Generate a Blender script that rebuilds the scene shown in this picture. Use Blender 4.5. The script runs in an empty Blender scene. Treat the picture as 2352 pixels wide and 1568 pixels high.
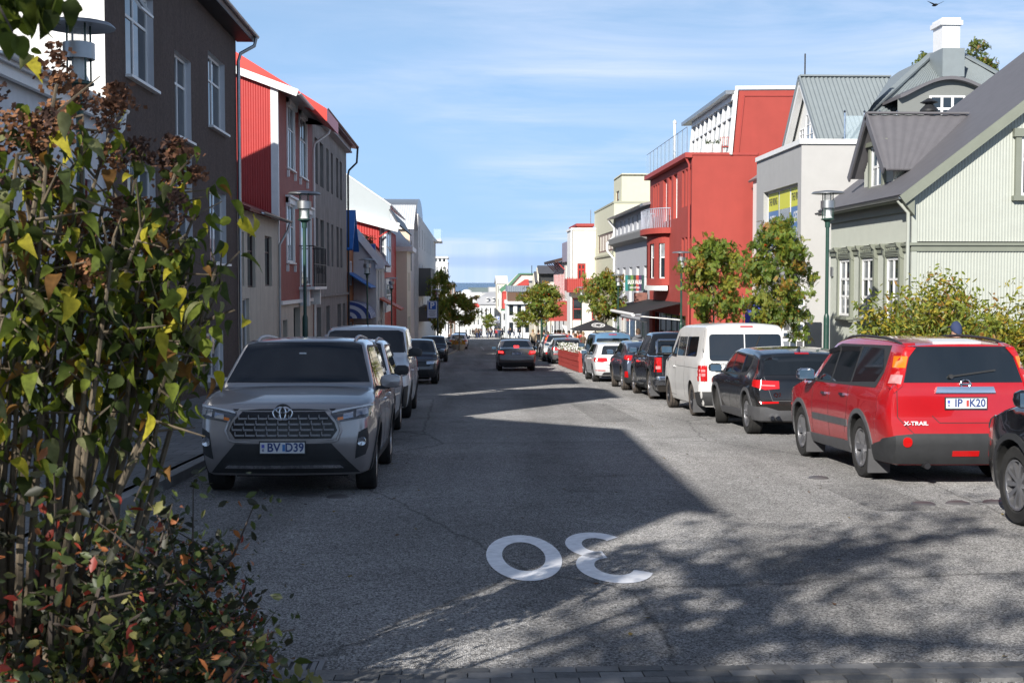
import bpy, bmesh, math, random
import numpy as np
from mathutils import Vector, Matrix
from mathutils.bvhtree import BVHTree
random.seed(7); np.random.seed(7)
R = math.radians
SC = bpy.context.scene
COL = SC.collection
# ------------------------------------------------------------------ camera, sky, sun
F = 2880.0                      # focal length, in 1/2352 of the picture width
EYE = 1.72
YAW = math.atan(108 / F)
PITCH = math.atan(136 / math.hypot(F, 108))
cd = bpy.data.cameras.new('camera'); cam = bpy.data.objects.new('camera', cd); COL.objects.link(cam)
cam.location = (0, 0, EYE); cam.rotation_euler = (R(90) - PITCH, 0, -YAW)
cd.sensor_width = 36; cd.lens = 36 * F / 2352; cd.clip_start = .1; cd.clip_end = 90000
cd.dof.use_dof = True; cd.dof.focus_distance = 24; cd.dof.aperture_fstop = 9
SC.camera = cam
SUN_AZ, SUN_EL = 28.5, 27.0     # light travels towards +Y turned 28.5 deg to +X
w = bpy.data.worlds.new("World"); SC.world = w; w.use_nodes = True
SKY_STRENGTH = .05
def build_sky():
    nt = w.node_tree; N = nt.nodes; Lk = nt.links; N.clear()
    out = N.new('ShaderNodeOutputWorld'); bg = N.new('ShaderNodeBackground'); bg.inputs['Strength'].default_value = SKY_STRENGTH
    sky = N.new('ShaderNodeTexSky'); sky.sky_type = 'NISHITA'; sky.sun_disc = False
    sky.sun_elevation = R(SUN_EL); sky.sun_rotation = R(180 + SUN_AZ)
    sky.altitude = 30; sky.air_density = .8; sky.dust_density = .1; sky.ozone_density = 3
    tc = N.new('ShaderNodeTexCoord'); sep = N.new('ShaderNodeSeparateXYZ'); Lk.new(tc.outputs['Generated'], sep.inputs[0])
    def math_(op, a, b=None, c=False):
        m = N.new('ShaderNodeMath'); m.operation = op; m.use_clamp = c
        for i, x in enumerate((a, b)):
            if x is None: continue
            if isinstance(x, (int, float)): m.inputs[i].default_value = x
            else: Lk.new(x, m.inputs[i])
        return m.outputs[0]
    zc = math_('MAXIMUM', sep.outputs['Z'], .03)
    den = math_('ADD', zc, .10)
    px = math_('DIVIDE', sep.outputs['X'], den); py = math_('DIVIDE', sep.outputs['Y'], den)
    cb = N.new('ShaderNodeCombineXYZ'); Lk.new(px, cb.inputs[0]); Lk.new(py, cb.inputs[1])
    mp = N.new('ShaderNodeMapping'); Lk.new(cb.outputs[0], mp.inputs[0])
    mp.inputs['Rotation'].default_value = (0, 0, R(28)); mp.inputs['Scale'].default_value = (.7, 1.5, 1)
    n1 = N.new('ShaderNodeTexNoise'); n1.inputs['Scale'].default_value = 1.25; n1.inputs['Detail'].default_value = 9
    n1.inputs['Roughness'].default_value = .62; n1.inputs['Distortion'].default_value = .5; Lk.new(mp.outputs[0], n1.inputs['Vector'])
    r1 = N.new('ShaderNodeMapRange'); r1.inputs[1].default_value = .38; r1.inputs[2].default_value = .70; Lk.new(n1.outputs[0], r1.inputs[0])
    mp2 = N.new('ShaderNodeMapping'); Lk.new(cb.outputs[0], mp2.inputs[0]); mp2.inputs['Location'].default_value = (3, 1, 0); mp2.inputs['Scale'].default_value = (.5, .5, 1)
    n2 = N.new('ShaderNodeTexNoise'); n2.inputs['Scale'].default_value = .9; n2.inputs['Detail'].default_value = 3; Lk.new(mp2.outputs[0], n2.inputs['Vector'])
    r2 = N.new('ShaderNodeMapRange'); r2.inputs[1].default_value = .36; r2.inputs[2].default_value = .62; Lk.new(n2.outputs[0], r2.inputs[0])
    cl = math_('MULTIPLY', r1.outputs[0], r2.outputs[0]); cl = math_('MULTIPLY', cl, 1.0, True)
    veil = math_('MULTIPLY', math_('POWER', 2.718, math_('MULTIPLY', math_('MULTIPLY', zc, zc), -7.5)), .97, True)
    mv = N.new('ShaderNodeMix'); mv.data_type = 'RGBA'; Lk.new(veil, mv.inputs['Factor']); Lk.new(sky.outputs[0], mv.inputs['A']); mv.inputs['B'].default_value = (6.6, 10.6, 16.4, 1)
    mx = N.new('ShaderNodeMix'); mx.data_type = 'RGBA'; Lk.new(cl, mx.inputs['Factor']); Lk.new(mv.outputs['Result'], mx.inputs['A']); mx.inputs['B'].default_value = (12.6, 14.0, 17.5, 1)
    # low cloud bank over the sea
    mp3 = N.new('ShaderNodeMapping'); Lk.new(tc.outputs['Generated'], mp3.inputs[0]); mp3.inputs['Scale'].default_value = (6, 6, 60)
    n3 = N.new('ShaderNodeTexNoise'); n3.inputs['Scale'].default_value = 1.0; n3.inputs['Detail'].default_value = 5; Lk.new(mp3.outputs[0], n3.inputs['Vector'])
    d3 = math_('SUBTRACT', sep.outputs['Z'], .0165); d3 = math_('ABSOLUTE', d3)
    b3 = math_('ADD', d3, math_('MULTIPLY', math_('SUBTRACT', n3.outputs[0], .5), .012))
    r3 = N.new('ShaderNodeMapRange'); r3.inputs[1].default_value = .0065; r3.inputs[2].default_value = .002; Lk.new(b3, r3.inputs[0])
    k3 = math_('MULTIPLY', r3.outputs[0], .5, True)
    mx2 = N.new('ShaderNodeMix'); mx2.data_type = 'RGBA'; Lk.new(k3, mx2.inputs['Factor']); Lk.new(mx.outputs['Result'], mx2.inputs['A']); mx2.inputs['B'].default_value = (6.0, 8.8, 13.6, 1)
    Lk.new(mx2.outputs['Result'], bg.inputs['Color']); Lk.new(bg.outputs[0], out.inputs[0])
build_sky()
sd = bpy.data.lights.new('sun', 'SUN'); sd.energy = 5.0; sd.angle = R(.5); sd.color = (1, .955, .88)
sun = bpy.data.objects.new('sun', sd); COL.objects.link(sun)
sdir = Vector((math.sin(R(SUN_AZ)) * math.cos(R(SUN_EL)), math.cos(R(SUN_AZ)) * math.cos(R(SUN_EL)), -math.sin(R(SUN_EL))))
sun.rotation_euler = sdir.to_track_quat('-Z', 'Y').to_euler(); sun.location = (-20, -30, 40)
SC.view_settings.view_transform = 'Standard'; SC.view_settings.look = 'None'; SC.view_settings.gamma = 1
SC.view_settings.use_curve_mapping = False; SC.view_settings.exposure = 0.42
SC.cycles.max_bounces = 6; SC.cycles.diffuse_bounces = 2; SC.cycles.glossy_bounces = 3; SC.cycles.transmission_bounces = 4; SC.cycles.transparent_max_bounces = 8
SC.cycles.use_denoising = True

# ------------------------------------------------------------------ geometry helpers
def gz(y):
    """height of the road at distance y down the hill"""
    if y < -30: return 1.25
    if y < 60: return -.0417 * y
    if y < 300: return -2.502 - .0365 * (y - 60)
    if y < 700: return -11.262 - .057 * (y - 300)
    return -36.0
_ct = cam.rotation_euler.to_matrix()
def ray(u, v):
    return _ct @ Vector(((u - 1176) / F, -(v - 784) / F, -1))
def PX(u, v, X=None, Y=None):
    """where the line of sight through a spot of the photograph meets a street-parallel plane X, or a cross plane Y"""
    d = ray(u, v); o = Vector((0, 0, EYE))
    return o + d * ((X / d.x) if X is not None else (Y / d.y))
def PG(u, v):
    d = ray(u, v); t = 1.0
    lo, hi = 1.0, 600.0
    for _ in range(60):
        m = (lo + hi) / 2; p = Vector((0, 0, EYE)) + d * m
        if p.z > gz(p.y): lo = m
        else: hi = m
    return Vector((0, 0, EYE)) + d * lo
def at_u(u, X):
    return PX(u, 648, X=X).y
def link(o, parent=None):
    COL.objects.link(o)
    if parent is not None: o.parent = parent
    return o
def tag(o, label=None, cat=None, group=None, kind=None):
    if label: o['label'] = label
    if cat: o['category'] = cat
    if group: o['group'] = group
    if kind: o['kind'] = kind
    return o
def empty(name, loc=(0, 0, 0), rz=0, label=None, cat=None, group=None):
    o = bpy.data.objects.new(name, None); o.location = loc; o.rotation_euler = (0, 0, rz); o.empty_display_size = .2
    link(o); return tag(o, label, cat, group)
def clone(o, parent=None):
    c = o.copy(); link(c); c.parent = parent
    for ch in list(o.children): clone(ch, c)
    return c
def mesh_obj(name, verts, faces, mats, parent=None, smooth=False, fmat=None, angle=None):
    me = bpy.data.meshes.new(name); me.from_pydata([tuple(v) for v in verts], [], faces)
    for m in (mats if isinstance(mats, (list, tuple)) else [mats]): me.materials.append(m)
    if fmat is not None: me.polygons.foreach_set('material_index', fmat)
    if smooth: me.polygons.foreach_set('use_smooth', [True] * len(me.polygons))
    me.update()
    if angle: me.set_sharp_from_angle(angle=R(angle))
    return link(bpy.data.objects.new(name, me), parent)
class MB:
    """collects shapes into one mesh"""
    def __init__(s): s.v = []; s.f = []; s.m = []; s.sm = []
    def add(s, vs, fs, mi=0, sm=False):
        b = len(s.v); s.v += [tuple(p) for p in vs]; s.f += [tuple(b + i for i in f) for f in fs]
        s.m += [mi] * len(fs); s.sm += [sm] * len(fs); return s
    def box(s, x0, x1, y0, y1, z0, z1, mi=0):
        if x0 > x1: x0, x1 = x1, x0
        if y0 > y1: y0, y1 = y1, y0
        if z0 > z1: z0, z1 = z1, z0
        v = [(x, y, z) for z in (z0, z1) for y in (y0, y1) for x in (x0, x1)]
        return s.add(v, [(0, 2, 3, 1), (4, 5, 7, 6), (0, 1, 5, 4), (2, 6, 7, 3), (0, 4, 6, 2), (1, 3, 7, 5)], mi)
    def obox(s, c, ax, ay, az, mi=0):
        """box around c with half axes ax, ay, az (vectors)"""
        c, ax, ay, az = map(Vector, (c, ax, ay, az))
        v = [c + ax * i + ay * j + az * k for k in (-1, 1) for j in (-1, 1) for i in (-1, 1)]
        return s.add(v, [(0, 2, 3, 1), (4, 5, 7, 6), (0, 1, 5, 4), (2, 6, 7, 3), (0, 4, 6, 2), (1, 3, 7, 5)], mi)
    def bar(s, a, b, wd, ht, mi=0):
        a, b = Vector(a), Vector(b); d = b - a; up = Vector((0, 0, 1))
        if abs(d.normalized().z) > .99: up = Vector((0, 1, 0))
        sx = d.cross(up).normalized(); sz = sx.cross(d).normalized()
        return s.obox((a + b) / 2, d / 2, sx * wd / 2, sz * ht / 2, mi)
    def tube(s, pts, rad, n=8, mi=0, cap=True):
        pts = [Vector(p) for p in pts]; rad = rad if isinstance(rad, (list, tuple)) else [rad] * len(pts)
        vs = []; fs = []
        t0 = (pts[1] - pts[0]).normalized(); ref = Vector((1, 0, 0)) if abs(t0.x) < .9 else Vector((0, 1, 0))
        for i, p in enumerate(pts):
            t = (pts[min(i + 1, len(pts) - 1)] - pts[max(i - 1, 0)]).normalized()
            a = t.cross(ref).normalized(); b = t.cross(a)
            for k in range(n):
                q = 2 * math.pi * k / n; vs.append(p + (a * math.cos(q) + b * math.sin(q)) * rad[i])
        for i in range(len(pts) - 1):
            for k in range(n):
                k2 = (k + 1) % n; fs.append((i * n + k, i * n + k2, (i + 1) * n + k2, (i + 1) * n + k))
        if cap: fs.append(tuple(range(n))[::-1]); fs.append(tuple((len(pts) - 1) * n + k for k in range(n)))
        return s.add(vs, fs, mi, True)
    def lathe(s, prof, n=16, c=(0, 0, 0), mi=0, axis='z'):
        vs = []; fs = []
        for r_, z_ in prof:
            for k in range(n):
                q = 2 * math.pi * k / n
                p = (r_ * math.cos(q), r_ * math.sin(q), z_) if axis == 'z' else ((z_, r_ * math.cos(q), r_ * math.sin(q)) if axis == 'x' else (r_ * math.cos(q), z_, r_ * math.sin(q)))
                vs.append((p[0] + c[0], p[1] + c[1], p[2] + c[2]))
        for i in range(len(prof) - 1):
            for k in range(n):
                k2 = (k + 1) % n; fs.append((i * n + k, i * n + k2, (i + 1) * n + k2, (i + 1) * n + k))
        return s.add(vs, fs, mi, True)
    def quad(s, a, b, c, d, mi=0): return s.add([a, b, c, d], [(0, 1, 2, 3)], mi)
    def prism(s, poly, dvec, mi=0):
        """polygon (3-d points) pushed along dvec, closed"""
        n = len(poly); dv = Vector(dvec); a = [Vector(p) for p in poly]; b = [p + dv for p in a]
        return s.add(a + b, [tuple(range(n))[::-1], tuple(range(n, 2 * n))] + [(i, (i + 1) % n, n + (i + 1) % n, n + i) for i in range(n)], mi)
    def build(s, name, mats, parent=None, smooth=None, angle=40):
        me = bpy.data.meshes.new(name); me.from_pydata(s.v, [], s.f)
        for m in (mats if isinstance(mats, (list, tuple)) else [mats]): me.materials.append(m)
        me.polygons.foreach_set('material_index', s.m)
        sm = s.sm if smooth is None else [smooth] * len(s.f)
        me.polygons.foreach_set('use_smooth', sm); me.update()
        if any(sm): me.set_sharp_from_angle(angle=R(angle))
        bm = bmesh.new(); bm.from_mesh(me); bmesh.ops.recalc_face_normals(bm, faces=bm.faces); bm.to_mesh(me); bm.free()
        return link(bpy.data.objects.new(name, me), parent)
def text_mesh(body, size=1, sx=1, bold=.0, ext=0.0):
    cu = bpy.data.curves.new('lettering', 'FONT'); cu.body = body; cu.size = size; cu.align_x = 'CENTER'; cu.align_y = 'CENTER'; cu.offset = bold; cu.extrude = ext; cu.resolution_u = 3
    o = bpy.data.objects.new('tmp', cu); COL.objects.link(o); dg = bpy.context.evaluated_depsgraph_get()
    me = bpy.data.meshes.new_from_object(o.evaluated_get(dg)); bpy.data.objects.remove(o); bpy.data.curves.remove(cu)
    me.transform(Matrix.Diagonal((sx, 1, 1, 1))); me.materials.clear(); return me
def put_text(name, body, mat_, loc, xdir, updir, size, sx=1, bold=0, parent=None):
    me = text_mesh(body, size, sx, bold); me.materials.append(mat_)
    x = Vector(xdir).normalized(); u = Vector(updir).normalized(); n = x.cross(u)
    m = Matrix((x, u, n)).transposed().to_4x4(); m.translation = Vector(loc); me.transform(m)
    return link(bpy.data.objects.new(name, me), parent)

# ------------------------------------------------------------------ materials
MATS = {}
def mat(name, col, rough=.7, metal=0, var=.0, vscale=3.0, bump=0, bscale=40, coat=0, spec=.5, stain=0, trans=0, sheen=0):
    if name in MATS: return MATS[name]
    m = bpy.data.materials.new(name); m.use_nodes = True; nt = m.node_tree; N = nt.nodes; b = N['Principled BSDF']
    b.inputs['Base Color'].default_value = (*col, 1); b.inputs['Roughness'].default_value = rough; b.inputs['Metallic'].default_value = metal
    b.inputs['Specular IOR Level'].default_value = spec; b.inputs['Coat Weight'].default_value = coat; b.inputs['Coat Roughness'].default_value = .03
    if var or stain or bump:
        tc = N.new('ShaderNodeTexCoord'); geo = N.new('ShaderNodeNewGeometry')
    cur = None
    if var:
        n = N.new('ShaderNodeTexNoise'); n.inputs['Scale'].default_value = vscale; n.inputs['Detail'].default_value = 6; n.inputs['Roughness'].default_value = .6
        nt.links.new(geo.outputs['Position'], n.inputs['Vector'])
        mr = N.new('ShaderNodeMapRange'); mr.inputs[1].default_value = .3; mr.inputs[2].default_value = .7; mr.inputs[3].default_value = 1 - var; mr.inputs[4].default_value = 1 + var
        nt.links.new(n.outputs[0], mr.inputs[0])
        hv = N.new('ShaderNodeHueSaturation'); hv.inputs['Color'].default_value = (*col, 1); nt.links.new(mr.outputs[0], hv.inputs['Value']); cur = hv.outputs[0]
    if stain:
        mp = N.new('ShaderNodeMapping'); mp.inputs['Scale'].default_value = (2.2, 2.2, .22); nt.links.new(geo.outputs['Position'], mp.inputs[0])
        n = N.new('ShaderNodeTexNoise'); n.inputs['Scale'].default_value = 1.6; n.inputs['Detail'].default_value = 7; nt.links.new(mp.outputs[0], n.inputs['Vector'])
        mr = N.new('ShaderNodeMapRange'); mr.inputs[1].default_value = .45; mr.inputs[2].default_value = .75; mr.inputs[3].default_value = 0; mr.inputs[4].default_value = stain
        nt.links.new(n.outputs[0], mr.inputs[0])
        mx = N.new('ShaderNodeMix'); mx.data_type = 'RGBA'; nt.links.new(mr.outputs[0], mx.inputs['Factor'])
        if cur: nt.links.new(cur, mx.inputs['A'])
        else: mx.inputs['A'].default_value = (*col, 1)
        mx.inputs['B'].default_value = (col[0] * .45, col[1] * .43, col[2] * .4, 1); cur = mx.outputs['Result']
    if cur: nt.links.new(cur, b.inputs['Base Color'])
    if bump:
        n = N.new('ShaderNodeTexNoise'); n.inputs['Scale'].default_value = bscale; n.inputs['Detail'].default_value = 4; nt.links.new(geo.outputs['Position'], n.inputs['Vector'])
        bp = N.new('ShaderNodeBump'); bp.inputs['Strength'].default_value = bump; bp.inputs['Distance'].default_value = .02; nt.links.new(n.outputs[0], bp.inputs['Height']); nt.links.new(bp.outputs[0], b.inputs['Normal'])
    if trans:
        out = N['Material Output']; tl = N.new('ShaderNodeBsdfTranslucent'); ms = N.new('ShaderNodeMixShader'); ms.inputs[0].default_value = trans
        c2 = [min(1, c * 1.5) for c in col]; tl.inputs[0].default_value = (c2[0], c2[1], c2[2] * .6, 1)
        nt.links.new(b.outputs[0], ms.inputs[1]); nt.links.new(tl.outputs[0], ms.inputs[2]); nt.links.new(ms.outputs[0], out.inputs[0])
    MATS[name] = m; return m
def emit(name, col, st):
    m = mat(name, col, .3); b = m.node_tree.nodes['Principled BSDF']; b.inputs['Emission Color'].default_value = (*col, 1); b.inputs['Emission Strength'].default_value = st; return m
def asphalt():
    m = bpy.data.materials.new('asphalt'); m.use_nodes = True; nt = m.node_tree; N = nt.nodes; Lk = nt.links; b = N['Principled BSDF']
    g = N.new('ShaderNodeNewGeometry')
    def noise(sc, det, ro=.6, mp=None):
        n = N.new('ShaderNodeTexNoise'); n.inputs['Scale'].default_value = sc; n.inputs['Detail'].default_value = det; n.inputs['Roughness'].default_value = ro
        if mp: k = N.new('ShaderNodeMapping'); k.inputs['Scale'].default_value = mp; Lk.new(g.outputs['Position'], k.inputs[0]); Lk.new(k.outputs[0], n.inputs['Vector'])
        else: Lk.new(g.outputs['Position'], n.inputs['Vector'])
        return n.outputs[0]
    def mr(x, a, b_, c, d):
        k = N.new('ShaderNodeMapRange'); k.inputs[1].default_value = a; k.inputs[2].default_value = b_; k.inputs[3].default_value = c; k.inputs[4].default_value = d; Lk.new(x, k.inputs[0]); return k.outputs[0]
    def mul(a, b_):
        k = N.new('ShaderNodeMath'); k.operation = 'MULTIPLY'; Lk.new(a, k.inputs[0]); Lk.new(b_, k.inputs[1]); return k.outputs[0]
    v = N.new('ShaderNodeTexVoronoi'); v.inputs['Scale'].default_value = 95; Lk.new(g.outputs['Position'], v.inputs['Vector'])
    sp = N.new('ShaderNodeSeparateColor'); Lk.new(v.outputs['Color'], sp.inputs[0])
    chips = mr(sp.outputs[0], .0, 1, .3, 1.8)
    fine = mr(noise(130, 2), .3, .7, .6, 1.4)
    mid = mr(noise(9, 6, .7), .3, .7, .84, 1.16)
    big = mr(noise(.5, 5), .3, .7, .8, 1.14)
    lane = mr(noise(1, 3, .5, (.9, .03, 1)), .38, .62, .78, 1.14)
    stain = mr(noise(.75, 6, .65), .60, .72, 1, .72)
    t = mul(mul(mul(mul(chips, fine), mid), mul(big, lane)), stain)
    base = N.new('ShaderNodeCombineColor')
    for i, k in enumerate((.262, .256, .252)):
        x = N.new('ShaderNodeMath'); x.operation = 'MULTIPLY'; x.inputs[1].default_value = k; Lk.new(t, x.inputs[0]); Lk.new(x.outputs[0], base.inputs[i])
    # dark sealed joints and cracks
    vc = N.new('ShaderNodeTexVoronoi'); vc.feature = 'DISTANCE_TO_EDGE'; vc.inputs['Scale'].default_value = .16
    km = N.new('ShaderNodeMapping'); km.inputs['Scale'].default_value = (1.6, .7, 1); Lk.new(g.outputs['Position'], km.inputs[0])
    dn = N.new('ShaderNodeTexNoise'); dn.inputs['Scale'].default_value = 1.7; dn.inputs['Detail'].default_value = 5; Lk.new(g.outputs['Position'], dn.inputs['Vector'])
    av = N.new('ShaderNodeMix'); av.data_type = 'VECTOR'; av.inputs['Factor'].default_value = .25; Lk.new(km.outputs[0], av.inputs['A']); Lk.new(dn.outputs['Color'], av.inputs['B'])
    Lk.new(av.outputs['Result'], vc.inputs['Vector'])
    cr = mr(vc.outputs['Distance'], .0, .0045, .55, 1)
    mx = N.new('ShaderNodeMix'); mx.data_type = 'RGBA'; mx.blend_type = 'MULTIPLY'; mx.inputs['Factor'].default_value = 1; Lk.new(base.outputs[0], mx.inputs['A']); Lk.new(cr, mx.inputs['B'])
    Lk.new(mx.outputs['Result'], b.inputs['Base Color']); b.inputs['Roughness'].default_value = .9; b.inputs['Specular IOR Level'].default_value = .15; b.inputs['Diffuse Roughness'].default_value = 1.0
    bp = N.new('ShaderNodeBump'); bp.inputs['Strength'].default_value = 1; bp.inputs['Distance'].default_value = .012; Lk.new(v.outputs['Distance'], bp.inputs['Height']); Lk.new(bp.outputs[0], b.inputs['Normal'])
    return m
M_ASPH = asphalt()
M_WHITE = mat('white_paint', (.8, .8, .79), .5, var=.05, vscale=4)
M_GLASS = mat('window_glass', (.02, .028, .035), .04, spec=.9, var=.5, vscale=.8)
M_GLASSW = mat('curtained_glass', (.28, .3, .32), .08, spec=.9, var=.5, vscale=1.6)
M_RUBBER = mat('rubber', (.018, .018, .018), .75, var=.3, vscale=9)
M_BLACK = mat('black_plastic', (.022, .023, .025), .55, var=.2, vscale=6)
M_CHROME = mat('chrome', (.75, .76, .78), .12, metal=1)
M_STEEL = mat('grey_steel', (.35, .36, .37), .4, metal=.8, var=.15)
M_GREENPOLE = mat('dark_green_paint', (.02, .06, .045), .35, var=.15, vscale=5)
M_PANEEDGE = mat('clear_glass_panel', (.55, .68, .75), .05)
_b = M_PANEEDGE.node_tree.nodes['Principled BSDF']; _b.inputs['Alpha'].default_value = .28
# ------------------------------------------------------------------ ground, road, pavements, sea
def strip(name, ys, xl, xr, dz, mat_, nx=2, label=None, kind='structure', thick=0):
    vs = []; fs = []
    for y in ys:
        a, b = xl(y), xr(y)
        for i in range(nx + 1): vs.append((a + (b - a) * i / nx, y, gz(y) + dz))
    for j in range(len(ys) - 1):
        for i in range(nx): k = j * (nx + 1) + i; fs.append((k, k + 1, k + nx + 2, k + nx + 1))
    o = mesh_obj(name, vs, fs, mat_); tag(o, label, None, None, kind); return o
def lerp_tab(tab, x):
    if x <= tab[0][0]: return tab[0][1]
    for (a, va), (b, vb) in zip(tab, tab[1:]):
        if x <= b: return va + (vb - va) * (x - a) / (b - a) if b > a else vb
    return tab[-1][1]
KL = [(-40, -3.4), (84, -3.4), (87, -1.5), (112, -.75), (150, -.9), (156, -2.8), (320, -2.8)]
KR = [(-40, 6.75), (79, 6.75), (81, 5.35), (100, 5.3), (103, 6.6), (320, 6.6)]
YS = [-40, -20, 0, 20, 40, 60, 79, 81, 84, 87, 100, 103, 112, 130, 150, 156, 180, 240, 300]
M_EARTH = mat('earth', (.09, .075, .05), .95, var=.3, vscale=2)
M_CITYG = mat('town_ground', (.12, .12, .12), .9, var=.3, vscale=.1)
ty = [-60, -30, 0, 60, 150, 300, 450, 700, 720]
vs = [(x, y, gz(y) - .05) for y in ty for x in (-420, -40, 40, 420)]
fs = [(j * 4 + i, j * 4 + i + 1, j * 4 + i + 5, j * 4 + i + 4) for j in range(len(ty) - 1) for i in range(3)]
tag(mesh_obj('ground', vs, fs, M_CITYG), 'town ground under the street and the houses', kind='structure')
def sea_mat():
    m = mat('sea_water', (.012, .05, .11), .22, spec=.5); nt = m.node_tree; N = nt.nodes; g = N.new('ShaderNodeNewGeometry')
    n = N.new('ShaderNodeTexNoise'); n.inputs['Scale'].default_value = .03; n.inputs['Detail'].default_value = 8; nt.links.new(g.outputs['Position'], n.inputs['Vector'])
    b = N.new('ShaderNodeBump'); b.inputs['Strength'].default_value = 1; b.inputs['Distance'].default_value = 14; nt.links.new(n.outputs[0], b.inputs['Height']); nt.links.new(b.outputs[0], N['Principled BSDF'].inputs['Normal']); return m
tag(mesh_obj('sea', [(-30000, 690, -35), (30000, 690, -35), (30000, 70000, -35), (-30000, 70000, -35)], [(0, 1, 2, 3)], sea_mat()), 'dark blue bay at the foot of the hill', kind='structure')
road = strip('road', YS + [310], lambda y: -3.6 if y < 84 else lerp_tab(KL, y) - .2, lambda y: lerp_tab(KR, y) + .2, 0, M_ASPH, 8, 'grey chip-sealed street running downhill to the sea')
# pavements with slab surfaces
def slabs_mat(name, col, sx, sy):
    m = mat(name, col, .85, var=.18, vscale=1.2, bump=.3, bscale=60); nt = m.node_tree; N = nt.nodes; b = N['Principled BSDF']
    src = b.inputs['Base Color'].links[0].from_socket; g = N.new('ShaderNodeNewGeometry'); br = N.new('ShaderNodeTexBrick')
    br.inputs['Scale'].default_value = 1; br.inputs['Brick Width'].default_value = sx; br.inputs['Row Height'].default_value = sy; br.inputs['Mortar Size'].default_value = .008
    br.inputs['Color1'].default_value = (1, 1, 1, 1); br.inputs['Color2'].default_value = (.82, .82, .82, 1); br.inputs['Mortar'].default_value = (.4, .4, .4, 1)
    nt.links.new(g.outputs['Position'], br.inputs['Vector']); mx = N.new('ShaderNodeMix'); mx.data_type = 'RGBA'; mx.blend_type = 'MULTIPLY'; mx.inputs['Factor'].default_value = 1
    nt.links.new(src, mx.inputs['A']); nt.links.new(br.outputs[0], mx.inputs['B']); nt.links.new(mx.outputs['Result'], b.inputs['Base Color']); return m
M_SLAB = slabs_mat('pavement_slabs', (.2, .2, .2), .4, .4)
M_KERB = mat('kerb_stone', (.24, .235, .23), .8, var=.2, vscale=3, bump=.3)
XL, XR = -6.9, 11.0
strip('pavement', [6.05] + [y for y in YS if y > 6] + [310], lambda y: XL - .3 if y > 8.0 else -7.2, lambda y: lerp_tab(KL, y) - .15, .12, M_SLAB, 2, 'dark slab pavement along the shaded left houses')
strip('pavement', YS + [310], lambda y: lerp_tab(KR, y) + .15, lambda y: XR + 6 if y < 31 else XR + .3, .12, M_SLAB, 2, 'wide pavement along the sunny houses with trees and lamps')
def kerb(tab, sgn, y0, label):
    root = empty('kerb', (0, 0, 0)); tag(root, label, kind='structure')
    ys = [y0]
    while ys[-1] < 60: ys.append(ys[-1] + 1.0)
    for a, b in zip(ys, ys[1:]):
        xa, xb = lerp_tab(tab, a), lerp_tab(tab, b); m = MB(); e = .006
        p = [(xa - .075, a + e, gz(a) - .1), (xa + .075, a + e, gz(a) - .1), (xb + .075, b - e, gz(b) - .1), (xb - .075, b - e, gz(b) - .1)]
        m.prism(p, (0, 0, .224 + random.uniform(-.003, .003))); m.build('kerb_stone', M_KERB, root)
    yl = sorted(set([60.0] + [t[0] for t in tab if t[0] > 60 and t[0] < 300] + [300.0])); m = MB()
    for a, b in zip(yl, yl[1:]):
        xa, xb = lerp_tab(tab, a), lerp_tab(tab, b)
        m.prism([(xa - .075, a, gz(a) - .1), (xa + .075, a, gz(a) - .1), (xb + .075, b, gz(b) - .1), (xb - .075, b, gz(b) - .1)], (0, 0, .224))
    o = m.build('kerb_run', M_KERB, root); o['kind'] = 'stuff'
kerb(KL, -1, 6.2, 'grey stone kerb of the shaded pavement'); kerb(KR, 1, 4, 'grey stone kerb of the sunny pavement')
# paved crossing at the camera's feet
pv = empty('paved_crossing'); tag(pv, 'dark paving stones across the very bottom of the street', kind='structure')
M_PAVER = [mat('paver_%s' % n, c, .85, var=.2, vscale=8, bump=.4) for n, c in (('dark', (.1, .1, .1)), ('mid', (.15, .145, .14)), ('light', (.2, .195, .19)))]
pm = []
for k in range(3):
    b = MB(); b.box(-.107, .107, -.049, .049, 0, .05); o = b.build('paver', M_PAVER[k], pv); pm.append(o.data)
    o.location = (-2.1 - k * .22, 6.2, gz(6.2) - .03)
for j in range(3):
    for i in range(34):
        y = 6.27 - j * .103; x = -1.75 + i * .22 + (.11 if j % 2 else 0)
        o = bpy.data.objects.new('paver', random.choice(pm)); link(o, pv); o.location = (x, y, gz(y) - .03 + random.uniform(-.003, .003)); o.rotation_euler = (-.0417, 0, random.uniform(-.02, .02))
# painted 30 (to be read from the other end of the street)
def ring(cx, cy, rx, ry, t, tx, a0, a1, n=40):
    v = []; f = []
    for i in range(n + 1):
        a = a0 + (a1 - a0) * i / n
        for s in (0, 1):
            x = cx + (rx - s * tx) * math.cos(a); y = cy + (ry - s * t) * math.sin(a); v.append((x, y, gz(y) + .005))
        if i: k = 2 * i; f.append((k - 2, k - 1, k + 1, k))
    return v, f
mk = empty('road_marking', (0, 0, 0)); tag(mk, 'big white 30 painted on the grey asphalt, upside down to the viewer', kind='structure')
M_LINE = mat('road_paint', (.8, .8, .82), .6, var=.16, vscale=12)
p0a, p0b = PG(1117, 1282), PG(1291, 1282); yt, yb = PG(1203, 1229).y, PG(1203, 1335).y
v, f = ring((p0a.x + p0b.x) / 2, (yt + yb) / 2, (p0b.x - p0a.x) / 2, (yt - yb) / 2, .37, .125, 0, 2 * math.pi)
mesh_obj('digit', v, f, M_LINE, mk)
q0, q1 = PG(1310, 1282).x, PG(1486, 1282).x; m3 = MB(); ym = (yt + yb) / 2; rx = (q1 - q0)
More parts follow.
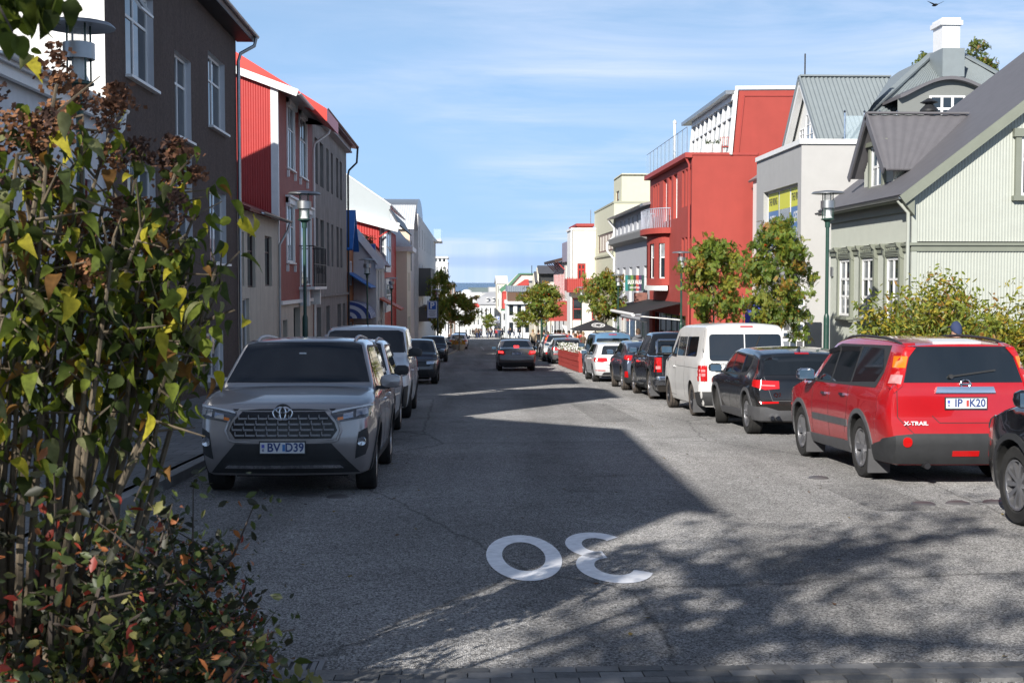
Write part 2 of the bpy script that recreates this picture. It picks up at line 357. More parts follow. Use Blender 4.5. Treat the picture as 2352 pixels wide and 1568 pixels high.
for cy, r0, r1, cx, rw in ((ym + (yt - ym) / 2 - .03, R(35), R(266), q0 + rx * .46, rx * .44), (ym - (ym - yb) / 2 + .03, R(94), R(335), q0 + rx * .50, rx * .47)):
    v, f = ring(cx, cy, rw, (yt - yb) / 4 + .14, .30, .135, r0, r1); m3.add(v, f)
m3.build('digit', M_LINE, mk)
# repaired strips of darker asphalt
M_PATCH = M_ASPH.copy(); M_PATCH.name = 'asphalt_repair'
for n_ in M_PATCH.node_tree.nodes:
    if n_.type == 'MATH' and n_.operation == 'MULTIPLY' and not n_.inputs[1].is_linked: n_.inputs[1].default_value *= .8
for x0, x1, y0, y1, lab in ((2.6, 3.5, 24.5, 31, 'darker repaired asphalt strip beside the parked van'), (-.5, 1.1, 33, 34.2, 'darker repaired trench across the left lane'), (4.0, 4.7, 12.0, 14.1, 'small darker repair patch near the red car')):
    strip('road_patch', [y0, y1], lambda q, a=x0: a, lambda q, a=x1: a, .004, M_PATCH, 1, lab)
# faint lane dashes far down the street
for y in (118, 126, 134): strip('road_marking', [y, y + 2.4], lambda q: 1.7, lambda q: 1.82, .006, M_LINE, 1, 'worn white lane dash far down the street')
# road studs
M_STUD = mat('stud_metal', (.16, .15, .15), .5, metal=.4); M_STUD2 = mat('stud_pale', (.42, .41, .43), .4, metal=.4)
sb = MB(); sb.lathe([(0, .028), (.07, .026), (.11, .016), (.125, 0)], 14); s0 = sb.build('road_stud', M_STUD)
first = True
for i, (u, v, lab) in enumerate([(503, 1123, 'first'), (571, 1127, 'second'), (642, 1132, 'third'), (706, 1137, 'fourth'), (776, 1141, 'fifth'), (2120, 1158, 'first'), (2200, 1156, 'second'), (2285, 1154, 'third'), (1880, 1098, 'single')]):
    p = PG(u, v); o = s0 if first else clone(s0); first = False; o.location = (p.x, p.y, gz(p.y)); o.rotation_euler = (-.0417, 0, 0)
    where = 'before the grey front-facing car' if i < 5 else ('behind the red car' if i < 8 else 'by the front wheel of the red car')
    tag(o, f'{lab} dark road stud from the left {where}', 'road stud', 'dark round studs marking parking bays')
o = clone(s0); o.data = s0.data.copy(); o.data.materials[0] = M_STUD2; p = PG(552, 1438); o.location = (p.x, p.y, gz(p.y)); tag(o, 'pale metal road stud beside the low shrub', 'road stud')
# drain grate
p = PG(632, 1540); dr = empty('drain_grate', (p.x, p.y, gz(p.y)), 0, 'dark slotted drain grate at the bottom edge of the street', 'drain'); dr.rotation_euler = (-.0417, 0, 0)
m = MB(); m.box(-.24, .24, -.17, -.14, 0, .012); m.box(-.24, .24, .14, .17, 0, .012); m.box(-.24, -.21, -.14, .14, 0, .012); m.box(.21, .24, -.14, .14, 0, .012); m.build('frame', M_STUD, dr)
for k in range(9): m = MB(); x = -.19 + k * .0475; m.box(x - .013, x + .013, -.14, .14, 0, .01); m.build('bar', M_STUD, dr)
m = MB(); m.box(-.205, .205, -.139, .139, .002, .004); m.build('sump', M_RUBBER, dr)
# ------------------------------------------------------------------ building kit
def wall(parent, o, u, length, z0, z1, holes, mat_, reveal=.14, rmat=None, name='wall', top=None, label=None):
    """upright wall from o along unit vector u; holes = (s0,s1,za,zb); outward normal = u x z; top = optional list of (s,z) above z1"""
    o = Vector(o); u = Vector(u).normalized(); n = u.cross(Vector((0, 0, 1)))
    S = sorted({0.0, length, *[h[0] for h in holes], *[h[1] for h in holes]}); Z = sorted({z0, z1, *[h[2] for h in holes], *[h[3] for h in holes]})
    P = lambda s, z, d=0: (o.x + u.x * s - n.x * d, o.y + u.y * s - n.y * d, z)
    m = MB()
    for a, b in zip(S, S[1:]):
        for c, d in zip(Z, Z[1:]):
            cs, cz = (a + b) / 2, (c + d) / 2
            if any(h[0] < cs < h[1] and h[2] < cz < h[3] for h in holes): continue
            m.quad(P(a, c), P(b, c), P(b, d), P(a, d))
    for s0, s1, a, b in holes:
        r = reveal
        m.quad(P(s0, a), P(s1, a), P(s1, a, r), P(s0, a, r), 1); m.quad(P(s0, b), P(s1, b), P(s1, b, r), P(s0, b, r), 1)
        m.quad(P(s0, a), P(s0, b), P(s0, b, r), P(s0, a, r), 1); m.quad(P(s1, a), P(s1, b), P(s1, b, r), P(s1, a, r), 1)
    if top: m.add([P(s, z) for s, z in top], [tuple(range(len(top)))])
    ob = m.build(name, [mat_, rmat or mat_], parent)
    if label: ob['label'] = label
    return ob
def window(parent, o, u, s0, s1, a, b, fm, nx=1, ny=1, fw=.06, mw=.04, back=.08, glass=None, sill=None, split=True, name='window', zsplit=None, proud=0.0, sillm=None):
    """framed window in the wall plane, set back; panes are sub-parts"""
    o = Vector(o); u = Vector(u).normalized(); n = u.cross(Vector((0, 0, 1))); Zv = Vector((0, 0, 1)); glass = glass or M_GLASS
    base = o - n * (back - proud); base.z = 0
    def bx(m, sa, sb, za, zb, d0, d1, mi=0):
        c = base + u * ((sa + sb) / 2) + Zv * ((za + zb) / 2) + n * ((d0 + d1) / 2)
        m.obox(c, u * (sb - sa) / 2, n * (d1 - d0) / 2, Zv * (zb - za) / 2, mi)
    m = MB(); bx(m, s0, s0 + fw, a, b, -.03, .03); bx(m, s1 - fw, s1, a, b, -.03, .03); bx(m, s0 + fw, s1 - fw, a, a + fw, -.03, .028); bx(m, s0 + fw, s1 - fw, b - fw, b, -.03, .028)
    xs = [s0 + fw + (s1 - s0 - 2 * fw) * i / nx for i in range(nx + 1)]
    zs = zsplit and [a + fw] + [a + (b - a) * q for q in zsplit] + [b - fw] or [a + fw + (b - a - 2 * fw) * j / ny for j in range(ny + 1)]
    for x in xs[1:-1]: bx(m, x - mw / 2, x + mw / 2, a + fw, b - fw, -.02, .024)
    for z in zs[1:-1]: bx(m, s0 + fw, s1 - fw, z - mw / 2, z + mw / 2, -.02, .021)
    w_ = m.build(name, fm, parent)
    if split:
        for i in range(len(xs) - 1):
            for j in range(len(zs) - 1):
                p = MB(); g = glass[(i + j) % len(glass)] if isinstance(glass, list) else glass
                bx(p, xs[i] + (mw / 2 if i else 0), xs[i + 1] - (mw / 2 if i < len(xs) - 2 else 0), zs[j] + (mw / 2 if j else 0), zs[j + 1] - (mw / 2 if j < len(zs) - 2 else 0), -.012, -.002); p.build('pane', g, w_)
    else:
        p = MB(); bx(p, s0 + fw, s1 - fw, a + fw, b - fw, -.012, -.004); p.build('pane', glass[0] if isinstance(glass, list) else glass, w_)
    if sill:
        m = MB(); bx(m, s0 - .04, s1 + .04, a - .06, a, .02, .02 + back + sill); m.build('sill', sillm or fm, w_)
    return w_
def corr(parent, o, u, length, zb, ztop, mat_, pitch=.076, amp=.009, name='corrugated_sheet', holes=()):
    """corrugated iron wall: real ribs; ztop(s), zb number or function"""
    o = Vector(o); u = Vector(u).normalized(); n = u.cross(Vector((0, 0, 1))); k = max(2, int(length / pitch * 4)); vs = []; fs = []
    for i in range(k + 1):
        s = length * i / k; d = amp * math.cos(2 * math.pi * s / pitch); q = o + u * s + n * d
        vs.append((q.x, q.y, zb(s) if callable(zb) else zb)); vs.append((q.x, q.y, ztop(s) if callable(ztop) else ztop))
    for i in range(k): fs.append((2 * i, 2 * i + 2, 2 * i + 3, 2 * i + 1))
    return mesh_obj(name, vs, fs, mat_, parent, smooth=True)
def corr_roof(parent, a, b, c, d, mat_, pitch=.076, amp=.009, name='roof', thick=.05):
    """ribbed sloping sheet a-b (eave) d-c (ridge); ribs run from eave to ridge"""
    a, b, c, d = map(Vector, (a, b, c, d)); n = (b - a).cross(d - a).normalized(); L = (b - a).length; k = max(2, int(L / pitch * 4)); vs = []; fs = []
    if n.z < 0: n = -n
    for i in range(k + 1):
        t = i / k; e = n * amp * math.cos(2 * math.pi * t * L / pitch); vs += [a.lerp(b, t) + e, d.lerp(c, t) + e]
    for i in range(k): fs.append((2 * i, 2 * i + 2, 2 * i + 3, 2 * i + 1))
    nb = len(vs); lo = [p - n * thick for p in (a, b, c, d)]; vs += lo; fs.append((nb, nb + 3, nb + 2, nb + 1))
    return mesh_obj(name, vs, fs, mat_, parent, smooth=True)
def slab(parent, pts, th, mat_, name='roof'):
    """solid sloping slab from a planar polygon, thickness th downwards along its normal"""
    p = [Vector(q) for q in pts]; n = (p[1] - p[0]).cross(p[2] - p[0]).normalized()
    if n.z < 0: n = -n
    m = MB(); m.prism(p, -n * th); return m.build(name, mat_, parent)
def gutter(parent, a, b, mat_, r=.06):
    a, b = Vector(a), Vector(b); d = (b - a).normalized(); sd_ = d.cross(Vector((0, 0, 1))); m = MB(); n = 7; vs = []
    for p in (a, b):
        for k in range(n): q = math.pi * k / (n - 1); vs.append(p + sd_ * r * math.cos(q) - Vector((0, 0, 1)) * r * math.sin(q))
        for k in range(n): q = math.pi * (n - 1 - k) / (n - 1); vs.append(p + sd_ * (r - .012) * math.cos(q) - Vector((0, 0, 1)) * (r - .012) * math.sin(q))
    N2 = 2 * n; m.add(vs, [(k, (k + 1) % N2, N2 + (k + 1) % N2, N2 + k) for k in range(N2)] + [tuple(range(N2)), tuple(range(N2, 2 * N2))[::-1]], 0, True)
    return m.build('gutter', mat_, parent)
def downpipe(parent, pts, mat_, r=.05): m = MB(); m.tube(pts, r, 8); return m.build('downpipe', mat_, parent)
def body(parent, x0, x1, y0, y1, zb, zt, mat_, street, skip=()):
    """the plain walls of a block other than those built in detail. street = -1 block's street side is its x0, +1 its x1"""
    m = MB()
    if 'x0' not in skip: m.quad((x0, y1, zb), (x0, y0, zb), (x0, y0, zt), (x0, y1, zt))
    if 'x1' not in skip: m.quad((x1, y0, zb), (x1, y1, zb), (x1, y1, zt), (x1, y0, zt))
    if 'y0' not in skip: m.quad((x0, y0, zb), (x1, y0, zb), (x1, y0, zt), (x0, y0, zt))
    if 'y1' not in skip: m.quad((x1, y1, zb), (x0, y1, zb), (x0, y1, zt), (x1, y1, zt))
    return m.build('rear_wall', mat_, parent)
def wr(X, u0, u1, vt, vb, um=None):
    """window rectangle on a street-parallel wall at X: (y0,y1,z0,z1) from where it shows in the photograph"""
    ya, yb = sorted((at_u(u0, X), at_u(u1, X))); um = um or (u0 + u1) / 2
    return ya, yb, PX(um, vb, X=X).z, PX(um, vt, X=X).z
UYn, UYp, UXp, UXn = Vector((0, -1, 0)), Vector((0, 1, 0)), Vector((1, 0, 0)), Vector((-1, 0, 0))
# street wall on the left: outward normal +X -> u x z = +X -> u = +Y ... (0,1,0)x(0,0,1) = (1,0,0)
# street wall on the right: outward -X -> u = -Y. Camera-facing wall: outward -Y -> u = +X.

# ------------------------------------------------------------------ LEFT SIDE
GB = -3.0
# L0: tall house behind the camera's left shoulder; its shadow lies over the street
M_OFFW = mat('pale_render', (.62, .61, .58), .85, var=.08, bump=.2, stain=.25)
b = empty('shop_house', (XL, 0, 0), 0, 'tall pale rendered house with dark roof beside the viewer', 'building')
b.matrix_world = Matrix.Identity(4); b.location = (0, 0, 0)
def simple_house(parent, x0, x1, y0, y1, zb, ze, zr, wm, rm, street_x, rows, nper, fm, ridge='y', ov=.35, wd=1.0, hgt=1.5, win=True, xr=None):
    """gabled block: walls, two roof slabs, rows of windows on the street side"""
    body(parent, x0, x1, y0, y1, zb, ze, wm, 0, skip=('x1',) if street_x == x1 else ('x0',))
    L = y1 - y0; holes = []
    if win:
        for z in rows:
            for i in range(nper): c = L * (i + .5) / nper; holes.append((c - wd / 2, c + wd / 2, z, z + hgt))
    if street_x == x1: o, u = (x1, y0, 0), UYp
    else: o, u = (x0, y1, 0), UYn
    wall(parent, o, u, L, zb, ze, holes, wm)
    for h in holes: window(parent, o, u, h[0], h[1], h[2], h[3], fm, 2, 1, split=False)
    if ridge == 'y':
        xm = (x0 + x1) / 2 if xr is None else xr; m = MB()
        for y in (y0, y1): m.add([(x0, y, ze), (x1, y, ze), (xm, y, zr)], [(0, 1, 2)])
        m.build('gable', wm, parent); t = .12; sl = (zr - ze) / (x1 - xm); s2 = (zr - ze) / (xm - x0)
        slab(parent, [(x1 + ov, y0 - .2, ze - ov * sl + t), (x1 + ov, y1 + .2, ze - ov * sl + t), (xm, y1 + .2, zr + t), (xm, y0 - .2, zr + t)], t, rm)
        slab(parent, [(x0 - ov, y0 - .2, ze - ov * s2 + t), (xm, y0 - .2, zr + t), (xm, y1 + .2, zr + t), (x0 - ov, y1 + .2, ze - ov * s2 + t)], t, rm)
    else:
        ym = (y0 + y1) / 2; m = MB()
        for x in (x0, x1): m.add([(x, y0, ze), (x, y1, ze), (x, ym, zr)], [(0, 1, 2)])
        m.build('gable', wm, parent); t = .12
        slab(parent, [(x0 - .2, y0 - ov, ze), (x1 + .2, y0 - ov, ze), (x1 + .2, ym, zr + t), (x0 - .2, ym, zr + t)], t, rm)
        slab(parent, [(x0 - .2, y1 + ov, ze), (x0 - .2, ym, zr + t), (x1 + .2, ym, zr + t), (x1 + .2, y1 + ov, ze)], t, rm)
M_DKROOF = mat('charcoal_roof', (.09, .09, .1), .5, var=.12)
M_WROOF = mat('white_roof_sheet', (.62, .64, .66), .5, var=.05)
simple_house(b, -16.5, XL, -4.6, 4.9, -1, 9.2, 11.1, M_OFFW, M_DKROOF, XL, (1, 4, 7), 3, M_WHITE, ov=.3)
b = empty('added_shade_house', (0, 0, 0), 0, 'narrow tall white rendered house between the low white house and the viewer', 'building')  # unseen block added as shadow caster, kept thin so the white gable stays sunlit
simple_house(b, -9.7, XL, 13.7, 18.1, -2, 10.3, 11.2, M_OFFW, M_DKROOF, XL, (.4, 3.6, 6.8), 2, M_WHITE, ov=.2)

# L1: low white house
M_BLUEW = mat('white_wall_paint', (.6, .61, .64), .8, var=.08, vscale=1, stain=.15, bump=.15)
y0, y1 = 18.1, at_u(249, XL) - .02
zE = PX(300, 262, X=-6.55).z
b = empty('low_white_house', (0, 0, 0), 0, 'low white house with pale gutter and dark red door in the shade', 'building')
o = (XL, y0, 0); L = y1 - y0
dr_ = wr(XL, 145, 190, 845, 1000); wn = wr(XL, 120, 160, 320, 470); wn2 = wr(XL, 128, 232, 560, 700)
hs = [(dr_[0] - y0, dr_[1] - y0, dr_[2], dr_[3] + .4)]
w1 = [(L - 2.1, L - 1.2, .9, 2.6), (L - 4.4, L - 3.3, 1.6, 3.3)]
hs = [(L - 1.9, L - 1.05, gz(22) + .15, .95), (L - 4.3, L - 3.3, gz(20) + .9, .9), (L - 4.3, L - 3.4, 2.2, 3.7), (L - 1.0 - .9, L - 1.0, 2.0, 3.6)]
wall(b, o, UYp, L, -3, zE - .1, hs, M_BLUEW)
M_DRED = mat('dark_red_paint', (.16, .02, .02), .5, var=.1)
window(b, o, UYp, *hs[0], M_DRED, 1, 3, name='door', fw=.1, back=.1)
window(b, o, UYp, *hs[1], M_DRED, 2, 2, back=.1); window(b, o, UYp, *hs[2], M_DRED, 2, 2, back=.1); window(b, o, UYp, *hs[3], M_DRED, 2, 2, back=.1)
body(b, -13, XL, y0, y1, -3, zE - .1, M_BLUEW, -1, skip=('x1',))
slab(b, [(XL + .32, y0, zE - .02), (XL + .32, y1 + .0, zE - .02), (-12, y1, zE + .75), (-12, y0, zE + .75)], .1, M_WROOF)
gutter(b, (XL + .38, y0, zE), (XL + .38, y1 + .05, zE), M_WHITE, .075)
m = MB(); m.box(XL + .1, XL + .2, y0, y1, zE - .28, zE - .08); m.box(XL, XL + .3, y0, y1, zE - .09, zE - .05); m.build('fascia', M_WHITE, b)
downpipe(b, [(XL + .38, y1 - .1, zE - .06), (XL + .35, y1 - .12, zE - .35), (XL + .1, y1 - .15, zE - .7), (XL + .08, y1 - .15, -1)], M_WHITE, .055)
for k in range(3): m = MB(); yy = y0 + 2 + k * 2; m.tube([(XL - .1, yy, zE + .05), (XL - .1, yy, zE + .28)], .015, 5); m.tube([(XL - .1, yy, zE + .28), (XL - .1, yy + 2, zE + .28)], .012, 5); m.build('snow_guard', M_STEEL, b)

# L2: dark pebble-dashed house
M_DASH = mat('pebble_dash', (.10, .072, .062), .95, var=.28, vscale=14, bump=1.0, bscale=55, stain=.3)
M_WALLW = mat('white_gable_render', (.82, .8, .77), .8, var=.04, bump=.3)
y0, y1 = y1 + .02, at_u(547, XL); L = y1 - y0; zE2 = PX(547, 88, X=XL).z; o = (XL, y0, 0)
b = empty('dark_house', (0, 0, 0), 0, 'tall dark brown pebble-dashed house with white window reveals', 'building')
rects = [wr(XL, 296, 360, -20, 198), wr(XL, 407, 444, 134, 322), wr(XL, 483.5, 521, 138, 301)]
zt3, zb3 = rects[2][3], rects[2][2]; hh = zt3 - zb3; st = PX(497, 440, X=XL).z
cols = [(rects[0][0], rects[0][1]), (rects[2][0], rects[2][1])]
hs = []; kinds = []
for c in cols:
    for zt, hgt in ((zt3, hh), (st, hh)): hs.append((c[0] - y0, c[1] - y0, zt - hgt, zt)); kinds.append(0)
g1, g3 = wr(XL, 295, 349, 770, 931), wr(XL, 473, 511, 762, 879)
hs.append((g1[0] - y0, g1[1] - y0, g1[2] + .05, g1[3])); kinds.append(2)
hs.append((g3[0] - y0, g3[1] - y0, g3[2] + .05, g3[3])); kinds.append(2)
r = rects[1]; hs.append((r[0] - y0, r[1] - y0, r[2], r[3])); kinds.append(1); hs.append((r[0] - y0, r[1] - y0, r[2] - 2.4, r[2] - .35)); kinds.append(1)
d_ = wr(XL, 389, 414, 720, 915); hs.append((d_[0] - y0, d_[1] - y0, gz(30) + .14, gz(30) + 2.3)); kinds.append(3)
hs = [(max(.1, h[0]), h[1], h[2], h[3]) for h in hs]
wall(b, o, UYp, L, -4, zE2, hs, M_DASH, .2, M_BLUEW)
M_SKYGL = mat('sky_reflecting_glass', (.05, .09, .14), .03, spec=1)
for h, k in zip(hs, kinds):
    if k == 0: window(b, o, UYp, *h, M_WHITE, 2, 1, .07, .06, .17, zsplit=[.66], sill=.12)
    elif k == 1: window(b, o, UYp, *h, M_WHITE, 2, 1, .06, .06, .17, zsplit=[.66], sill=.1)
    elif k == 2: window(b, o, UYp, *h, M_WHITE, 2, 1, .09, .07, .12, sill=.12, glass=[M_GLASS, M_GLASSW])
    else: window(b, o, UYp, *h, M_BLACK, 1, 3, .1, .06, .14, name='door')
# open casement
h = hs[0]; m = MB(); cz = h[3] - .28
for s, zz in (((h[0] + .12), 0), ((h[1] - h[0]) / 2 + h[0] - .05, 0)): m.bar((XL - .1, y0 + s, h[3] - .05), (XL + .28, y0 + s, h[3] - .62), .05, .05)
m.bar((XL + .28, y0 + h[0] + .12, h[3] - .62), (XL + .28, y0 + (h[0] + h[1]) / 2 - .05, h[3] - .62), .05, .05); m.build('open_casement', M_WHITE, b)
wall(b, (-16, y0, 0), UXp, 16 + XL, -4, zE2, [], M_WALLW, top=[(0, zE2), (16 + XL, zE2), (16 + XL - 4.5, zE2 + 2.2), (0, zE2 + 2.2)], label='bright white gable wall')
body(b, -16, XL, y0, y1, -4, zE2, M_DASH, -1, skip=('x1', 'y0'))
slab(b, [(XL + .55, y0 - .1, zE2 - .02), (XL + .55, y1 + .25, zE2 - .02), (-11.4, y1 + .25, zE2 + 2.4), (-11.4, y0 - .1, zE2 + 2.4)], .14, M_DKROOF)
slab(b, [(-16.4, y0 - .1, zE2 - .02), (-11.4, y0 - .1, zE2 + 2.4), (-11.4, y1 + .25, zE2 + 2.4), (-16.4, y1 + .25, zE2 - .02)], .14, M_DKROOF)
m = MB(); m.box(XL, XL + .5, y0, y1 + .2, zE2 - .16, zE2 - .1); m.build('soffit', M_BLACK, b)
gutter(b, (XL + .6, y0, zE2 + .02), (XL + .6, y1 + .3, zE2 + .02), M_STEEL, .07)
downpipe(b, [(XL + .6, y1 + .1, zE2 - .04), (XL + .55, y1 + .05, zE2 - .3), (XL + .15, y1 - .05, zE2 - .55), (XL + .09, y1 - .1, zE2 - .8), (XL + .09, y1 - .1, gz(38))], M_STEEL, .055)
m = MB(); m.box(XL - .6, XL - .1, y0 + 9.2, y0 + 9.8, zE2 + .1, zE2 + 1.15); m.build('chimney', M_DASH, b)

# L3: low beige house
M_BEIGE = mat('beige_render', (.55, .49, .41), .85, var=.06, stain=.3, bump=.15)
y0, y1 = y1 + .02, at_u(640, XL); L = y1 - y0; o = (XL, y0, 0); zE3 = PX(638, 507, X=XL).z
b = empty('beige_house', (0, 0, 0), 0, 'low beige rendered house with a dark roof between the brown and the red house', 'building')
hs = [wr(XL, 546.7 + 2, 561.3, 532, 657), wr(XL, 568.6, 587, 537, 660), wr(XL, 609, 624.8, 543, 657), wr(XL, 549, 572, 686, 806)]
hs = [(a - y0, c - y0, d, e) for a, c, d, e in hs]
wall(b, o, UYp, L, -4.5, zE3, hs, M_BEIGE, .16)
M_DBROWN = mat('dark_brown_paint', (.05, .025, .02), .5)
for i, h in enumerate(hs): window(b, o, UYp, *h, M_DBROWN if i < 3 else M_WHITE, 1, 1, .05, .05, .13, zsplit=[.68] if i < 3 else None)
body(b, -12, XL, y0, y1, -4.5, zE3, M_BEIGE, -1, skip=('x1',))
M_DRROOF = mat('dark_red_roof', (.13, .02, .02), .5, var=.15)
slab(b, [(XL + .4, y0, zE3 + .0), (XL + .4, y1, zE3 + .0), (XL - 1.6, y1, zE3 + .85), (XL - 1.6, y0, zE3 + .85)], .1, M_DRROOF)
slab(b, [(XL - 1.6, y0, zE3 + .85), (XL - 1.6, y1, zE3 + .85), (-12, y1, zE3 + 1.0), (-12, y0, zE3 + 1.0)], .1, M_DRROOF)
gutter(b, (XL + .46, y0 + 2, zE3 - .02), (XL + .46, y1 + .1, zE3 - .02), M_STEEL, .07)
downpipe(b, [(XL + .46, y1 - .2, zE3 - .1), (XL + .4, y1 - .25, zE3 - .35), (XL + .1, y1 - .35, zE3 - .9), (XL + .08, y1 - .35, gz(46))], M_STEEL, .05)
# bin by the wall
p = PG(559, 846); t = empty('waste_bin', (-6.1, 38.8, gz(38.8) + .12), 0, 'grey waste bin standing against the beige house', 'bin')
m = MB(); m.prism([(-.25, -.25, 0), (.25, -.25, 0), (.25, .25, 0), (-.25, .25, 0)], (0, 0, .95)); m.build('bin_body', M_STEEL, t); m = MB(); m.box(-.29, .29, -.29, .29, .95, 1.03); m.build('lid', M_BLACK, t)

# L4: red corrugated house
M_RED = mat('red_corrugated', (.42, .03, .025), .45, var=.05)
M_REDBR = mat('rust_red_cladding', (.27, .07, .055), .7, var=.12)
M_REDROOF = mat('bright_red_roof', (.66, .045, .03), .4, var=.04)
y0, y1 = y1 + .02, at_u(720, XL); L = y1 - y0; o = (XL, y0, 0)
b = empty('red_house', (0, 0, 0), 0, 'red corrugated house with white corner board and white ornate windows', 'building')
pe = PX(683, 215, Y=y0); pl = PX(549, 165, Y=y0); sl = (pl.z - pe.z) / (pl.x - pe.x)   # verge
zE4 = pe.z + sl * (XL - pe.x)
ws = [wr(XL, 662, 677, 246, 391, 669), wr(XL, 690, 705, 273.6, 410, 697), wr(XL, 659, 675, 470, 603, 667), wr(XL, 690, 714, 490, 655, 702)]
hs = [(a - y0, c - y0, d, e) for a, c, d, e in ws]
zB4 = PX(650, 692, X=XL).z
wall(b, o, UYp, L, zB4, zE4, hs, M_REDBR, .08)
gr = [(1.2, 2.4, gz(50) + .15, gz(50) + 2.35), (4.2, 6.2, gz(53) + .15, gz(53) + 2.9)]
wall(b, (XL - .03, y0, 0), UYp, L, -5, zB4, gr, M_BEIGE, .3)
for h in gr: window(b, (XL - .03, y0, 0), UYp, *h, M_BLACK, 2, 1, .08, .05, .25, name='door')
for i, h in enumerate(hs):
    w_ = window(b, o, UYp, *h, M_WHITE, 2, 1, .08, .05, .03, zsplit=[.62], sill=.1) if i < 3 else window(b, o, UYp, *h, M_WHITE, 2, 1, .08, .05, .03, name='balcony_door')
    m = MB(); a_, c_ = y0 + h[0], y0 + h[1]
    m.box(XL + .0, XL + .2, a_ - .22, c_ + .22, h[3] + .22, h[3] + .3); m.box(XL, XL + .1, a_ - .12, c_ + .12, h[3], h[3] + .22); m.box(XL, XL + .05, a_ - .14, a_, h[2] - .05, h[3]); m.box(XL, XL + .05, c_, c_ + .14, h[2] - .05, h[3])
    for q in (a_ - .12, c_ + .02): m.box(XL, XL + .16, q, q + .1, h[3] - .12, h[3] + .22); m.box(XL, XL + .1, q, q + .1, h[2] - .36, h[2] - .1)
    m.build('casing', M_WHITE, w_)
corr(b, (-15, y0, 0), UXp, 15 + XL - .22, -4.5, lambda s: zE4 + sl * (-15 + s - XL) - .05, M_RED, .09, .012)
m = MB(); m.box(XL - .24, XL + .03, y0 - .03, y0 + .03, -4.5, zE4 - .02); m.box(XL + .0, XL + .03, y0 + .03, y0 + .14, zB4, zE4 - .1); m.box(XL, XL + .12, y0 + .14, y1, zB4 - .12, zB4 + .02); m.build('corner_board', M_WHITE, b)
xr_ = -12.0; zr_ = zE4 + sl * (xr_ - XL)
body(b, -17, XL, y0, y1, -5, zE4, M_REDBR, -1, skip=('x1', 'y0'))
slab(b, [(XL + .75, y0 - .2, zE4 + sl * .75 + .1), (XL + .75, y1, zE4 + sl * .75 + .1), (xr_, y1, zr_ + .1), (xr_, y0 - .2, zr_ + .1)], .1, M_REDROOF)
slab(b, [(-17, y0 - .2, zE4 + .1), (xr_, y0 - .2, zr_ + .1), (xr_, y1, zr_ + .1), (-17, y1, zE4 + .1)], .1, M_REDROOF)
m = MB(); q0 = Vector((XL + .78, y0 - .24, zE4 + sl * .78)); q1 = Vector((xr_, y0 - .24, zr_)); m.bar(q0, q1, .06, .26); m.build('bargeboard', M_WHITE, b)
m = MB(); m.prism([(XL, y0 - .2, zE4 - .06), (XL + .72, y0 - .2, zE4 + sl * .72 - .02), (XL + .72, y0 - .2, zE4 + sl * .72 + .02), (XL, y0 - .2, zE4)], (0, L + .2, 0)); m.build('soffit', M_STEEL, b)
gutter(b, (XL + .82, y0 - .25, zE4 + sl * .8 + .02), (XL + .82, y1 - .2, zE4 + sl * .8 + .02), M_WHITE, .08)
downpipe(b, [(XL + .82, y1 - .3, zE4 - .3), (XL + .78, y1 - .3, zE4 - .5), (XL + .15, y1 - .35, zE4 - .95), (XL + .1, y1 - .35, zE4 - 1.2), (XL + .1, y1 - .35, gz(57))], M_WHITE, .055)
# raised red-roofed rear wing
qa, qb = PX(549, 124, Y=y0 + 4), PX(751, 250, Y=y0 + 4); s5 = (qa.z - qb.z) / (qa.x - qb.x)
m = MB(); xb_ = -13.5; zt_ = qb.z + s5 * (xb_ - qb.x)
m.prism([(qb.x, y0 + 4, qb.z), (qb.x, y0 + 4, qb.z - .5), (xb_, y0 + 4, zt_ - .5), (xb_, y0 + 4, zt_)], (0, 4.5, 0)); m.build('roof', M_REDROOF, b)
m = MB(); m.prism([(qb.x - 1.2, y0 + 4.1, zE4), (xb_, y0 + 4.1, zE4), (xb_, y0 + 4.1, zt_ - .5), (qb.x - .6, y0 + 4.1, qb.z - .5 - s5 * .6)], (0, 4.2, 0)); m.build('dormer_cheek', mat('zinc_grey', (.3, .3, .3), .6, var=.08), b)
# balcony with wrought iron
bl = wr(XL, 687, 717.5, 568, 658, 702); m = MB(); m.box(XL, XL + .65, bl[0], bl[1], bl[2] - .12, bl[2]); m.box(XL, XL + .4, bl[0] + .2, bl[0] + .5, bl[2] - .8, bl[2] - .12); m.box(XL, XL + .4, bl[1] - .5, bl[1] - .2, bl[2] - .8, bl[2] - .12); bb_ = m.build('balcony', M_WHITE, b)
m = MB(); n = 16
for k in range(n + 1): yy = bl[0] + .03 + (bl[1] - bl[0] - .06) * k / n; m.bar((XL + .62, yy, bl[2]), (XL + .62, yy, bl[3]), .02, .02)
for yy in (bl[0] + .03, bl[1] - .03):
    for k in range(4): m.bar((XL + .1 + k * .17, yy, bl[2]), (XL + .1 + k * .17, yy, bl[3]), .02, .02)
    m.bar((XL, yy, bl[3]), (XL + .62, yy, bl[3]), .03, .04)
for zz in (bl[3], (bl[3] + bl[2]) / 2 + .1, bl[2] + .1): m.bar((XL + .62, bl[0], zz), (XL + .62, bl[1], zz), .03, .035)
for k in range(8):
    yy = bl[0] + .2 + (bl[1] - bl[0] - .4) * k / 7; zc_ = (bl[2] + bl[3]) / 2 - .15
    m.tube([(XL + .62, yy + .1 * math.cos(a), zc_ + .16 * math.sin(a)) for a in np.linspace(0, 2 * math.pi, 9)], .01, 4, cap=False)
m.build('railing', M_BLACK, bb_)

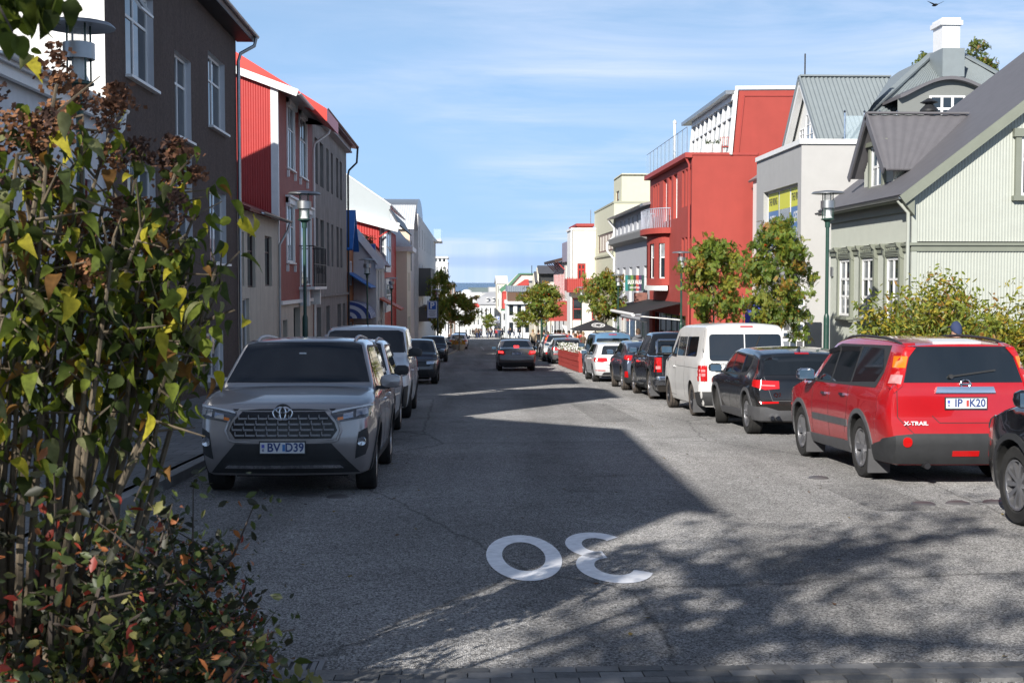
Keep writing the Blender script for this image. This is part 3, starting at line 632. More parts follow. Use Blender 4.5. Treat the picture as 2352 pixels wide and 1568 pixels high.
# L5: grey concrete house with slim paired windows
M_GREYC = mat('grey_concrete', (.27, .25, .235), .9, var=.14, vscale=1.4, stain=.55, bump=.35)
y0, y1 = y1 + .02, at_u(797, XL); L = y1 - y0; o = (XL, y0, 0)
b = empty('grey_house', (0, 0, 0), 0, 'stained grey concrete house with rows of tall dark slit windows', 'building')
zF = PX(803, 361, X=XL).z; zE5 = PX(815, 333, X=XL + .6).z
ub = [(725, 732), (737, 745), (751.5, 757), (762, 766.3), (773.7, 778.7), (782, 787)]
zt_a, zb_a = PX(728, 319, X=XL).z, PX(728, 423, X=XL).z; zt_b, zb_b = PX(728, 500.7, X=XL).z, PX(728, 608, X=XL).z
hs = []
for u0, u1 in ub:
    a_, c_ = at_u(u0, XL) - y0, at_u(u1, XL) - y0
    hs += [(a_, c_, zb_a, zt_a), (a_, c_, zb_b, zt_b)]
zl = PX(728, 677, X=XL).z
gu = [(728, 737), (749, 757), (775, 783), (787, 793)]
for u0, u1 in gu: a_, c_ = at_u(u0, XL) - y0, at_u(u1, XL) - y0; hs.append((a_, c_, gz(62) + .3 - .3 * (u0 > 760), zl - .6))
wall(b, o, UYp, L, -5, zF, hs, M_GREYC, .22)
for h in hs: window(b, o, UYp, *h, M_BLACK, 1, 1, .04, .04, .2, zsplit=[.7])
m = MB(); m.box(XL, XL + .12, y0, y1, zl - .12, zl); m.build('ledge', M_GREYC, b)
m = MB(); m.prism([(XL, y0, zF), (XL + .35, y0, zF + .02), (XL + .35, y0, zF + .1), (XL + .28, y0, zF + .12), (XL + .3, y0, zE5 - .05), (XL, y0, zE5 - .05)], (0, L, 0)); m.build('frieze', mat('grey_white_frieze', (.42, .41, .42), .8, stain=.3, var=.06), b)
body(b, -16, XL, y0, y1, -5, zE5, M_GREYC, -1, skip=('x1',))
slab(b, [(XL + .62, y0 - .1, zE5), (XL + .62, y1 + .3, zE5), (-12, y1 + .3, zE5 + .9), (-12, y0 - .1, zE5 + .9)], .1, M_DRROOF)
gutter(b, (XL + .66, y0, zE5 + .02), (XL + .66, y1 + .3, zE5 + .02), M_DRROOF, .07)
downpipe(b, [(XL + .66, y1 + .1, zE5 - .05), (XL + .6, y1 + .1, zE5 - .9), (XL + .15, y1 + .06, zE5 - 1.35), (XL + .09, y1 + .06, zE5 - 1.6), (XL + .09, y1 + .06, gz(72))], M_BLACK, .06)
m = MB(); m.prism([(XL - 1.5, y0 + 5, zE5 + .2), (XL - 2.6, y0 + 5, zE5 + 1.1), (XL - 2.6, y0 + 5, zE5 + .3)], (0, 1.4, 0)); m.build('roof_hatch', M_BLACK, b)

# L6: orange shop with blue roof
M_ORANGE = mat('orange_render', (.42, .17, .07), .8, var=.12, stain=.2)
M_BLUE = mat('blue_roof_sheet', (.02, .16, .52), .4, var=.06)
y0 = y1 + .02; y1 = at_u(812, XL); ym = (y0 + y1) / 2; L = y1 - y0; o = (XL, y0, 0)
b = empty('orange_shop', (0, 0, 0), 0, 'small orange shop with a blue gable roof and striped awning', 'building')
zp = PX(805, 487, X=XL).z; ze = PX(804, 574, X=XL).z
dn = (L * .4, L * .60, PX(805, 655, X=XL).z, PX(805, 600, X=XL).z); sh = (L * .1, L * .9, gz(76) + .5, gz(76) + 2.4)
wall(b, o, UYp, L, -5.5, ze, [sh], M_ORANGE, top=[(0, ze), (L, ze), (L / 2, zp)])
window(b, (XL + .05, y0, 0), UYp, *dn, M_WHITE, 1, 1, .07, .05, .03); window(b, o, UYp, *sh, M_WHITE, 4, 1, .08, .06, .1)
w_ = empty('round_window', (0, 0, 0)); w_.parent = b; m = MB(); cz = zp - 1.7; m.lathe([(.0, .04), (.35, .04), (.45, .06), (.45, .0)], 20, (XL, ym, cz), 0, 'x'); m.build('frame', M_WHITE, w_)
m = MB(); m.lathe([(0, .05), (.35, .05)], 20, (XL + .01, ym, cz), 0, 'x'); m.build('pane', M_SKYGL, w_)
sl6 = (zp - ze) / (ym - y0)
slab(b, [(XL + .35, y0 - .1, ze - .1 * sl6 + .1), (XL + .35, ym, zp + .1), (-13, ym, zp + .1), (-13, y0 - .1, ze - .1 * sl6 + .1)], .1, M_BLUE)
slab(b, [(XL + .35, y1 + .3, ze - .3 * sl6 + .1), (-13, y1 + .3, ze - .3 * sl6 + .1), (-13, ym, zp + .1), (XL + .35, ym, zp + .1)], .1, M_BLUE)
body(b, -13, XL, y0, y1, -5.5, ze, M_ORANGE, -1, skip=('x1',))
za = PX(812, 660, X=XL + .6).z; slab(b, [(XL, y0 + .2, za + .9), (XL, y1, za + .9), (XL + 1.4, y1, za), (XL + 1.4, y0 + .2, za)], .06, M_BLUE, 'blue_canopy')
# striped awning: own thing
L = 5.2; t = empty('striped_awning', (0, 0, 0), 0, 'rounded blue and white striped awning on the orange shop', 'awning'); M_AWB = mat('awning_blue', (.04, .07, .25), .8); M_AWW = mat('awning_white', (.55, .58, .66), .8)
za2 = PX(815, 690, X=XL).z; ns = 9; AR = 1.0
for k in range(ns):
    ya, yb = y0 + .4 + (L - .6) * k / ns, y0 + .4 + (L - .6) * (k + 1) / ns; vs = []; fs = []
    for i in range(9): a_ = math.pi / 2 * i / 8; x_, z_ = XL + 1.35 * math.sin(a_), za2 - AR + AR * math.cos(a_); vs += [(x_, ya, z_), (x_, yb, z_)]
    for i in range(8): fs.append((2 * i, 2 * i + 1, 2 * i + 3, 2 * i + 2))
    ob = mesh_obj('stripe', vs, fs, M_AWB if k % 2 else M_AWW, t); md = ob.modifiers.new('thickness', 'SOLIDIFY'); md.thickness = .03
for ya in (y0 + .4,):
    for k in range(5):
        r0_, r1_ = .2 * k, .2 * k + .2; mm_ = MB()
        for i in range(8): a0_, a1_ = math.pi / 2 * i / 8, math.pi / 2 * (i + 1) / 8; mm_.quad(*[(XL + 1.35 * r_ * math.sin(q_), ya, za2 - AR + AR * r_ * math.cos(q_)) for r_, q_ in ((r0_, a0_), (r1_, a0_), (r1_, a1_), (r0_, a1_))])
        mm_.build('stripe', M_AWW if k % 2 else M_AWB, t)

# L7: pale house with steep dark red roof (from here on the fronts stand nearer the kerb)
XL = -5.5
M_PALE = mat('pale_grey_render', (.6, .59, .57), .85, var=.05, stain=.12)
y0 = y1 + .02; y1 = at_u(883, XL); L = y1 - y0; o = (XL, y0, 0)
b = empty('pale_gabled_house', (0, 0, 0), 0, 'pale house with steep dark red roof and white verge', 'building')
pa, pb = PX(810, 524, Y=y0), PX(873, 603, Y=y0); sl = (pa.z - pb.z) / (pb.x - pa.x); zE7 = pb.z - sl * (XL - pb.x)
xr_ = -6.75; zr_ = zE7 + sl * (XL - xr_)
hs = [(1.5 + i * 2.4, 2.6 + i * 2.4, z, z + 1.9) for i in range(int(L / 2.4) - 1) for z in (gz(86) + .8, gz(86) + 4.0) if z + 1.9 < zE7 - .2]
wall(b, o, UYp, L, -6, zE7, hs, M_PALE, .12)
for h in hs: window(b, o, UYp, *h, M_WHITE, 2, 1, .07, .05, .1, split=False)
wall(b, (xr_ - 1.4, y0, 0), UXp, XL - xr_ + 1.4, -6, zE7, [], M_PALE, top=[(0, zE7), (XL - xr_ + 1.4, zE7), (1.4, zr_)])
body(b, xr_ - 1.4, XL, y0, y1, -6, zE7, M_PALE, -1, skip=('x1', 'y0'))
slab(b, [(XL + .45, y0 - .25, zE7 - .45 * sl + .12), (XL + .45, y1, zE7 - .45 * sl + .12), (xr_, y1, zr_ + .12), (xr_, y0 - .25, zr_ + .12)], .12, M_DRROOF)
slab(b, [(xr_ - 1.6, y0 - .25, zr_ - 1.6 * sl), (xr_, y0 - .25, zr_ + .12), (xr_, y1, zr_ + .12), (xr_ - 1.6, y1, zr_ - 1.6 * sl)], .12, M_DRROOF)
m = MB(); m.bar((XL + .48, y0 - .3, zE7 - .48 * sl + .05), (xr_, y0 - .3, zr_ + .05), .08, .42); m.build('bargeboard', M_WHITE, b)
m = MB(); m.box(XL - .02, XL + .5, y0 - .3, y0 + .5, zE7 - .7, zE7 - .42); m.build('eave_return', M_WHITE, b)
for k in (2, 5):
    s_ = Vector((xr_ - XL, 0, zr_ - zE7)).normalized(); c = Vector((XL, y0 + k, zE7 + .14)) + s_ * 1.2; m = MB(); m.obox(c, s_ * .4, Vector((0, .4, 0)), s_.cross(Vector((0, 1, 0))) * .05); m.build('roof_window', M_GLASS, b)
# pale blue porch balcony with banner
t0 = PX(811, 562, Y=y0 + 1); t1 = PX(861, 612, Y=y0 + 1); bx0, bx1 = XL - 1.5, t1.x
t = empty('porch_balcony', (0, 0, 0)); t.parent = b; m = MB(); zz0, zz1 = t1.z, t0.z
M_PBLUE = mat('pale_blue_paint', (.38, .45, .62), .6)
for xx in (t0.x, (t0.x + t1.x) / 2 - .1, t1.x): m.box(xx - .06, xx + .06, y0 + .9, y0 + 1.02, zz0, zz1)
for zz in (zz0, (zz0 + zz1) / 2, zz1): m.box(t0.x, t1.x + .06, y0 + .9, y0 + 1.02, zz - .06, zz + .06)
m.box(t0.x, t1.x, y0 + 1.0, y0 + 3.2, zz0 - .1, zz0); m.build('balcony', M_PBLUE, t)
ban = empty('banner', (0, 0, 0), 0, 'blue green and purple banner hanging on the pale blue balcony', 'banner')
xa, xb = PX(838, 560, Y=y0 + .85).x, PX(861, 560, Y=y0 + .85).x
cs = [(.05, .13, .5), (.1, .2, .6), (.5, .65, .12), (.3, .6, .2), (.35, .2, .55)]
for k in range(4):
    za_, zb_ = zz1 - (zz1 - zz0) * k / 4, zz1 - (zz1 - zz0) * (k + 1) / 4; m = MB(); m.box(xa, xb, y0 + .82, y0 + .86, zb_, za_); m.build('banner_field', mat('banner%d' % k, cs[k], .7), ban)
for nm, x_, col, lab in (('flower_pot', t0.x + .8, (.3, .08, .04), 'terracotta flower pot on the balcony rail'), ('flower_pot', t0.x + 1.15, (.3, .08, .04), 'terracotta flower pot on the balcony rail')):
    fp = empty(nm, (x_, y0 + .96, zz1 + .06), 0, lab, 'flower pot', 'pots on the balcony rail'); m = MB(); m.lathe([(.001, 0), (.1, 0), (.14, .22), (.001, .2)], 10); m.build('pot', mat('terracotta', col, .8), fp)
    m = MB()
    for k in range(60): q = Vector((random.gauss(0, .14), random.gauss(0, .1), .35 + random.gauss(0, .1))); a_ = Vector((random.gauss(0, 1), random.gauss(0, 1), random.gauss(0, 1))).normalized() * .05; c_ = a_.orthogonal().normalized() * .03; m.quad(q - a_, q + c_, q + a_, q - c_)
    m.build('foliage', mat('pot_leaf', (.06, .11, .03), .7), fp)
# terracotta canopy over the entrance
pc = PX(862, 715, X=XL + .9); slab(b, [(XL, y0 + 3, pc.z + .5), (XL, y0 + 7, pc.z + .5), (XL + 1.4, y0 + 7, pc.z - .25), (XL + 1.4, y0 + 3, pc.z - .25)], .1, mat('orange_canopy', (.55, .12, .05), .6), 'entrance_canopy')

# L8: red corrugated house with white gable, bay window
XL = -5.85
y0 = y1 + .02; y1 = at_u(909, XL) ; L = y1 - y0; o = (XL, y0, 0)
b = empty('red_bay_house', (0, 0, 0), 0, 'red corrugated house with huge white gable and bay windows', 'building')
p1, p2, p3 = PX(797, 402, Y=y0), PX(896, 470, Y=y0), PX(916, 512, Y=y0 - .4); q1 = PX(800, 492, Y=y0)
zE8 = PX(885, 515, Y=y0).z; s8 = (q1.z - zE8) / (q1.x - PX(885, 515, Y=y0).x)
xl = -15.0; zv = lambda x: zE8 + s8 * (x - PX(885, 515, Y=y0).x)
sg = (p1.z - p2.z) / (p1.x - p2.x)
corr(b, (xl, y0, 0), UXp, XL - xl, -6, lambda s: zv(xl + s), M_RED, .18, .02)
m = MB(); m.prism([(p2.x, y0 - .05, zv(p2.x) + .2), (p2.x, y0 - .05, p2.z), (xl, y0 - .05, p1.z + sg * (xl - p1.x)), (xl, y0 - .05, zv(xl) + .2)], (0, .2, 0)); m.build('gable', mat('pale_panel', (.42, .46, .47), .6, var=.02), b)
m = MB(); m.bar((p3.x, y0 - .3, zv(p3.x)), (xl, y0 - .3, zv(xl)), .5, .62); m.build('bargeboard', M_WHITE, b)
slab(b, [(p2.x + .1, y0 - .1, p2.z + .0), (p2.x + .1, y1, p2.z + .0), (xl, y1, p1.z + sg * (xl - p1.x) + .12), (xl, y0 - .1, p1.z + sg * (xl - p1.x) + .12)], .1, M_WROOF)
slab(b, [(p3.x, y0 - .2, zv(p3.x) + .25), (p3.x, y1, zv(p3.x) + .25), (p2.x, y1, p2.z - .3), (p2.x, y0 - .2, p2.z - .3)], .1, M_DKROOF)
body(b, xl, XL, y0, y1, -6, zv(XL) - .1, M_RED, -1, skip=('y0',))
corr(b, (XL + .02, y0, 0), UYp, L, -6, zv(XL) - .1, M_RED, .18, .02)
for ua, ub_, va, vb_ in ((870, 906, 523, 613), (872, 905, 705 - 55, 760 - 55)):
    X8 = XL + .45; z0_, z1_ = PX(890, vb_, X=X8).z, PX(890, va, X=X8).z; ya, yb = y0 + .25, y0 + 6
    m = MB(); m.box(XL, X8, ya, yb, z0_ - .35, z0_); m.build('bay_base', M_WHITE, b); m = MB(); m.box(XL, X8, ya, yb, z1_, z1_ + .3); m.build('bay_top', M_WHITE, b)
    window(b, (XL + .0, ya, 0), UXp, 0, .45, z0_, z1_, M_WHITE, 1, 2, .1, .06, 0, glass=M_GLASSW)
    window(b, (X8, ya, 0), UYp, 0, yb - ya, z0_, z1_, M_WHITE, 3, 2, .1, .08, 0, glass=[M_GLASS, M_GLASSW])
m = MB(); m.bar(PX(869, 545, Y=y0 - .1), PX(908, 520, Y=y0 - .1), .09, .09); m.bar(PX(869, 545, Y=y0 - .1), PX(868, 612, Y=y0 - .1), .09, .09); m.build('downpipe', M_RED, b)
z0_ = gz(112); window(b, (XL + .05, y0 + .4, 0), UYp, 0, 7, z0_ + .6, z0_ + 2.6, M_WHITE, 6, 1, .1, .08, 0, glass=M_GLASS)

# L9: cream building with white ribbed roofs
M_CREAM = mat('cream_render', (.74, .68, .56), .8, var=.03)
y0 = y1 + .02; X9 = PX(935, 650, Y=y0).x; y1 = at_u(965, XL + .6) ; L = y1 - y0
b = empty('cream_house', (0, 0, 0), 0, 'bright cream house with white ribbed roofs and a projecting stair block', 'building')
zt = PX(930, 577, Y=y0).z; zb_ = PX(930, 752, Y=y0).z
wall(b, (-14, y0, 0), UXp, 14 + X9, zb_, zt, [], M_CREAM)
m = MB(); m.box(-14, X9, y0, y0 + .2, zb_ - .1, zb_); m.build('soffit', M_CREAM, b)
hs = [(1.6 + k * 1.7, 2.5 + k * 1.7, z, z + 1.6) for k in range(3) for z in (zt - 3.4, zt - 7.2)]
wall(b, (X9, y0, 0), UYp, 7.5, gz(y0) + 2.6, zt, hs, M_CREAM); [window(b, (X9, y0, 0), UYp, *h, M_WHITE, 1, 1, .07, .05, .1, split=False) for h in hs]
body(b, -14, XL + .3, y0 + .3, y0 + 7.5, -8, zb_, M_GREYC, 0)
zr = zt + 1.6; corr_roof(b, (-14, y0 - .2, zt + .35), (X9 + .5, y0 - .2, zt + .35), (X9 - 1.2, y0 + 3.5, zr + .7), (-14, y0 + 3.5, zr + .7), M_WROOF, .2, .02)
m = MB(); m.box(-14, X9 + .5, y0 - .3, y0 - .05, zt, zt + .38); m.box(X9, X9 + .5, y0 - .05, y0 + 7.5, zt, zt + .38); m.build('fascia', M_WHITE, b)
# taller rear wing with steep white roof
yw = y0 + 7.6; pa, pb = PX(942, 532, Y=yw), PX(958, 432, Y=yw); xw = PX(941, 500, Y=yw).x
zw = PX(930, 520, Y=yw).z; zp = PX(950, 471, Y=yw + 5).z
wall(b, (-16, yw, 0), UXp, 16 + xw, -8, zw, [], mat('peach_render', (.68, .55, .42), .8), reveal=.1)
corr_roof(b, (-16, yw - .3, zw + .1), (xw + .4, yw - .3, zw + .1), (xw + .4, yw + 5, zp), (-16, yw + 5, zp), M_WROOF, .22, .025)
slab(b, [(-16, yw + 10.3, zw + .1), (-16, yw + 5, zp), (xw + .4, yw + 5, zp), (xw + .4, yw + 10.3, zw + .1)], .1, M_WROOF)
m = MB(); m.box(-16, xw + .4, yw - .4, yw - .3, zw - .25, zw + .12); m.build('fascia', M_WHITE, b)
wall(b, (xw, yw, 0), UYp, 10, -8, zw, [(2, 4, zw - 4, zw - 1.2)], M_PALE, top=[(0, zw), (10, zw), (5, zp)])
window(b, (xw, yw, 0), UYp, 2, 4, zw - 4, zw - 1.2, M_BLACK, 2, 1, split=False)
m = MB(); m.lathe([(.35, 0), (.35, .8), (.5, .8), (.5, 1.0), (0, 1.05)], 10, (xw - 3, yw + 4.6, zp - .4)); m.build('roof_vent', M_WHITE, b)

# L10: tall pale building with barrel roof and grey balconies
XL = -5.5
y0 = yw + 10.1; XA = XL + .9; y1 = at_u(1001, XA); L = y1 - y0
M_STEEL2 = mat('barrel_roof_sheet', (.36, .38, .4), .35, metal=.6, var=.08)
b = empty('barrel_roof_building', (0, 0, 0), 0, 'tall pale building with grey barrel roof and roof terrace', 'building')
zt = PX(985, 527, X=XA).z; hs = []
for k in range(9):
    for zz in (zt - 3.2, zt - 7, zt - 10.6): c = L * (k + .5) / 9; hs.append((c - .6, c + .6, zz, zz + 2.1))
wall(b, (XA, y0, 0), UYp, L, -12, zt, hs, M_PALE, .2); [window(b, (XA, y0, 0), UYp, *h, M_STEEL, 1, 1, .08, .06, .15, split=False) for h in hs]
wall(b, (-16, y0, 0), UXp, 16 + XA, -12, zt, [], M_PALE); body(b, -16, XA, y0, y1, -12, zt, M_PALE, -1, skip=('x1', 'y0'))
p0 = PX(990, 457, Y=y0 + 8); vs = []; fs = []; n = 14; yr0, yr1 = y0 + 2, y1 - 2; rx = 8.6; cx_ = XA - rx
yc_ = y0 + 11; zt2 = PX(978, 535, Y=y0 + 1).z; p0 = PX(985, 459, Y=yc_)
for x_ in (-18, XA - .2):
    for k in range(n + 1): a_ = math.pi * k / n; vs.append((x_, yc_ - 10.5 * math.cos(a_), zt2 + (p0.z - zt2) * math.sin(a_) ** .8))
for k in range(n): fs.append((k, k + 1, n + 2 + k, n + 1 + k))
fs += [tuple(range(n + 1)), tuple(range(n + 1, 2 * n + 2))]
mesh_obj('roof', vs, fs, M_STEEL2, b, True, angle=30)
for zz in (PX(1008, 548, X=XA + .8).z,):
    m = MB(); m.box(XA, XA + 1.1, y1 - 12, y1 - .5, zz - .3, zz); t_ = m.build('balcony', M_WHITE, b)
    m = MB(); m.box(XA + 1.05, XA + 1.08, y1 - 12, y1 - .5, zz, zz + 1.5); m.box(XA, XA + 1.05, y1 - 12, y1 - 11.97, zz, zz + 1.5); m.build('glass_rail', M_PANEEDGE, t_)
yq = y0 + 1
for va, vb_, mm_ in ((608, 688, 'a'), (720, 760, 'b')):
    z0_, z1_ = PX(965, vb_, X=XA + 1).z, PX(965, va, X=XA + 1).z; m = MB(); m.box(XA, XA + 1.2, yq, yq + 16, z0_, z1_); m.build('balcony', mat('dark_grey_panel', (.12, .115, .11), .7), b)
strip_y = y1
# L11 beyond: white penthouse block, brown brick block
def far_block(name, label, u0, u1, vt, vb, Y, depth, wm, rm=None, nwx=3, rows=2, pitch=0, cat='building', win=True, fm=None, wh=None, grp=None, ridge='x', glass=None, wside=None):
    a, c = PX(u0, vb, Y=Y), PX(u1, vt, Y=Y); b_ = empty(name, (0, 0, 0), 0, label, cat, grp); W = c.x - a.x; H = c.z - a.z; holes = []
    if win:
        for i in range(nwx):
            for j in range(rows):
                cx = W * (i + .5) / nwx; hw = W / nwx * .26; cz = a.z + H * (j + .5) / rows; hh_ = H / rows * .3; holes.append((cx - hw, cx + hw, cz - hh_, cz + hh_))
    wall(b_, (a.x, Y, 0), UXp, W, min(a.z, gz(Y)) - 3, c.z, holes, wm, .2)
    for h in holes: window(b_, (a.x, Y, 0), UXp, *h, fm or M_WHITE, 1, 1, .12, .1, .12, split=False, glass=glass)
    body(b_, a.x, c.x, Y, Y + depth, min(a.z, gz(Y)) - 3, c.z, wside or wm, 0, skip=('y0',))
    if pitch:
        if ridge == 'x':
            zr_ = c.z + pitch
            slab(b_, [(a.x - .3, Y - .3, c.z), (c.x + .3, Y - .3, c.z), (c.x + .3, Y + depth / 2, zr_), (a.x - .3, Y + depth / 2, zr_)], .2, rm or wm)
            slab(b_, [(a.x - .3, Y + depth + .3, c.z), (a.x - .3, Y + depth / 2, zr_), (c.x + .3, Y + depth / 2, zr_), (c.x + .3, Y + depth + .3, c.z)], .2, rm or wm)
            m = MB(); m.add([(c.x, Y, c.z), (c.x, Y + depth, c.z), (c.x, Y + depth / 2, zr_)], [(0, 1, 2)]); m.add([(a.x, Y, c.z), (a.x, Y + depth, c.z), (a.x, Y + depth / 2, zr_)], [(0, 1, 2)]); m.build('gable', wm, b_)
        else:
            xm = (a.x + c.x) / 2; zr_ = c.z + pitch; m = MB(); m.add([(a.x, Y, c.z), (c.x, Y, c.z), (xm, Y, zr_)], [(0, 1, 2)]); m.build('gable', wm, b_)
            slab(b_, [(a.x - .3, Y - .3, c.z - .1), (xm, Y - .3, zr_ + .15), (xm, Y + depth, zr_ + .15), (a.x - .3, Y + depth, c.z - .1)], .2, rm or wm)
            slab(b_, [(c.x + .3, Y - .3, c.z - .1), (c.x + .3, Y + depth, c.z - .1), (xm, Y + depth, zr_ + .15), (xm, Y - .3, zr_ + .15)], .2, rm or wm)
    else: slab(b_, [(a.x - .1, Y - .1, c.z + .25), (c.x + .1, Y - .1, c.z + .25), (c.x + .1, Y + depth, c.z + .25), (a.x - .1, Y + depth, c.z + .25)], .25, rm or wm)
    return b_, a, c
M_FW = mat('far_white', (.74, .74, .72), .8, var=.04, vscale=.3)
M_FBRICK = mat('far_brown', (.13, .075, .05), .8)
bb, a, c = far_block('penthouse_block', 'white block with glazed penthouse beyond the barrel roof', 990, 1028, 604, 770, 262, 14, M_FW, M_FW, 4, 4, glass=M_GLASS)
a2, c2 = PX(996, 604, Y=263), PX(1025, 590, Y=263)
m = MB(); m.box(a2.x, c2.x, 263, 275, c.z, c2.z - .1); m.build('penthouse', M_GLASS, bb); m = MB(); m.box(a2.x - .4, c2.x + .4, 262.5, 276, c2.z - .3, c2.z + .1)
for k in range(4): xx = a2.x + (c2.x - a2.x) * k / 3; m.box(xx - .2, xx + .2, 262.9, 263.1, c.z, c2.z)
m.build('roof', M_FW, bb)
far_block('brown_block', 'brown brick block with dark roof storey behind the left trees', 1026, 1045, 653, 775, 285, 14, M_FBRICK, M_DKROOF, 2, 3)
# ------------------------------------------------------------------ RIGHT SIDE
def rs(y1, r): return (y1 - r[1], y1 - r[0], r[2], r[3])
M_SAGE = mat('sage_corrugated', (.42, .44, .39), .5, var=.04)
M_SAGED = mat('sage_trim', (.21, .225, .18), .55, var=.06)
M_SLATE = mat('slate_grey_roof', (.135, .13, .14), .55, var=.08)
# R1: sage green house
ya, yb = PX(2098, 445, X=XR).y, at_u(1908, XR); L = yb - ya; o = (XR, yb, 0)
b = empty('sage_house', (0, 0, 0), 0, 'sage green corrugated house with dark grey roof and a dormer', 'building')
zE = PX(2093, 452, X=XR - .3).z; pv_ = PX(2352, 240, Y=ya - .25); sl = (pv_.z - zE) / (pv_.x - (XR - .35)); zW = zE + sl * .35
xr_ = 18.2; zr_ = zE + sl * (xr_ - XR + .35); zc = PX(2120, 562, Y=ya).z
corr(b, (XR, ya, 0), UXp, 2 * (xr_ - XR), lambda s: zc + .08, lambda s: zW - .05 + sl * (s if s < xr_ - XR else 2 * (xr_ - XR) - s), M_SAGE)
corr(b, (XR, ya, 0), UXp, 2 * (xr_ - XR), -2.5, zc - .14, M_SAGE)
corr(b, (XR, yb, 0), UYn, L, -2.5, zc - .14, M_SAGE); corr(b, (XR, yb, 0), UYn, L, zc + .08, zW - .1, M_SAGE)
m = MB(); m.box(XR - .1, xr_ + 7, ya - .1, ya, zc - .02, zc + .05); m.box(XR - .05, xr_ + 7, ya - .05, ya, zc - .16, zc - .02); m.box(XR - .1, XR, ya, yb, zc - .02, zc + .05); m.box(XR - .05, XR, ya, yb, zc - .16, zc - .02); m.build('string_course', M_SAGED, b)
m = MB(); m.box(XR - .035, XR + .1, ya - .03, ya + .1, -2.5, zc - .16); m.box(XR - .035, XR + .1, ya - .03, ya + .1, zc + .05, zW - .1); m.build('corner_board', M_SAGE, b)
m = MB(); m.quad((XR, yb, -2.5), (2 * xr_ - XR, yb, -2.5), (2 * xr_ - XR, yb, zW), (XR, yb, zW)); m.quad((2 * xr_ - XR, ya, -2.5), (2 * xr_ - XR, yb, -2.5), (2 * xr_ - XR, yb, zW), (2 * xr_ - XR, ya, zW)); m.add([(XR, yb, zW), (2 * xr_ - XR, yb, zW), (xr_, yb, zr_)], [(0, 1, 2)]); m.build('rear_wall', M_SAGE, b)
xe = XR - .35
slab(b, [(xe, ya - .25, zE + .1), (xe, yb + .25, zE + .1), (xr_, yb + .25, zr_ + .1), (xr_, ya - .25, zr_ + .1)], .08, M_SLATE)
slab(b, [(2 * xr_ - xe, ya - .25, zE + .1), (xr_, ya - .25, zr_ + .1), (xr_, yb + .25, zr_ + .1), (2 * xr_ - xe, yb + .25, zE + .1)], .08, M_SLATE)
m = MB(); m.bar((xe - .02, ya - .28, zE - .05), (xr_, ya - .28, zr_ - .05), .07, .24); m.bar((2 * xr_ - xe, ya - .28, zE - .05), (xr_, ya - .28, zr_ - .05), .07, .24); m.build('bargeboard', M_SAGED, b)
m = MB(); m.box(xe, XR - .035, ya - .2, yb + .2, zE - .05, zE); m.box(XR - .08, XR - .035, ya, yb, zE - .3, zE - .05); m.build('soffit', M_SAGED, b)
m = MB(); m.prism([(xe - .02, ya - .22, zE - .02), (XR - .04, ya - .22, zE - .02), (XR - .04, ya - .22, zE - .42)], (0, .3, 0)); m.build('eave_bracket', M_SAGED, b)
gutter(b, (xe - .05, ya - .25, zE + .03), (xe - .05, yb + .2, zE + .03), M_STEEL, .06)
downpipe(b, [(xe - .05, ya - .05, zE - .05), (XR - .14, ya - .05, zE - .35), (XR - .14, ya - .05, -1.2)], M_SAGE, .045)
for u0, u1, vt, vb in ((1932, 1958, 596, 725), (1983.5, 2012, 593, 730), (2040.7, 2070.7, 591, 736)):
    r = rs(yb, wr(XR, u0, u1, vt, vb)); w_ = window(b, (XR - .06, yb, 0), UYn, *r, M_WHITE, 2, 3, .07, .06, .04, glass=[M_GLASSW, M_GLASS])
    y_0, y_1 = yb - r[1], yb - r[0]; m = MB()
    m.box(XR - .1, XR, y_0 - .13, y_0, r[2] - .02, r[3] + .3); m.box(XR - .1, XR, y_1, y_1 + .13, r[2] - .02, r[3] + .3)
    m.box(XR - .08, XR, y_0, y_1, r[3], r[3] + .3)
    for k in range(4): m.box(XR - .1 - .015 * (k % 2), XR - .08, y_0, y_1, r[3] + .02 + k * .04, r[3] + .05 + k * .04)
    for k in range(7): yy = y_0 + .06 + (y_1 - y_0 - .12) * k / 6; m.lathe([(.001, -.02), (.035, -.02), (.035, 0), (.001, 0)], 8, (XR - .08, yy, r[3] + .23 - .03 * abs(k - 3) / 3), 0, 'x')
    for yy in (y_0 - .16, y_1 + .04):
        m.prism([(XR, yy, r[3] + .36), (XR - .22, yy, r[3] + .36), (XR - .2, yy, r[3] + .28), (XR - .12, yy, r[3] + .2), (XR - .13, yy, r[3] + .1), (XR - .1, yy, r[3]), (XR, yy, r[3] - .05)], (0, .12, 0))
    m.box(XR - .22, XR, y_0 - .18, y_1 + .18, r[2] - .1, r[2] - .02); m.box(XR - .14, XR, y_0 - .12, y_1 + .12, r[2] - .16, r[2] - .1); m.build('casing', M_SAGED, w_)
# gable window at the picture's edge
g0, g1 = PX(2341, 450, Y=ya), PX(2341, 315, Y=ya); w_ = window(b, (g0.x, ya - .05, 0), UXp, 0, 1.0, g0.z, g1.z, M_WHITE, 2, 1, .07, .06, .04, zsplit=[.62])
m = MB(); m.box(g0.x - .14, g0.x, ya - .1, ya, g0.z, g1.z); m.box(g0.x + 1, g0.x + 1.14, ya - .1, ya, g0.z, g1.z); m.box(g0.x - .2, g0.x + 1.2, ya - .14, ya, g1.z, g1.z + .2); m.box(g0.x - .2, g0.x + 1.2, ya - .16, ya, g0.z - .12, g0.z); m.build('casing', M_SAGED, w_)
m = MB(); yy = at_u(1913, XR); zz = PX(1913, 624, X=XR).z; m.box(XR - .06, XR, yy - .08, yy + .08, zz - .14, zz + .14); m.build('meter_box', M_STEEL, b)
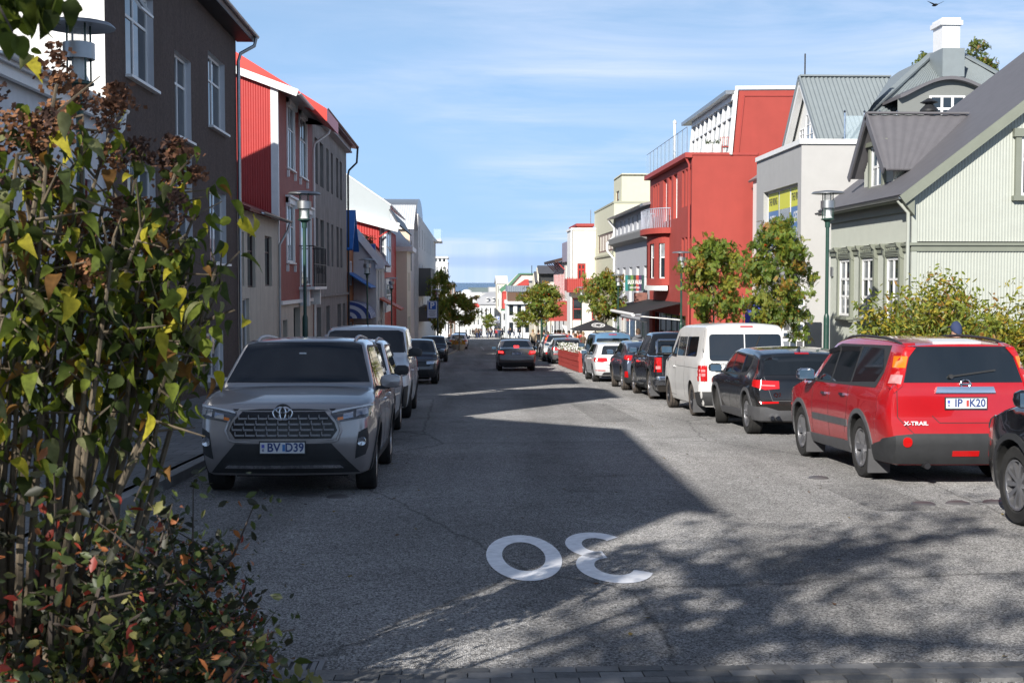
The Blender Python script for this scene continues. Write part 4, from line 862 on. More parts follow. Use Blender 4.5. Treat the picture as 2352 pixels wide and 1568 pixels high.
# dormer
xd = XR + .35; yd0, yd1 = at_u(2049, xd), at_u(1983, xd); ydm = (yd0 + yd1) / 2; zpk = PX(2014, 256, X=xd - .3).z; zev = PX(2054, 386, X=xd).z + .1
zroof = lambda x: zE + .1 + sl * (x - xe)
dm = empty('dormer', (0, 0, 0)); dm.parent = b
corr(dm, (xd, yd1, 0), UYn, yd1 - yd0, lambda s: zroof(xd) - .1, lambda s: zev + (zpk - zev - .25) * (1 - abs(s / (yd1 - yd0) * 2 - 1)), M_SAGE)
xm_ = xe + (zev - zE) / sl; corr(dm, (xd, yd0, 0), UXp, xm_ - xd + .3, lambda s: zroof(xd + s) - .05, zev, M_SAGE)
m = MB(); m.quad((xd, yd1, zroof(xd) - .1), (xm_ + .3, yd1, zev - .05), (xm_ + .3, yd1, zev), (xd, yd1, zev)); m.build('cheek', M_SAGE, dm)
xk = xe + (zpk - zE - .1) / sl; xq = xe + (zev - .1 - zE) / sl; ov = .3
for sgn, ye in ((-1, yd0 - ov), (1, yd1 + ov)):
    ze_ = zev - .15; corr_roof(dm, (xd - .35, ye, ze_), (xq + .1, ye, ze_), (xk, ydm, zpk), (xd - .35, ydm, zpk), M_SLATE, .12, .014, thick=.04)
    m = MB(); m.bar((xd - .37, ye, ze_ - .04), (xd - .37, ydm, zpk - .04), .05, .2); m.build('bargeboard', M_SLATE, dm)
m = MB(); m.bar((xd - .37, ydm, zpk + .05), (xk, ydm, zpk + .05), .2, .05); m.build('ridge_cap', M_SLATE, dm)
gutter(dm, (xd - .3, yd0 - ov - .04, zev - .15), (xq, yd0 - ov - .04, zev - .15), M_SLATE, .05)
zw0, zw1 = PX(2023, 430, X=xd).z, PX(2023, 333, X=xd).z; yw0, yw1 = ydm - .48, ydm + .48
w_ = window(dm, (xd - .05, yw1, 0), UYn, 0, .96, zw0, zw1, M_WHITE, 2, 2, .07, .07, .03, glass=[M_GLASSW, M_SKYGL])
m = MB(); m.box(xd - .1, xd, yw0 - .15, yw0, zw0, zw1); m.box(xd - .1, xd, yw1, yw1 + .15, zw0, zw1); m.box(xd - .16, xd, yw0 - .2, yw1 + .2, zw1, zw1 + .12); m.box(xd - .14, xd, yw0 - .18, yw1 + .18, zw0 - .1, zw0); m.build('casing', M_SAGED, w_)
# hidden chimney pot seen over the roof
pc = PX(2134, 240, Y=42); t = empty('roof_cowl', (pc.x, 42, pc.z - .3), 0); m = MB(); m.lathe([(.16, -1.5), (.16, 0), (.3, .05), (.3, .12), (.12, .3), (.3, .36), (.05, .5), (.001, .5)], 12); m.build('cowl', M_BLACK, t); tag(t, 'small black metal chimney cowl between the dormer and the arched window', 'chimney cowl')

# R2: grey-white flat shop
M_LGREY = mat('light_grey_render', (.4, .4, .4), .85, var=.035, stain=.06, bump=.1)
M_LWHITE = mat('warm_white_render', (.47, .462, .452), .85, var=.03, bump=.1)
y0 = at_u(1838, XR); y1 = at_u(1737, XR); L = y1 - y0; o = (XR, y1, 0); zt = PX(1838, 331, X=XR).z
b = empty('flat_shop_building', (0, 0, 0), 0, 'light grey flat-roofed shop block with a large poster window', 'building')
r = rs(y1, wr(XR, 1752, 1830, 443, 570, 1800)); r = (r[0], r[1], PX(1800, 585, X=XR).z, PX(1830, 420, X=XR).z); gr = (L - 6.3, L - 1.0, gz(46) + .4, gz(46) + 2.9); gd = (.3, 1.4, gz(48) + .13, gz(48) + 2.6)
wall(b, o, UYn, L, -4, zt, [r, gr], M_LGREY, .3)
w_ = window(b, o, UYn, *r, M_WHITE, 3, 1, .07, .1, .2, glass=[M_SKYGL])
window(b, o, UYn, *gr, M_WHITE, 3, 1, .1, .1, .25, glass=M_GLASS)
W3 = (r[1] - r[0]) / 3; M_YEL = mat('poster_yellow', (.62, .62, .06), .5); M_PBL = mat('poster_blue', (.1, .2, .42), .5); M_INK = mat('ink_dark', (.03, .04, .06), .6); M_PWH = mat('poster_white', (.7, .72, .75), .5)
for k in range(3):
    s0, s1 = r[0] + W3 * k + .1, r[0] + W3 * (k + 1) - .1; ps = empty('window_poster', (0, 0, 0)); ps.parent = b
    xx = XR + .17
    m = MB(); m.box(xx, xx + .01, y1 - s1, y1 - s0, r[3] - .72, r[3] - .08); m.build('yellow_band', M_YEL, ps)
    m = MB(); m.box(xx, xx + .01, y1 - s1, y1 - s0, r[2] + (.08 if k != 1 else 1.1), r[3] - .725); m.build('blue_band', M_PBL if k != 1 else M_SKYGL, ps)
    if k != 1:
        yc = y1 - (s0 + s1) / 2
        put_text('lettering', 'THE VIKING', M_INK, (xx - .006, yc, r[3] - .4), (0, -1, 0), (0, 0, 1), .36, .62, .008, ps)
        put_text('lettering', 'GIFTS &' if k == 0 else 'GIFTS', M_PWH, (xx - .006, yc, r[3] - 1.1), (0, -1, 0), (0, 0, 1), .52, .55, .012, ps)
        put_text('lettering', 'SOUVENIRS', M_PWH, (xx - .006, yc, r[3] - 1.62), (0, -1, 0), (0, 0, 1), .42, .46, .008, ps)
        for q in range(3): m = MB(); zz = r[3] - 2.1 - q * .2; m.box(xx - .006, xx, y1 - s1 + .1, y1 - s0 - .15 - .2 * (q % 2), zz, zz + .1); m.build('print_line', M_PWH, ps)
wall(b, (XR, y0, 0), UXp, 9, -4, zt, [], M_LWHITE)
body(b, XR, XR + 9, y0, y1, -4, zt, M_LGREY, 1, skip=('x0', 'y0'))
m = MB(); m.box(XR - .08, XR + 9.05, y0 - .08, y0 + .22, zt - .02, zt + .14); m.box(XR - .08, XR + .25, y0 + .22, y1, zt - .02, zt + .14); m.build('parapet_cap', M_WHITE, b)
m = MB(); m.box(XR + .2, XR + 9, y0 + .2, y1, zt - .4, zt - .3); m.build('roof', M_DKROOF, b)
# glass balustrade on its terrace
xs_ = [PX(u, 300, Y=y0 + 1.5).x for u in (1940, 1985, 2020, 2060)]; z0_ = zt + .1; gp = empty('balustrade', (0, 0, 0)); gp.parent = b
for a_, c_ in zip(xs_, xs_[1:]):
    m = MB(); m.box(a_ + .05, c_ - .05, y0 + 1.49, y0 + 1.51, z0_ - .3, z0_ + 1.0); m.build('glass_panel', M_PANEEDGE, gp)
for a_ in xs_: m = MB(); m.tube([(a_, y0 + 1.5, z0_ - .4), (a_, y0 + 1.5, z0_ + 1.1)], .025, 6); m.lathe([(.001, 1.2), (.05, 1.15), (.001, 1.08)], 8, (a_, y0 + 1.5, z0_)); m.build('post', M_CHROME, gp)

# R2b: white gabled house with grey ribbed roofs and chimney, behind the flat shop
M_GREYR = mat('grey_ribbed_roof', (.22, .25, .26), .5, var=.05)
b = empty('grey_roofed_villa', (0, 0, 0), 0, 'white house with light grey ribbed roofs, arched dormer and white chimney', 'building')
Xg = 13.0; ap = PX(1837, 176, X=Xg); yL, yR_ = PX(1793, 345, X=Xg).y, PX(1882, 330, X=Xg).y
zf = PX(1882, 330, X=Xg).z; slg = (ap.z - zf) / (ap.y - yR_); yN, yF = ap.y - (ap.z - zf + .5) / slg, ap.y + (ap.z - zf + .5) / slg; zb_ = zf - .5
wall(b, (Xg + .35, yF, 0), UYn, yF - yN, zb_ - 4, zb_, [], M_FW, top=[(0, zb_), (yF - yN, zb_), ((yF - yN) / 2, ap.z - .1)])
re_ = PX(2045, 181, Y=ap.y); xR = 22
Xb = PX(1925, 330, Y=yN).x; vs = []; fs = []; kk = 150; nn = Vector((0, -(ap.z - zb_), ap.y - yN)).normalized()
for i in range(kk + 1):
    X_ = Xg + (re_.x - Xg) * i / kk; q = min(1, max(0, (X_ - Xb) / (re_.x - Xb))); tp = Vector((X_, ap.y, ap.z)); e = nn * .03 * math.cos(2 * math.pi * (X_ - Xg) / .17); vs += [Vector((X_, yN - .1, zb_)).lerp(tp, q) + e, tp + e]
for i in range(kk): fs.append((2 * i, 2 * i + 2, 2 * i + 3, 2 * i + 1))
mesh_obj('roof', vs, fs, M_GREYR, b, smooth=True)
corr_roof(b, (Xb, yF, zb_), (Xg, yF, zb_), (Xg, ap.y, ap.z), (re_.x, ap.y, ap.z), M_GREYR, .17, .022)
m = MB(); m.bar((Xg - .03, yN - .1, zb_ - .02), (Xg - .03, ap.y, ap.z - .02), .06, .16); m.bar((Xg - .03, yF, zb_ - .02), (Xg - .03, ap.y, ap.z - .02), .06, .16); m.build('bargeboard', M_GREYR, b)
m = MB(); m.bar((Xg + .1, yN + .15, zb_), (Xg + .1, ap.y, ap.z - .25), .25, .16); m.bar((Xg + .1, yF - .25, zb_), (Xg + .1, ap.y, ap.z - .25), .25, .16); m.build('verge_board', M_WHITE, b)
m = MB(); m.box(Xg, re_.x, ap.y - .12, ap.y + .12, ap.z + .0, ap.z + .06); m.build('ridge_cap', M_GREYR, b)
for u0, u1, vt, vb in ((1834, 1846, 298, 335), (1848, 1866, 262, 335), (1867, 1878, 290, 335)):
    q = wr(Xg + .34, u0, u1, vt, vb); window(b, (Xg + .34, q[1], 0), UYn, 0, q[1] - q[0], q[2], q[3], M_WHITE, 2, 3, .05, .03, 0, glass=M_GLASSW)
m = MB(); m.tube([(Xg + .2, ap.y, ap.z), (Xg + .2, ap.y, PX(1837, 124, X=Xg).z)], .03, 6); m.build('antenna_mast', M_BLACK, b)
# main hipped roof behind
Yh = ap.y - .5
apx, apr = PX(2140, 128, Y=Yh + 4), PX(2210, 132, Y=Yh + 4); e0 = PX(1925, 330, Y=yN + .2); e1 = PX(2420, 260, Y=yN)
corr_roof(b, (e0.x - .3, yN + .1, e0.z - .2), (e1.x + 3, yN + .1, e0.z - .2), (apr.x, Yh + 4, apx.z), (apx.x, Yh + 4, apx.z), M_GREYR, .26, .04)
slab(b, [(e0.x - .3, yN + .1, e0.z - .2), (apx.x, Yh + 4, apx.z), (apx.x, Yh + 8, apx.z), (e0.x, Yh + 12, e0.z - .2)], .1, M_GREYR)
slab(b, [(e1.x + 3, yN + .1, e0.z - .2), (e1.x + 3, Yh + 12, e0.z - .2), (apr.x, Yh + 8, apx.z), (apr.x, Yh + 4, apx.z)], .1, M_GREYR)
m = MB(); m.bar((e0.x - .3, yN + .05, e0.z - .1), (apx.x, Yh + 3.95, apx.z + .08), .3, .08); m.bar((apr.x, Yh + 3.95, apx.z + .08), (e1.x + 3, yN + .05, e0.z - .1), .3, .08); m.build('hip_cap', M_GREYR, b)
body(b, Xb + .2, e1.x + 2.5, yN + .4, Yh + 11.5, -4, e0.z - .2, M_FW, 1)
ch = empty('chimney', (0, 0, 0)); ch.parent = b
c0, c1, c2_, c3 = PX(2150, 148, Y=Yh + 2.6), PX(2196, 118, Y=Yh + 2.6), PX(2191, 64, Y=Yh + 2.6), PX(2165, 47, Y=Yh + 2.6)
m = MB(); m.box(c0.x - .0, c1.x + .08, Yh + 1.9, Yh + 3.3, c0.z - .6, c1.z); m.build('flashing', M_GREYR, ch)
m = MB(); m.box(c0.x + .05, c1.x - .05, Yh + 2.1, Yh + 3.1, c1.z, c2_.z); m.box(c0.x - .05, c1.x + .03, Yh + 2.0, Yh + 3.2, c2_.z, c2_.z + .18); m.box(c0.x + .02, c1.x - .03, Yh + 2.07, Yh + 3.13, c2_.z + .18, c3.z); m.build('stack', M_WHITE, ch)
# eyebrow dormer
d0, d1, dt = PX(2068, 228, Y=Yh - 1.6), PX(2300, 228, Y=Yh - 1.6), PX(2182, 185, Y=Yh - 1.6); ex = (d0.x + d1.x) / 2 - .1; n = 18; vs = []; fs = []; hw_ = (d1.x - d0.x) / 2
arc = lambda t: (ex + hw_ * t, d0.z + (dt.z - d0.z) * math.cos(t * math.pi / 2) ** 1.2)
ed = empty('eyebrow_dormer', (0, 0, 0)); ed.parent = b; m = MB()
for k in range(n):
    ta, tb = -1 + 2 * k / n, -1 + 2 * (k + 1) / n; (xa, za_), (xb, zb2) = arc(ta), arc(tb)
    m.prism([(xa, Yh - 1.9, za_), (xb, Yh - 1.9, zb2), (xb, Yh - 1.9, zb2 + .12), (xa, Yh - 1.9, za_ + .12)], (0, 5, 0))
m.build('roof', M_SLATE, ed)
m = MB(); m.add([(arc(-1 + 2 * k / n)[0], Yh - 1.6, arc(-1 + 2 * k / n)[1]) for k in range(n + 1)] + [(ex + hw_, Yh - 1.6, d0.z - 2), (ex - hw_, Yh - 1.6, d0.z - 2)], [tuple(range(n + 3))]); m.build('wall', mat('dormer_grey', (.2, .21, .2), .7), ed)
g0, g1 = PX(2134, 262, Y=Yh - 1.65), PX(2180, 220, Y=Yh - 1.65); window(ed, (g0.x, Yh - 1.65, 0), UXp, 0, g1.x - g0.x + .6, g0.z - .3, g1.z, M_WHITE, 3, 2, .07, .09, 0)

# R3: red building
M_BRICKRED = mat('red_render', (.36, .055, .042), .8, var=.06, vscale=1.2, bump=.25, stain=.08)
M_RED2 = mat('red_trim', (.36, .05, .04), .6, var=.05)
y0 = at_u(1588, XR); y1 = at_u(1492, XR); L = y1 - y0; o = (XR, y1, 0); zt = PX(1590, 356, X=XR).z
b = empty('red_corner_building', (0, 0, 0), 0, 'tall brick red rendered building with round balcony and roof terrace', 'building')
grp_a = [(1499, 1502.5), (1504, 1507.5), (1509.5, 1513)]; grp_b = [(1522, 1530), (1534, 1541), (1545, 1554)]; grp_c = [(1565, 1570), (1573, 1577.5), (1581, 1585.5)]
hs = []; fm_ = []
def zz_(u, v): return PX(u, v, X=XR).z
za1, za0 = zz_(1575, 390), zz_(1575, 474)
for g in grp_a + grp_c: a_, c_ = y1 - at_u(g[0], XR), y1 - at_u(g[1], XR); hs.append((a_, c_, za0, za1)); fm_.append(M_RED2)
for g in grp_b: a_, c_ = y1 - at_u(g[0], XR), y1 - at_u(g[1], XR); hs.append((a_, c_, za0 - .45, za1 + .05)); fm_.append(M_WHITE)
zb1 = zz_(1575, 545); 
for g in grp_c: a_, c_ = y1 - at_u(g[0], XR), y1 - at_u(g[1], XR); hs.append((a_, c_, zb1 - 2.0, zb1)); fm_.append(M_RED2)
sf = (1.2, L - 1.5, gz(70) + .3, gz(70) + 2.9)
hs.append(sf); fm_.append(M_BLACK)
wall(b, o, UYn, L, -6, zt, hs, M_BRICKRED, .25)
for h, f_ in zip(hs, fm_): window(b, o, UYn, *h, f_, 1 if h is not sf else 6, 1, .06, .06, .2, glass=[M_GLASSW] if f_ is M_WHITE else [M_GLASS], split=h is sf)
wall(b, (XR, y0, 0), UXp, 12, -6, zt, [], M_BRICKRED)
body(b, XR, XR + 12, y0, y1, -6, zt, M_BRICKRED, 1, skip=('x0', 'y0'))
m = MB(); m.box(XR - .35, XR, y0 - .05, y1 + .05, zt - .12, zt + .12); m.box(XR, XR + 3.2, y0 - .05, y0 + .15, zt, zt + .12); m.build('cornice', M_RED2, b)
m = MB(); m.box(XR, XR + 12, y0 + .15, y1, zt - .1, zt); m.build('roof', M_DKROOF, b)
downpipe(b, [(XR - .3, y0 + .1, zt - .1), (XR - .12, y0 + .12, zt - .45), (XR - .1, y0 + .12, gz(62) + .1)], M_RED2, .055)
# mansard penthouse
a0, a1_ = PX(1679, 350, Y=y0 + .02), PX(1693, 208, Y=y0 + .02); ph = empty('penthouse', (0, 0, 0)); ph.parent = b
m = MB(); m.prism([(a0.x, y0 + .02, zt + .0), (XR + 12, y0 + .02, zt), (XR + 12, y0 + .02, a1_.z + .1), (a1_.x, y0 + .02, a1_.z)], (0, .3, 0)); m.build('side_wall', M_BRICKRED, ph)
m = MB(); m.bar((a0.x - .03, y0 - .02, zt + .02), (a1_.x - .03, y0 - .02, a1_.z + .08), .12, .2); m.bar((a1_.x - .1, y0 - .02, a1_.z + .12), (XR + 12, y0 - .02, a1_.z + .24), .12, .16); m.build('edge_trim', M_WHITE, ph)
m = MB(); m.bar((a0.x + .35, y0 - .0, zt + .04), (a1_.x + .35, y0 - .0, a1_.z - .25), .05, .05); m.bar((a1_.x + .35, y0, a1_.z - .25), (XR + 12, y0, a1_.z - .2), .05, .05); m.build('groove_bead', M_RED2, ph)
slab(ph, [(a1_.x - .5, y0 + .3, a1_.z + .05), (a1_.x - .5, y1 - 1, a1_.z + .05), (XR + 12, y1 - 1, a1_.z + .3), (XR + 12, y0 + .3, a1_.z + .3)], .18, M_STEEL)
ng = 9; yy0, yy1 = y0 + .35, y1 - 2.5; tt = lambda q: (a0.x + (a1_.x - a0.x) * q - .02)
gl = empty('glazed_front', (0, 0, 0)); gl.parent = b
for k in range(ng):
    ya_, yb_ = yy0 + (yy1 - yy0) * k / ng, yy0 + (yy1 - yy0) * (k + 1) / ng
    m = MB(); m.bar((tt(0), ya_, zt), (tt(1), ya_, a1_.z), .12, .12); m.build('mullion', M_WHITE, gl)
    m = MB(); m.quad((tt(0) + .05, ya_, zt + .1), (tt(0) + .05, yb_, zt + .1), (tt(1) + .05, yb_, a1_.z - .3), (tt(1) + .05, ya_, a1_.z - .3)); m.build('pane', M_GLASSW if k % 3 == 1 else M_SKYGL, gl)
m = MB(); m.bar((tt(0), yy0, zt + .12), (tt(0), yy1, zt + .12), .14, .2); m.bar((tt(.62), yy0, zt + (a1_.z - zt) * .62), (tt(.62), yy1, zt + (a1_.z - zt) * .62), .1, .1); m.bar((tt(1) - .05, yy0, a1_.z - .2), (tt(1) - .05, yy1, a1_.z - .2), .14, .4); m.bar((tt(1), yy1, a1_.z - .1), (tt(0), yy1, zt), .2, .2); m.build('rails', M_WHITE, gl)
# terrace glass screen, furniture
gs = empty('terrace_screen', (0, 0, 0)); gs.parent = b; n = 10
for k in range(n):
    ya_, yb_ = y0 + .3 + (L - .3) * k / n, y0 + .3 + (L - .3) * (k + 1) / n; m = MB(); m.box(XR - .26, XR - .24, ya_ + .03, yb_ - .03, zt + .12, zt + 1.25); m.build('glass_panel', M_PANEEDGE, gs)
    m = MB(); m.tube([(XR - .2, ya_, zt + .1), (XR - .2, ya_, zt + 1.38)], .018, 5); m.build('post', M_STEEL, gs)
m = MB(); m.tube([(XR - .2, y0 + .3, zt + 1.38), (XR - .2, y1, zt + 1.38)], .018, 5); m.build('handrail', M_STEEL, gs)
pf = PX(1550, 275, X=XR + .3); t = empty('flue_pipe', (XR + .3, pf.y, zt), 0); t.parent = b; m = MB(); m.lathe([(.07, 0), (.07, pf.z - zt - .25), (.1, pf.z - zt - .22), (.1, pf.z - zt - .1), (.001, pf.z - zt)], 10); m.build('pipe', M_WHITE, t)
for i, (dx, lab) in enumerate(((.9, 'white cylindrical planter on the red roof terrace, nearest the corner'), (1.35, 'white cylindrical planter on the red roof terrace, beside the chair'))):
    t = empty('terrace_planter', (XR + dx, y0 + .6, zt + .01), 0, lab, 'planter'); m = MB(); m.lathe([(.001, 0), (.2, 0), (.24, .55), (.001, .5)], 12); m.build('pot', M_WHITE, t)
    m = MB()
    for k in range(50): q = Vector((random.gauss(0, .1), random.gauss(0, .1), .62 + abs(random.gauss(0, .08)))); a_ = Vector((random.gauss(0, 1), random.gauss(0, 1), 2)).normalized() * .08; c_ = a_.orthogonal().normalized() * .02; m.quad(q - a_, q + c_, q + a_, q - c_)
    m.build('foliage', mat('pot_leaf2', (.08, .12, .05), .7), t)
t = empty('terrace_chair', (XR + 1.75, y0 + .6, zt + .01), 0, 'red metal chair on the red roof terrace', 'chair'); m = MB(); m.box(-.22, .22, -.22, .22, .42, .46); m.build('seat', M_RED2, t)
m = MB(); [m.bar((-.2 + .1 * k, .22, .46), (-.2 + .1 * k, .3, .95), .02, .02) for k in range(5)]; m.bar((-.22, .3, .95), (.22, .3, .95), .03, .03); m.build('backrest', M_RED2, t)
for sx in (-.2, .2):
    for sy in (-.2, .2): m = MB(); m.bar((sx, sy, 0), (sx, sy, .42), .025, .025); m.build('leg', M_RED2, t)
# round balcony and bay
yc = at_u(1512, XR - .2); zbk = PX(1512, 519, X=XR - 1).z; rr = 2.9; dep = 1.15; n = 20
pts = [(XR - dep * math.sin(math.pi * k / n) ** .8 * 1.0, yc - rr * math.cos(math.pi * k / n)) for k in range(n + 1)]
bal = empty('round_balcony', (0, 0, 0)); bal.parent = b; m = MB(); m.prism([(x, y, zbk - .28) for x, y in pts], (0, 0, .3)); m.build('slab', M_BRICKRED, bal)
m = MB()
for k in range(61):
    a_ = math.pi * k / 60; x, y = XR - (dep - .06) * math.sin(a_) ** .8, yc - (rr - .06) * math.cos(a_); j = .07 * (1 if k % 2 else -1)
    m.bar((x, y + j, zbk + .02), (x, y - j, zbk + 1.05), .018, .018)
hp = [(XR - (dep - .06) * math.sin(math.pi * k / n) ** .8, yc - (rr - .06) * math.cos(math.pi * k / n), zbk + 1.06) for k in range(n + 1)]; m.tube(hp, .025, 6); m.build('railing', mat('grey_blue_paint', (.4, .44, .52), .5), bal)
bay = empty('curved_bay', (0, 0, 0)); bay.parent = b; zq0, zq1 = zz_(1520, 655), zbk - .3; n2 = 16
pb_ = [(XR - .75 * math.sin(math.pi * k / n2) ** .7, yc - 2.5 * math.cos(math.pi * k / n2)) for k in range(n2 + 1)]
m = MB(); ztop = zq1 - .5; zwb = ztop - 1.9
for k in range(n2):
    (xa, ya_), (xb, yb_) = pb_[k], pb_[k + 1]
    m.quad((xa, ya_, zq0), (xb, yb_, zq0), (xb, yb_, zwb), (xa, ya_, zwb)); m.quad((xa, ya_, ztop), (xb, yb_, ztop), (xb, yb_, zq1), (xa, ya_, zq1))
    if k % 4 in (0, 3): m.quad((xa, ya_, zwb), (xb, yb_, zwb), (xb, yb_, ztop), (xa, ya_, ztop))
m.add([(x, y, zq0) for x, y in pb_], [tuple(range(n2 + 1))]); m.build('wall', M_BRICKRED, bay)
for k0 in (1, 5, 9, 13):
    (xa, ya_), (xb, yb_) = pb_[k0], pb_[k0 + 2]; d_ = Vector((xa - xb, ya_ - yb_, 0)); window(bay, (xb, yb_, 0), d_, 0, d_.length, zwb, ztop, M_WHITE, 1, 1, .07, .06, .1, zsplit=[.6] , glass=[M_GLASS, M_GLASSW])
m = MB(); m.prism([(x - .08, y, zq0 - .28) for x, y in pb_], (0, 0, .26)); m.build('white_band', M_WHITE, bay)
# black awning with white roller
t = empty('black_awning', (0, 0, 0), 0, 'black fabric shop awning with a white front roller on the red building', 'awning')
f0, f1 = PX(1412, 713, X=XR - 2.6), PX(1500, 690, X=XR - .1); xf = XR - 2.5; yA, yB = y0 + 2.5, y1 + 2.0; zf_ = PX(1430, 716, X=xf).z; zb2 = zz_(1520, 690)
m = MB(); m.prism([(XR - .02, yA, zb2), (xf, yA, zf_), (xf, yA, zf_ - .04), (XR - .02, yA, zb2 - .04)], (0, yB - yA, 0)); m.build('fabric', mat('black_fabric', (.02, .02, .022), .8), t)
m = MB(); m.tube([(xf, yA, zf_ - .05), (xf, yB, zf_ - .05)], .09, 10); m.build('front_roller', M_WHITE, t)
for yy in (yA + .3, yB - .3): m = MB(); m.bar((XR, yy, zb2 - .9), (xf + .1, yy, zf_ - .1), .05, .05); m.build('arm', M_WHITE, t)
# lettering line on the shop fascia
put_text('lettering', 'restaurant', M_WHITE, (XR - .1, y0 + 3, zq0 - .55), (0, -1, 0), (0, 0, 1), .4, 1, 0, b) if False else None

# R4: grey building with canted bay and slim upper windows
M_COOLG = mat('cool_grey_render', (.42, .43, .46), .85, var=.04)
y0, y1 = y1 + .02, at_u(1413, XR); L = y1 - y0; o = (XR, y1, 0); zE = PX(1418, 497, X=XR - .4).z; zm0, zm1 = zz_(1455, 560), zz_(1455, 540)
b = empty('grey_bay_building', (0, 0, 0), 0, 'light grey building with slim white upper windows and a grey ledge', 'building')
hs = []; 
for k in range(8): c = L * (k + .5) / 8; hs.append((c - .46, c + .46, zm1 + .3, zE - .3))
nb = len(hs)
for k in range(5): c = L * (k + .5) / 5; hs.append((c - .8, c + .8, zm0 - 3.9, zm0 - 1.5))
hs.append((1, L - 1, gz(86) + .3, gz(86) + 2.8))
wall(b, o, UYn, L, -8, zE, hs, M_COOLG, .22)
for i, h in enumerate(hs): window(b, o, UYn, *h, M_WHITE, 1 if i < len(hs) - 1 else 5, 1, .12, .08, .14, zsplit=[.5] if nb <= i < len(hs) - 1 else None, glass=[M_GLASSW, M_GLASS] if i < nb else [M_GLASS])
m = MB(); m.prism([(XR, y0, zm0), (XR - .5, y0, zm0 + .2), (XR - .55, y0, zm1), (XR, y0, zm1 + .25)], (0, L, 0)); m.build('ledge', mat('mid_grey_trim', (.2, .2, .2), .7), b)
body(b, XR, XR + 10, y0, y1, -8, zE, M_COOLG, 1, skip=('x0',))
slab(b, [(XR - .5, y0 - .3, zE + .1), (XR + 4, y0 - .3, zE + 1.1), (XR + 4, y1, zE + 1.1), (XR - .5, y1, zE + .1)], .15, M_STEEL2)
gutter(b, (XR - .55, y0, zE + .02), (XR - .55, y1, zE + .02), M_STEEL, .08)
downpipe(b, [(XR - .5, y1 - .2, zE - .1), (XR - .1, y1 - .1, zE - .6), (XR - .1, y1 - .1, zm1 + .3), (XR - .6, y1 - .1, zm0 + .3), (XR - .6, y1 - .1, zm0 - .2), (XR - .1, y1 - .1, zm0 - .8), (XR - .1, y1 - .1, gz(90))], M_WHITE, .09)
# hanging sign
s0, s1 = PX(1436, 632, Y=y0 + 1), PX(1479, 668, Y=y0 + 1)
t = empty('hanging_sign', (0, 0, 0), 0, 'striped hanging sign reading SALKA VALKA over the pavement', 'sign'); W = s1.x - s0.x
cc = [(.02, .2, .19), (.03, .1, .08), (.12, .22, .05), (.02, .04, .03), (.4, .06, .04), (.06, .02, .09), (.02, .06, .06)]
for k, c in enumerate(cc): m = MB(); m.box(s0.x + W * k / 7, s0.x + W * (k + 1) / 7, y0 + .96, y0 + 1.04, s1.z, s0.z); m.build('stripe', mat('sign_stripe%d' % k, c, .5), t)
put_text('lettering', 'SALKA VALKA', M_WHITE, ((s0.x + s1.x) / 2, y0 + .94, (s0.z + s1.z) / 2 + .05), (1, 0, 0), (0, 0, 1), .34, .4, .01, t)
put_text('lettering', 'BISTRO · KITCHEN', M_WHITE, ((s0.x + s1.x) / 2, y0 + .94, (s0.z + s1.z) / 2 - .28), (1, 0, 0), (0, 0, 1), .17, .42, .003, t)
m = MB(); m.bar((s1.x, y0 + 1, s0.z - .1), (XR + .0, y0 + 1, s0.z - .1), .04, .04); m.bar((s1.x, y0 + 1, s1.z + .1), (XR, y0 + 1, s1.z + .1), .04, .04); m.build('bracket', M_STEEL, t)
# rusty steel panel below
r0, r1 = PX(1456, 672, Y=y0 + .6), PX(1492, 700, Y=y0 + .6); t = empty('rusty_panel', (0, 0, 0), 0, 'rusty steel sheet hanging below the striped sign', 'panel'); m = MB(); m.prism([(r0.x, y0 + .55, r0.z), (XR - .05, y0 + .55, r0.z), (XR - .05, y0 + .55, r1.z + .3), (r0.x, y0 + .55, r1.z)], (0, .06, 0)); m.build('sheet', mat('rust', (.22, .1, .08), .9, var=.4, vscale=3), t)

# R5: pale green-cream stepped building
M_GCREAM = mat('pale_green_render', (.56, .55, .42), .85, var=.04)
M_WBROWN = mat('brown_window_frame', (.12, .05, .04), .5)
y0, y1 = y1 + .02, at_u(1362, XR); L = y1 - y0
b = empty('pale_green_building', (0, 0, 0), 0, 'pale green stepped building with a brown corner window', 'building')
ztw = PX(1430, 398, X=13.2); yT = PX(1410, 398, X=13.2)
ytw = y0 + 1; xa = PX(1428, 398, Y=ytw).x; zt2 = PX(1428, 398, Y=ytw).z
wall(b, (xa, ytw, 0), UXp, 9, -8, zt2, [], M_GCREAM); yfar = at_u(1409, xa) 
wt = (yfar - at_u(1413.5, xa), 0, 0, 0); a_, c_ = yfar - at_u(1414, xa), yfar - at_u(1421, xa)
tw = (min(a_, c_) , max(a_, c_), PX(1417, 478, X=xa).z, PX(1417, 440, X=xa).z)
wall(b, (xa, yfar, 0), UYn, yfar - ytw, -8, zt2, [tw], M_GCREAM); window(b, (xa, yfar, 0), UYn, *tw, M_WBROWN, 1, 2, .1, .06, .1)
body(b, xa, xa + 9, ytw, yfar, -8, zt2, M_GCREAM, 1, skip=('x0', 'y0')); m = MB(); m.box(xa, xa + 9, ytw, yfar, zt2 - .2, zt2 - .1); m.build('roof', M_DKROOF, b)
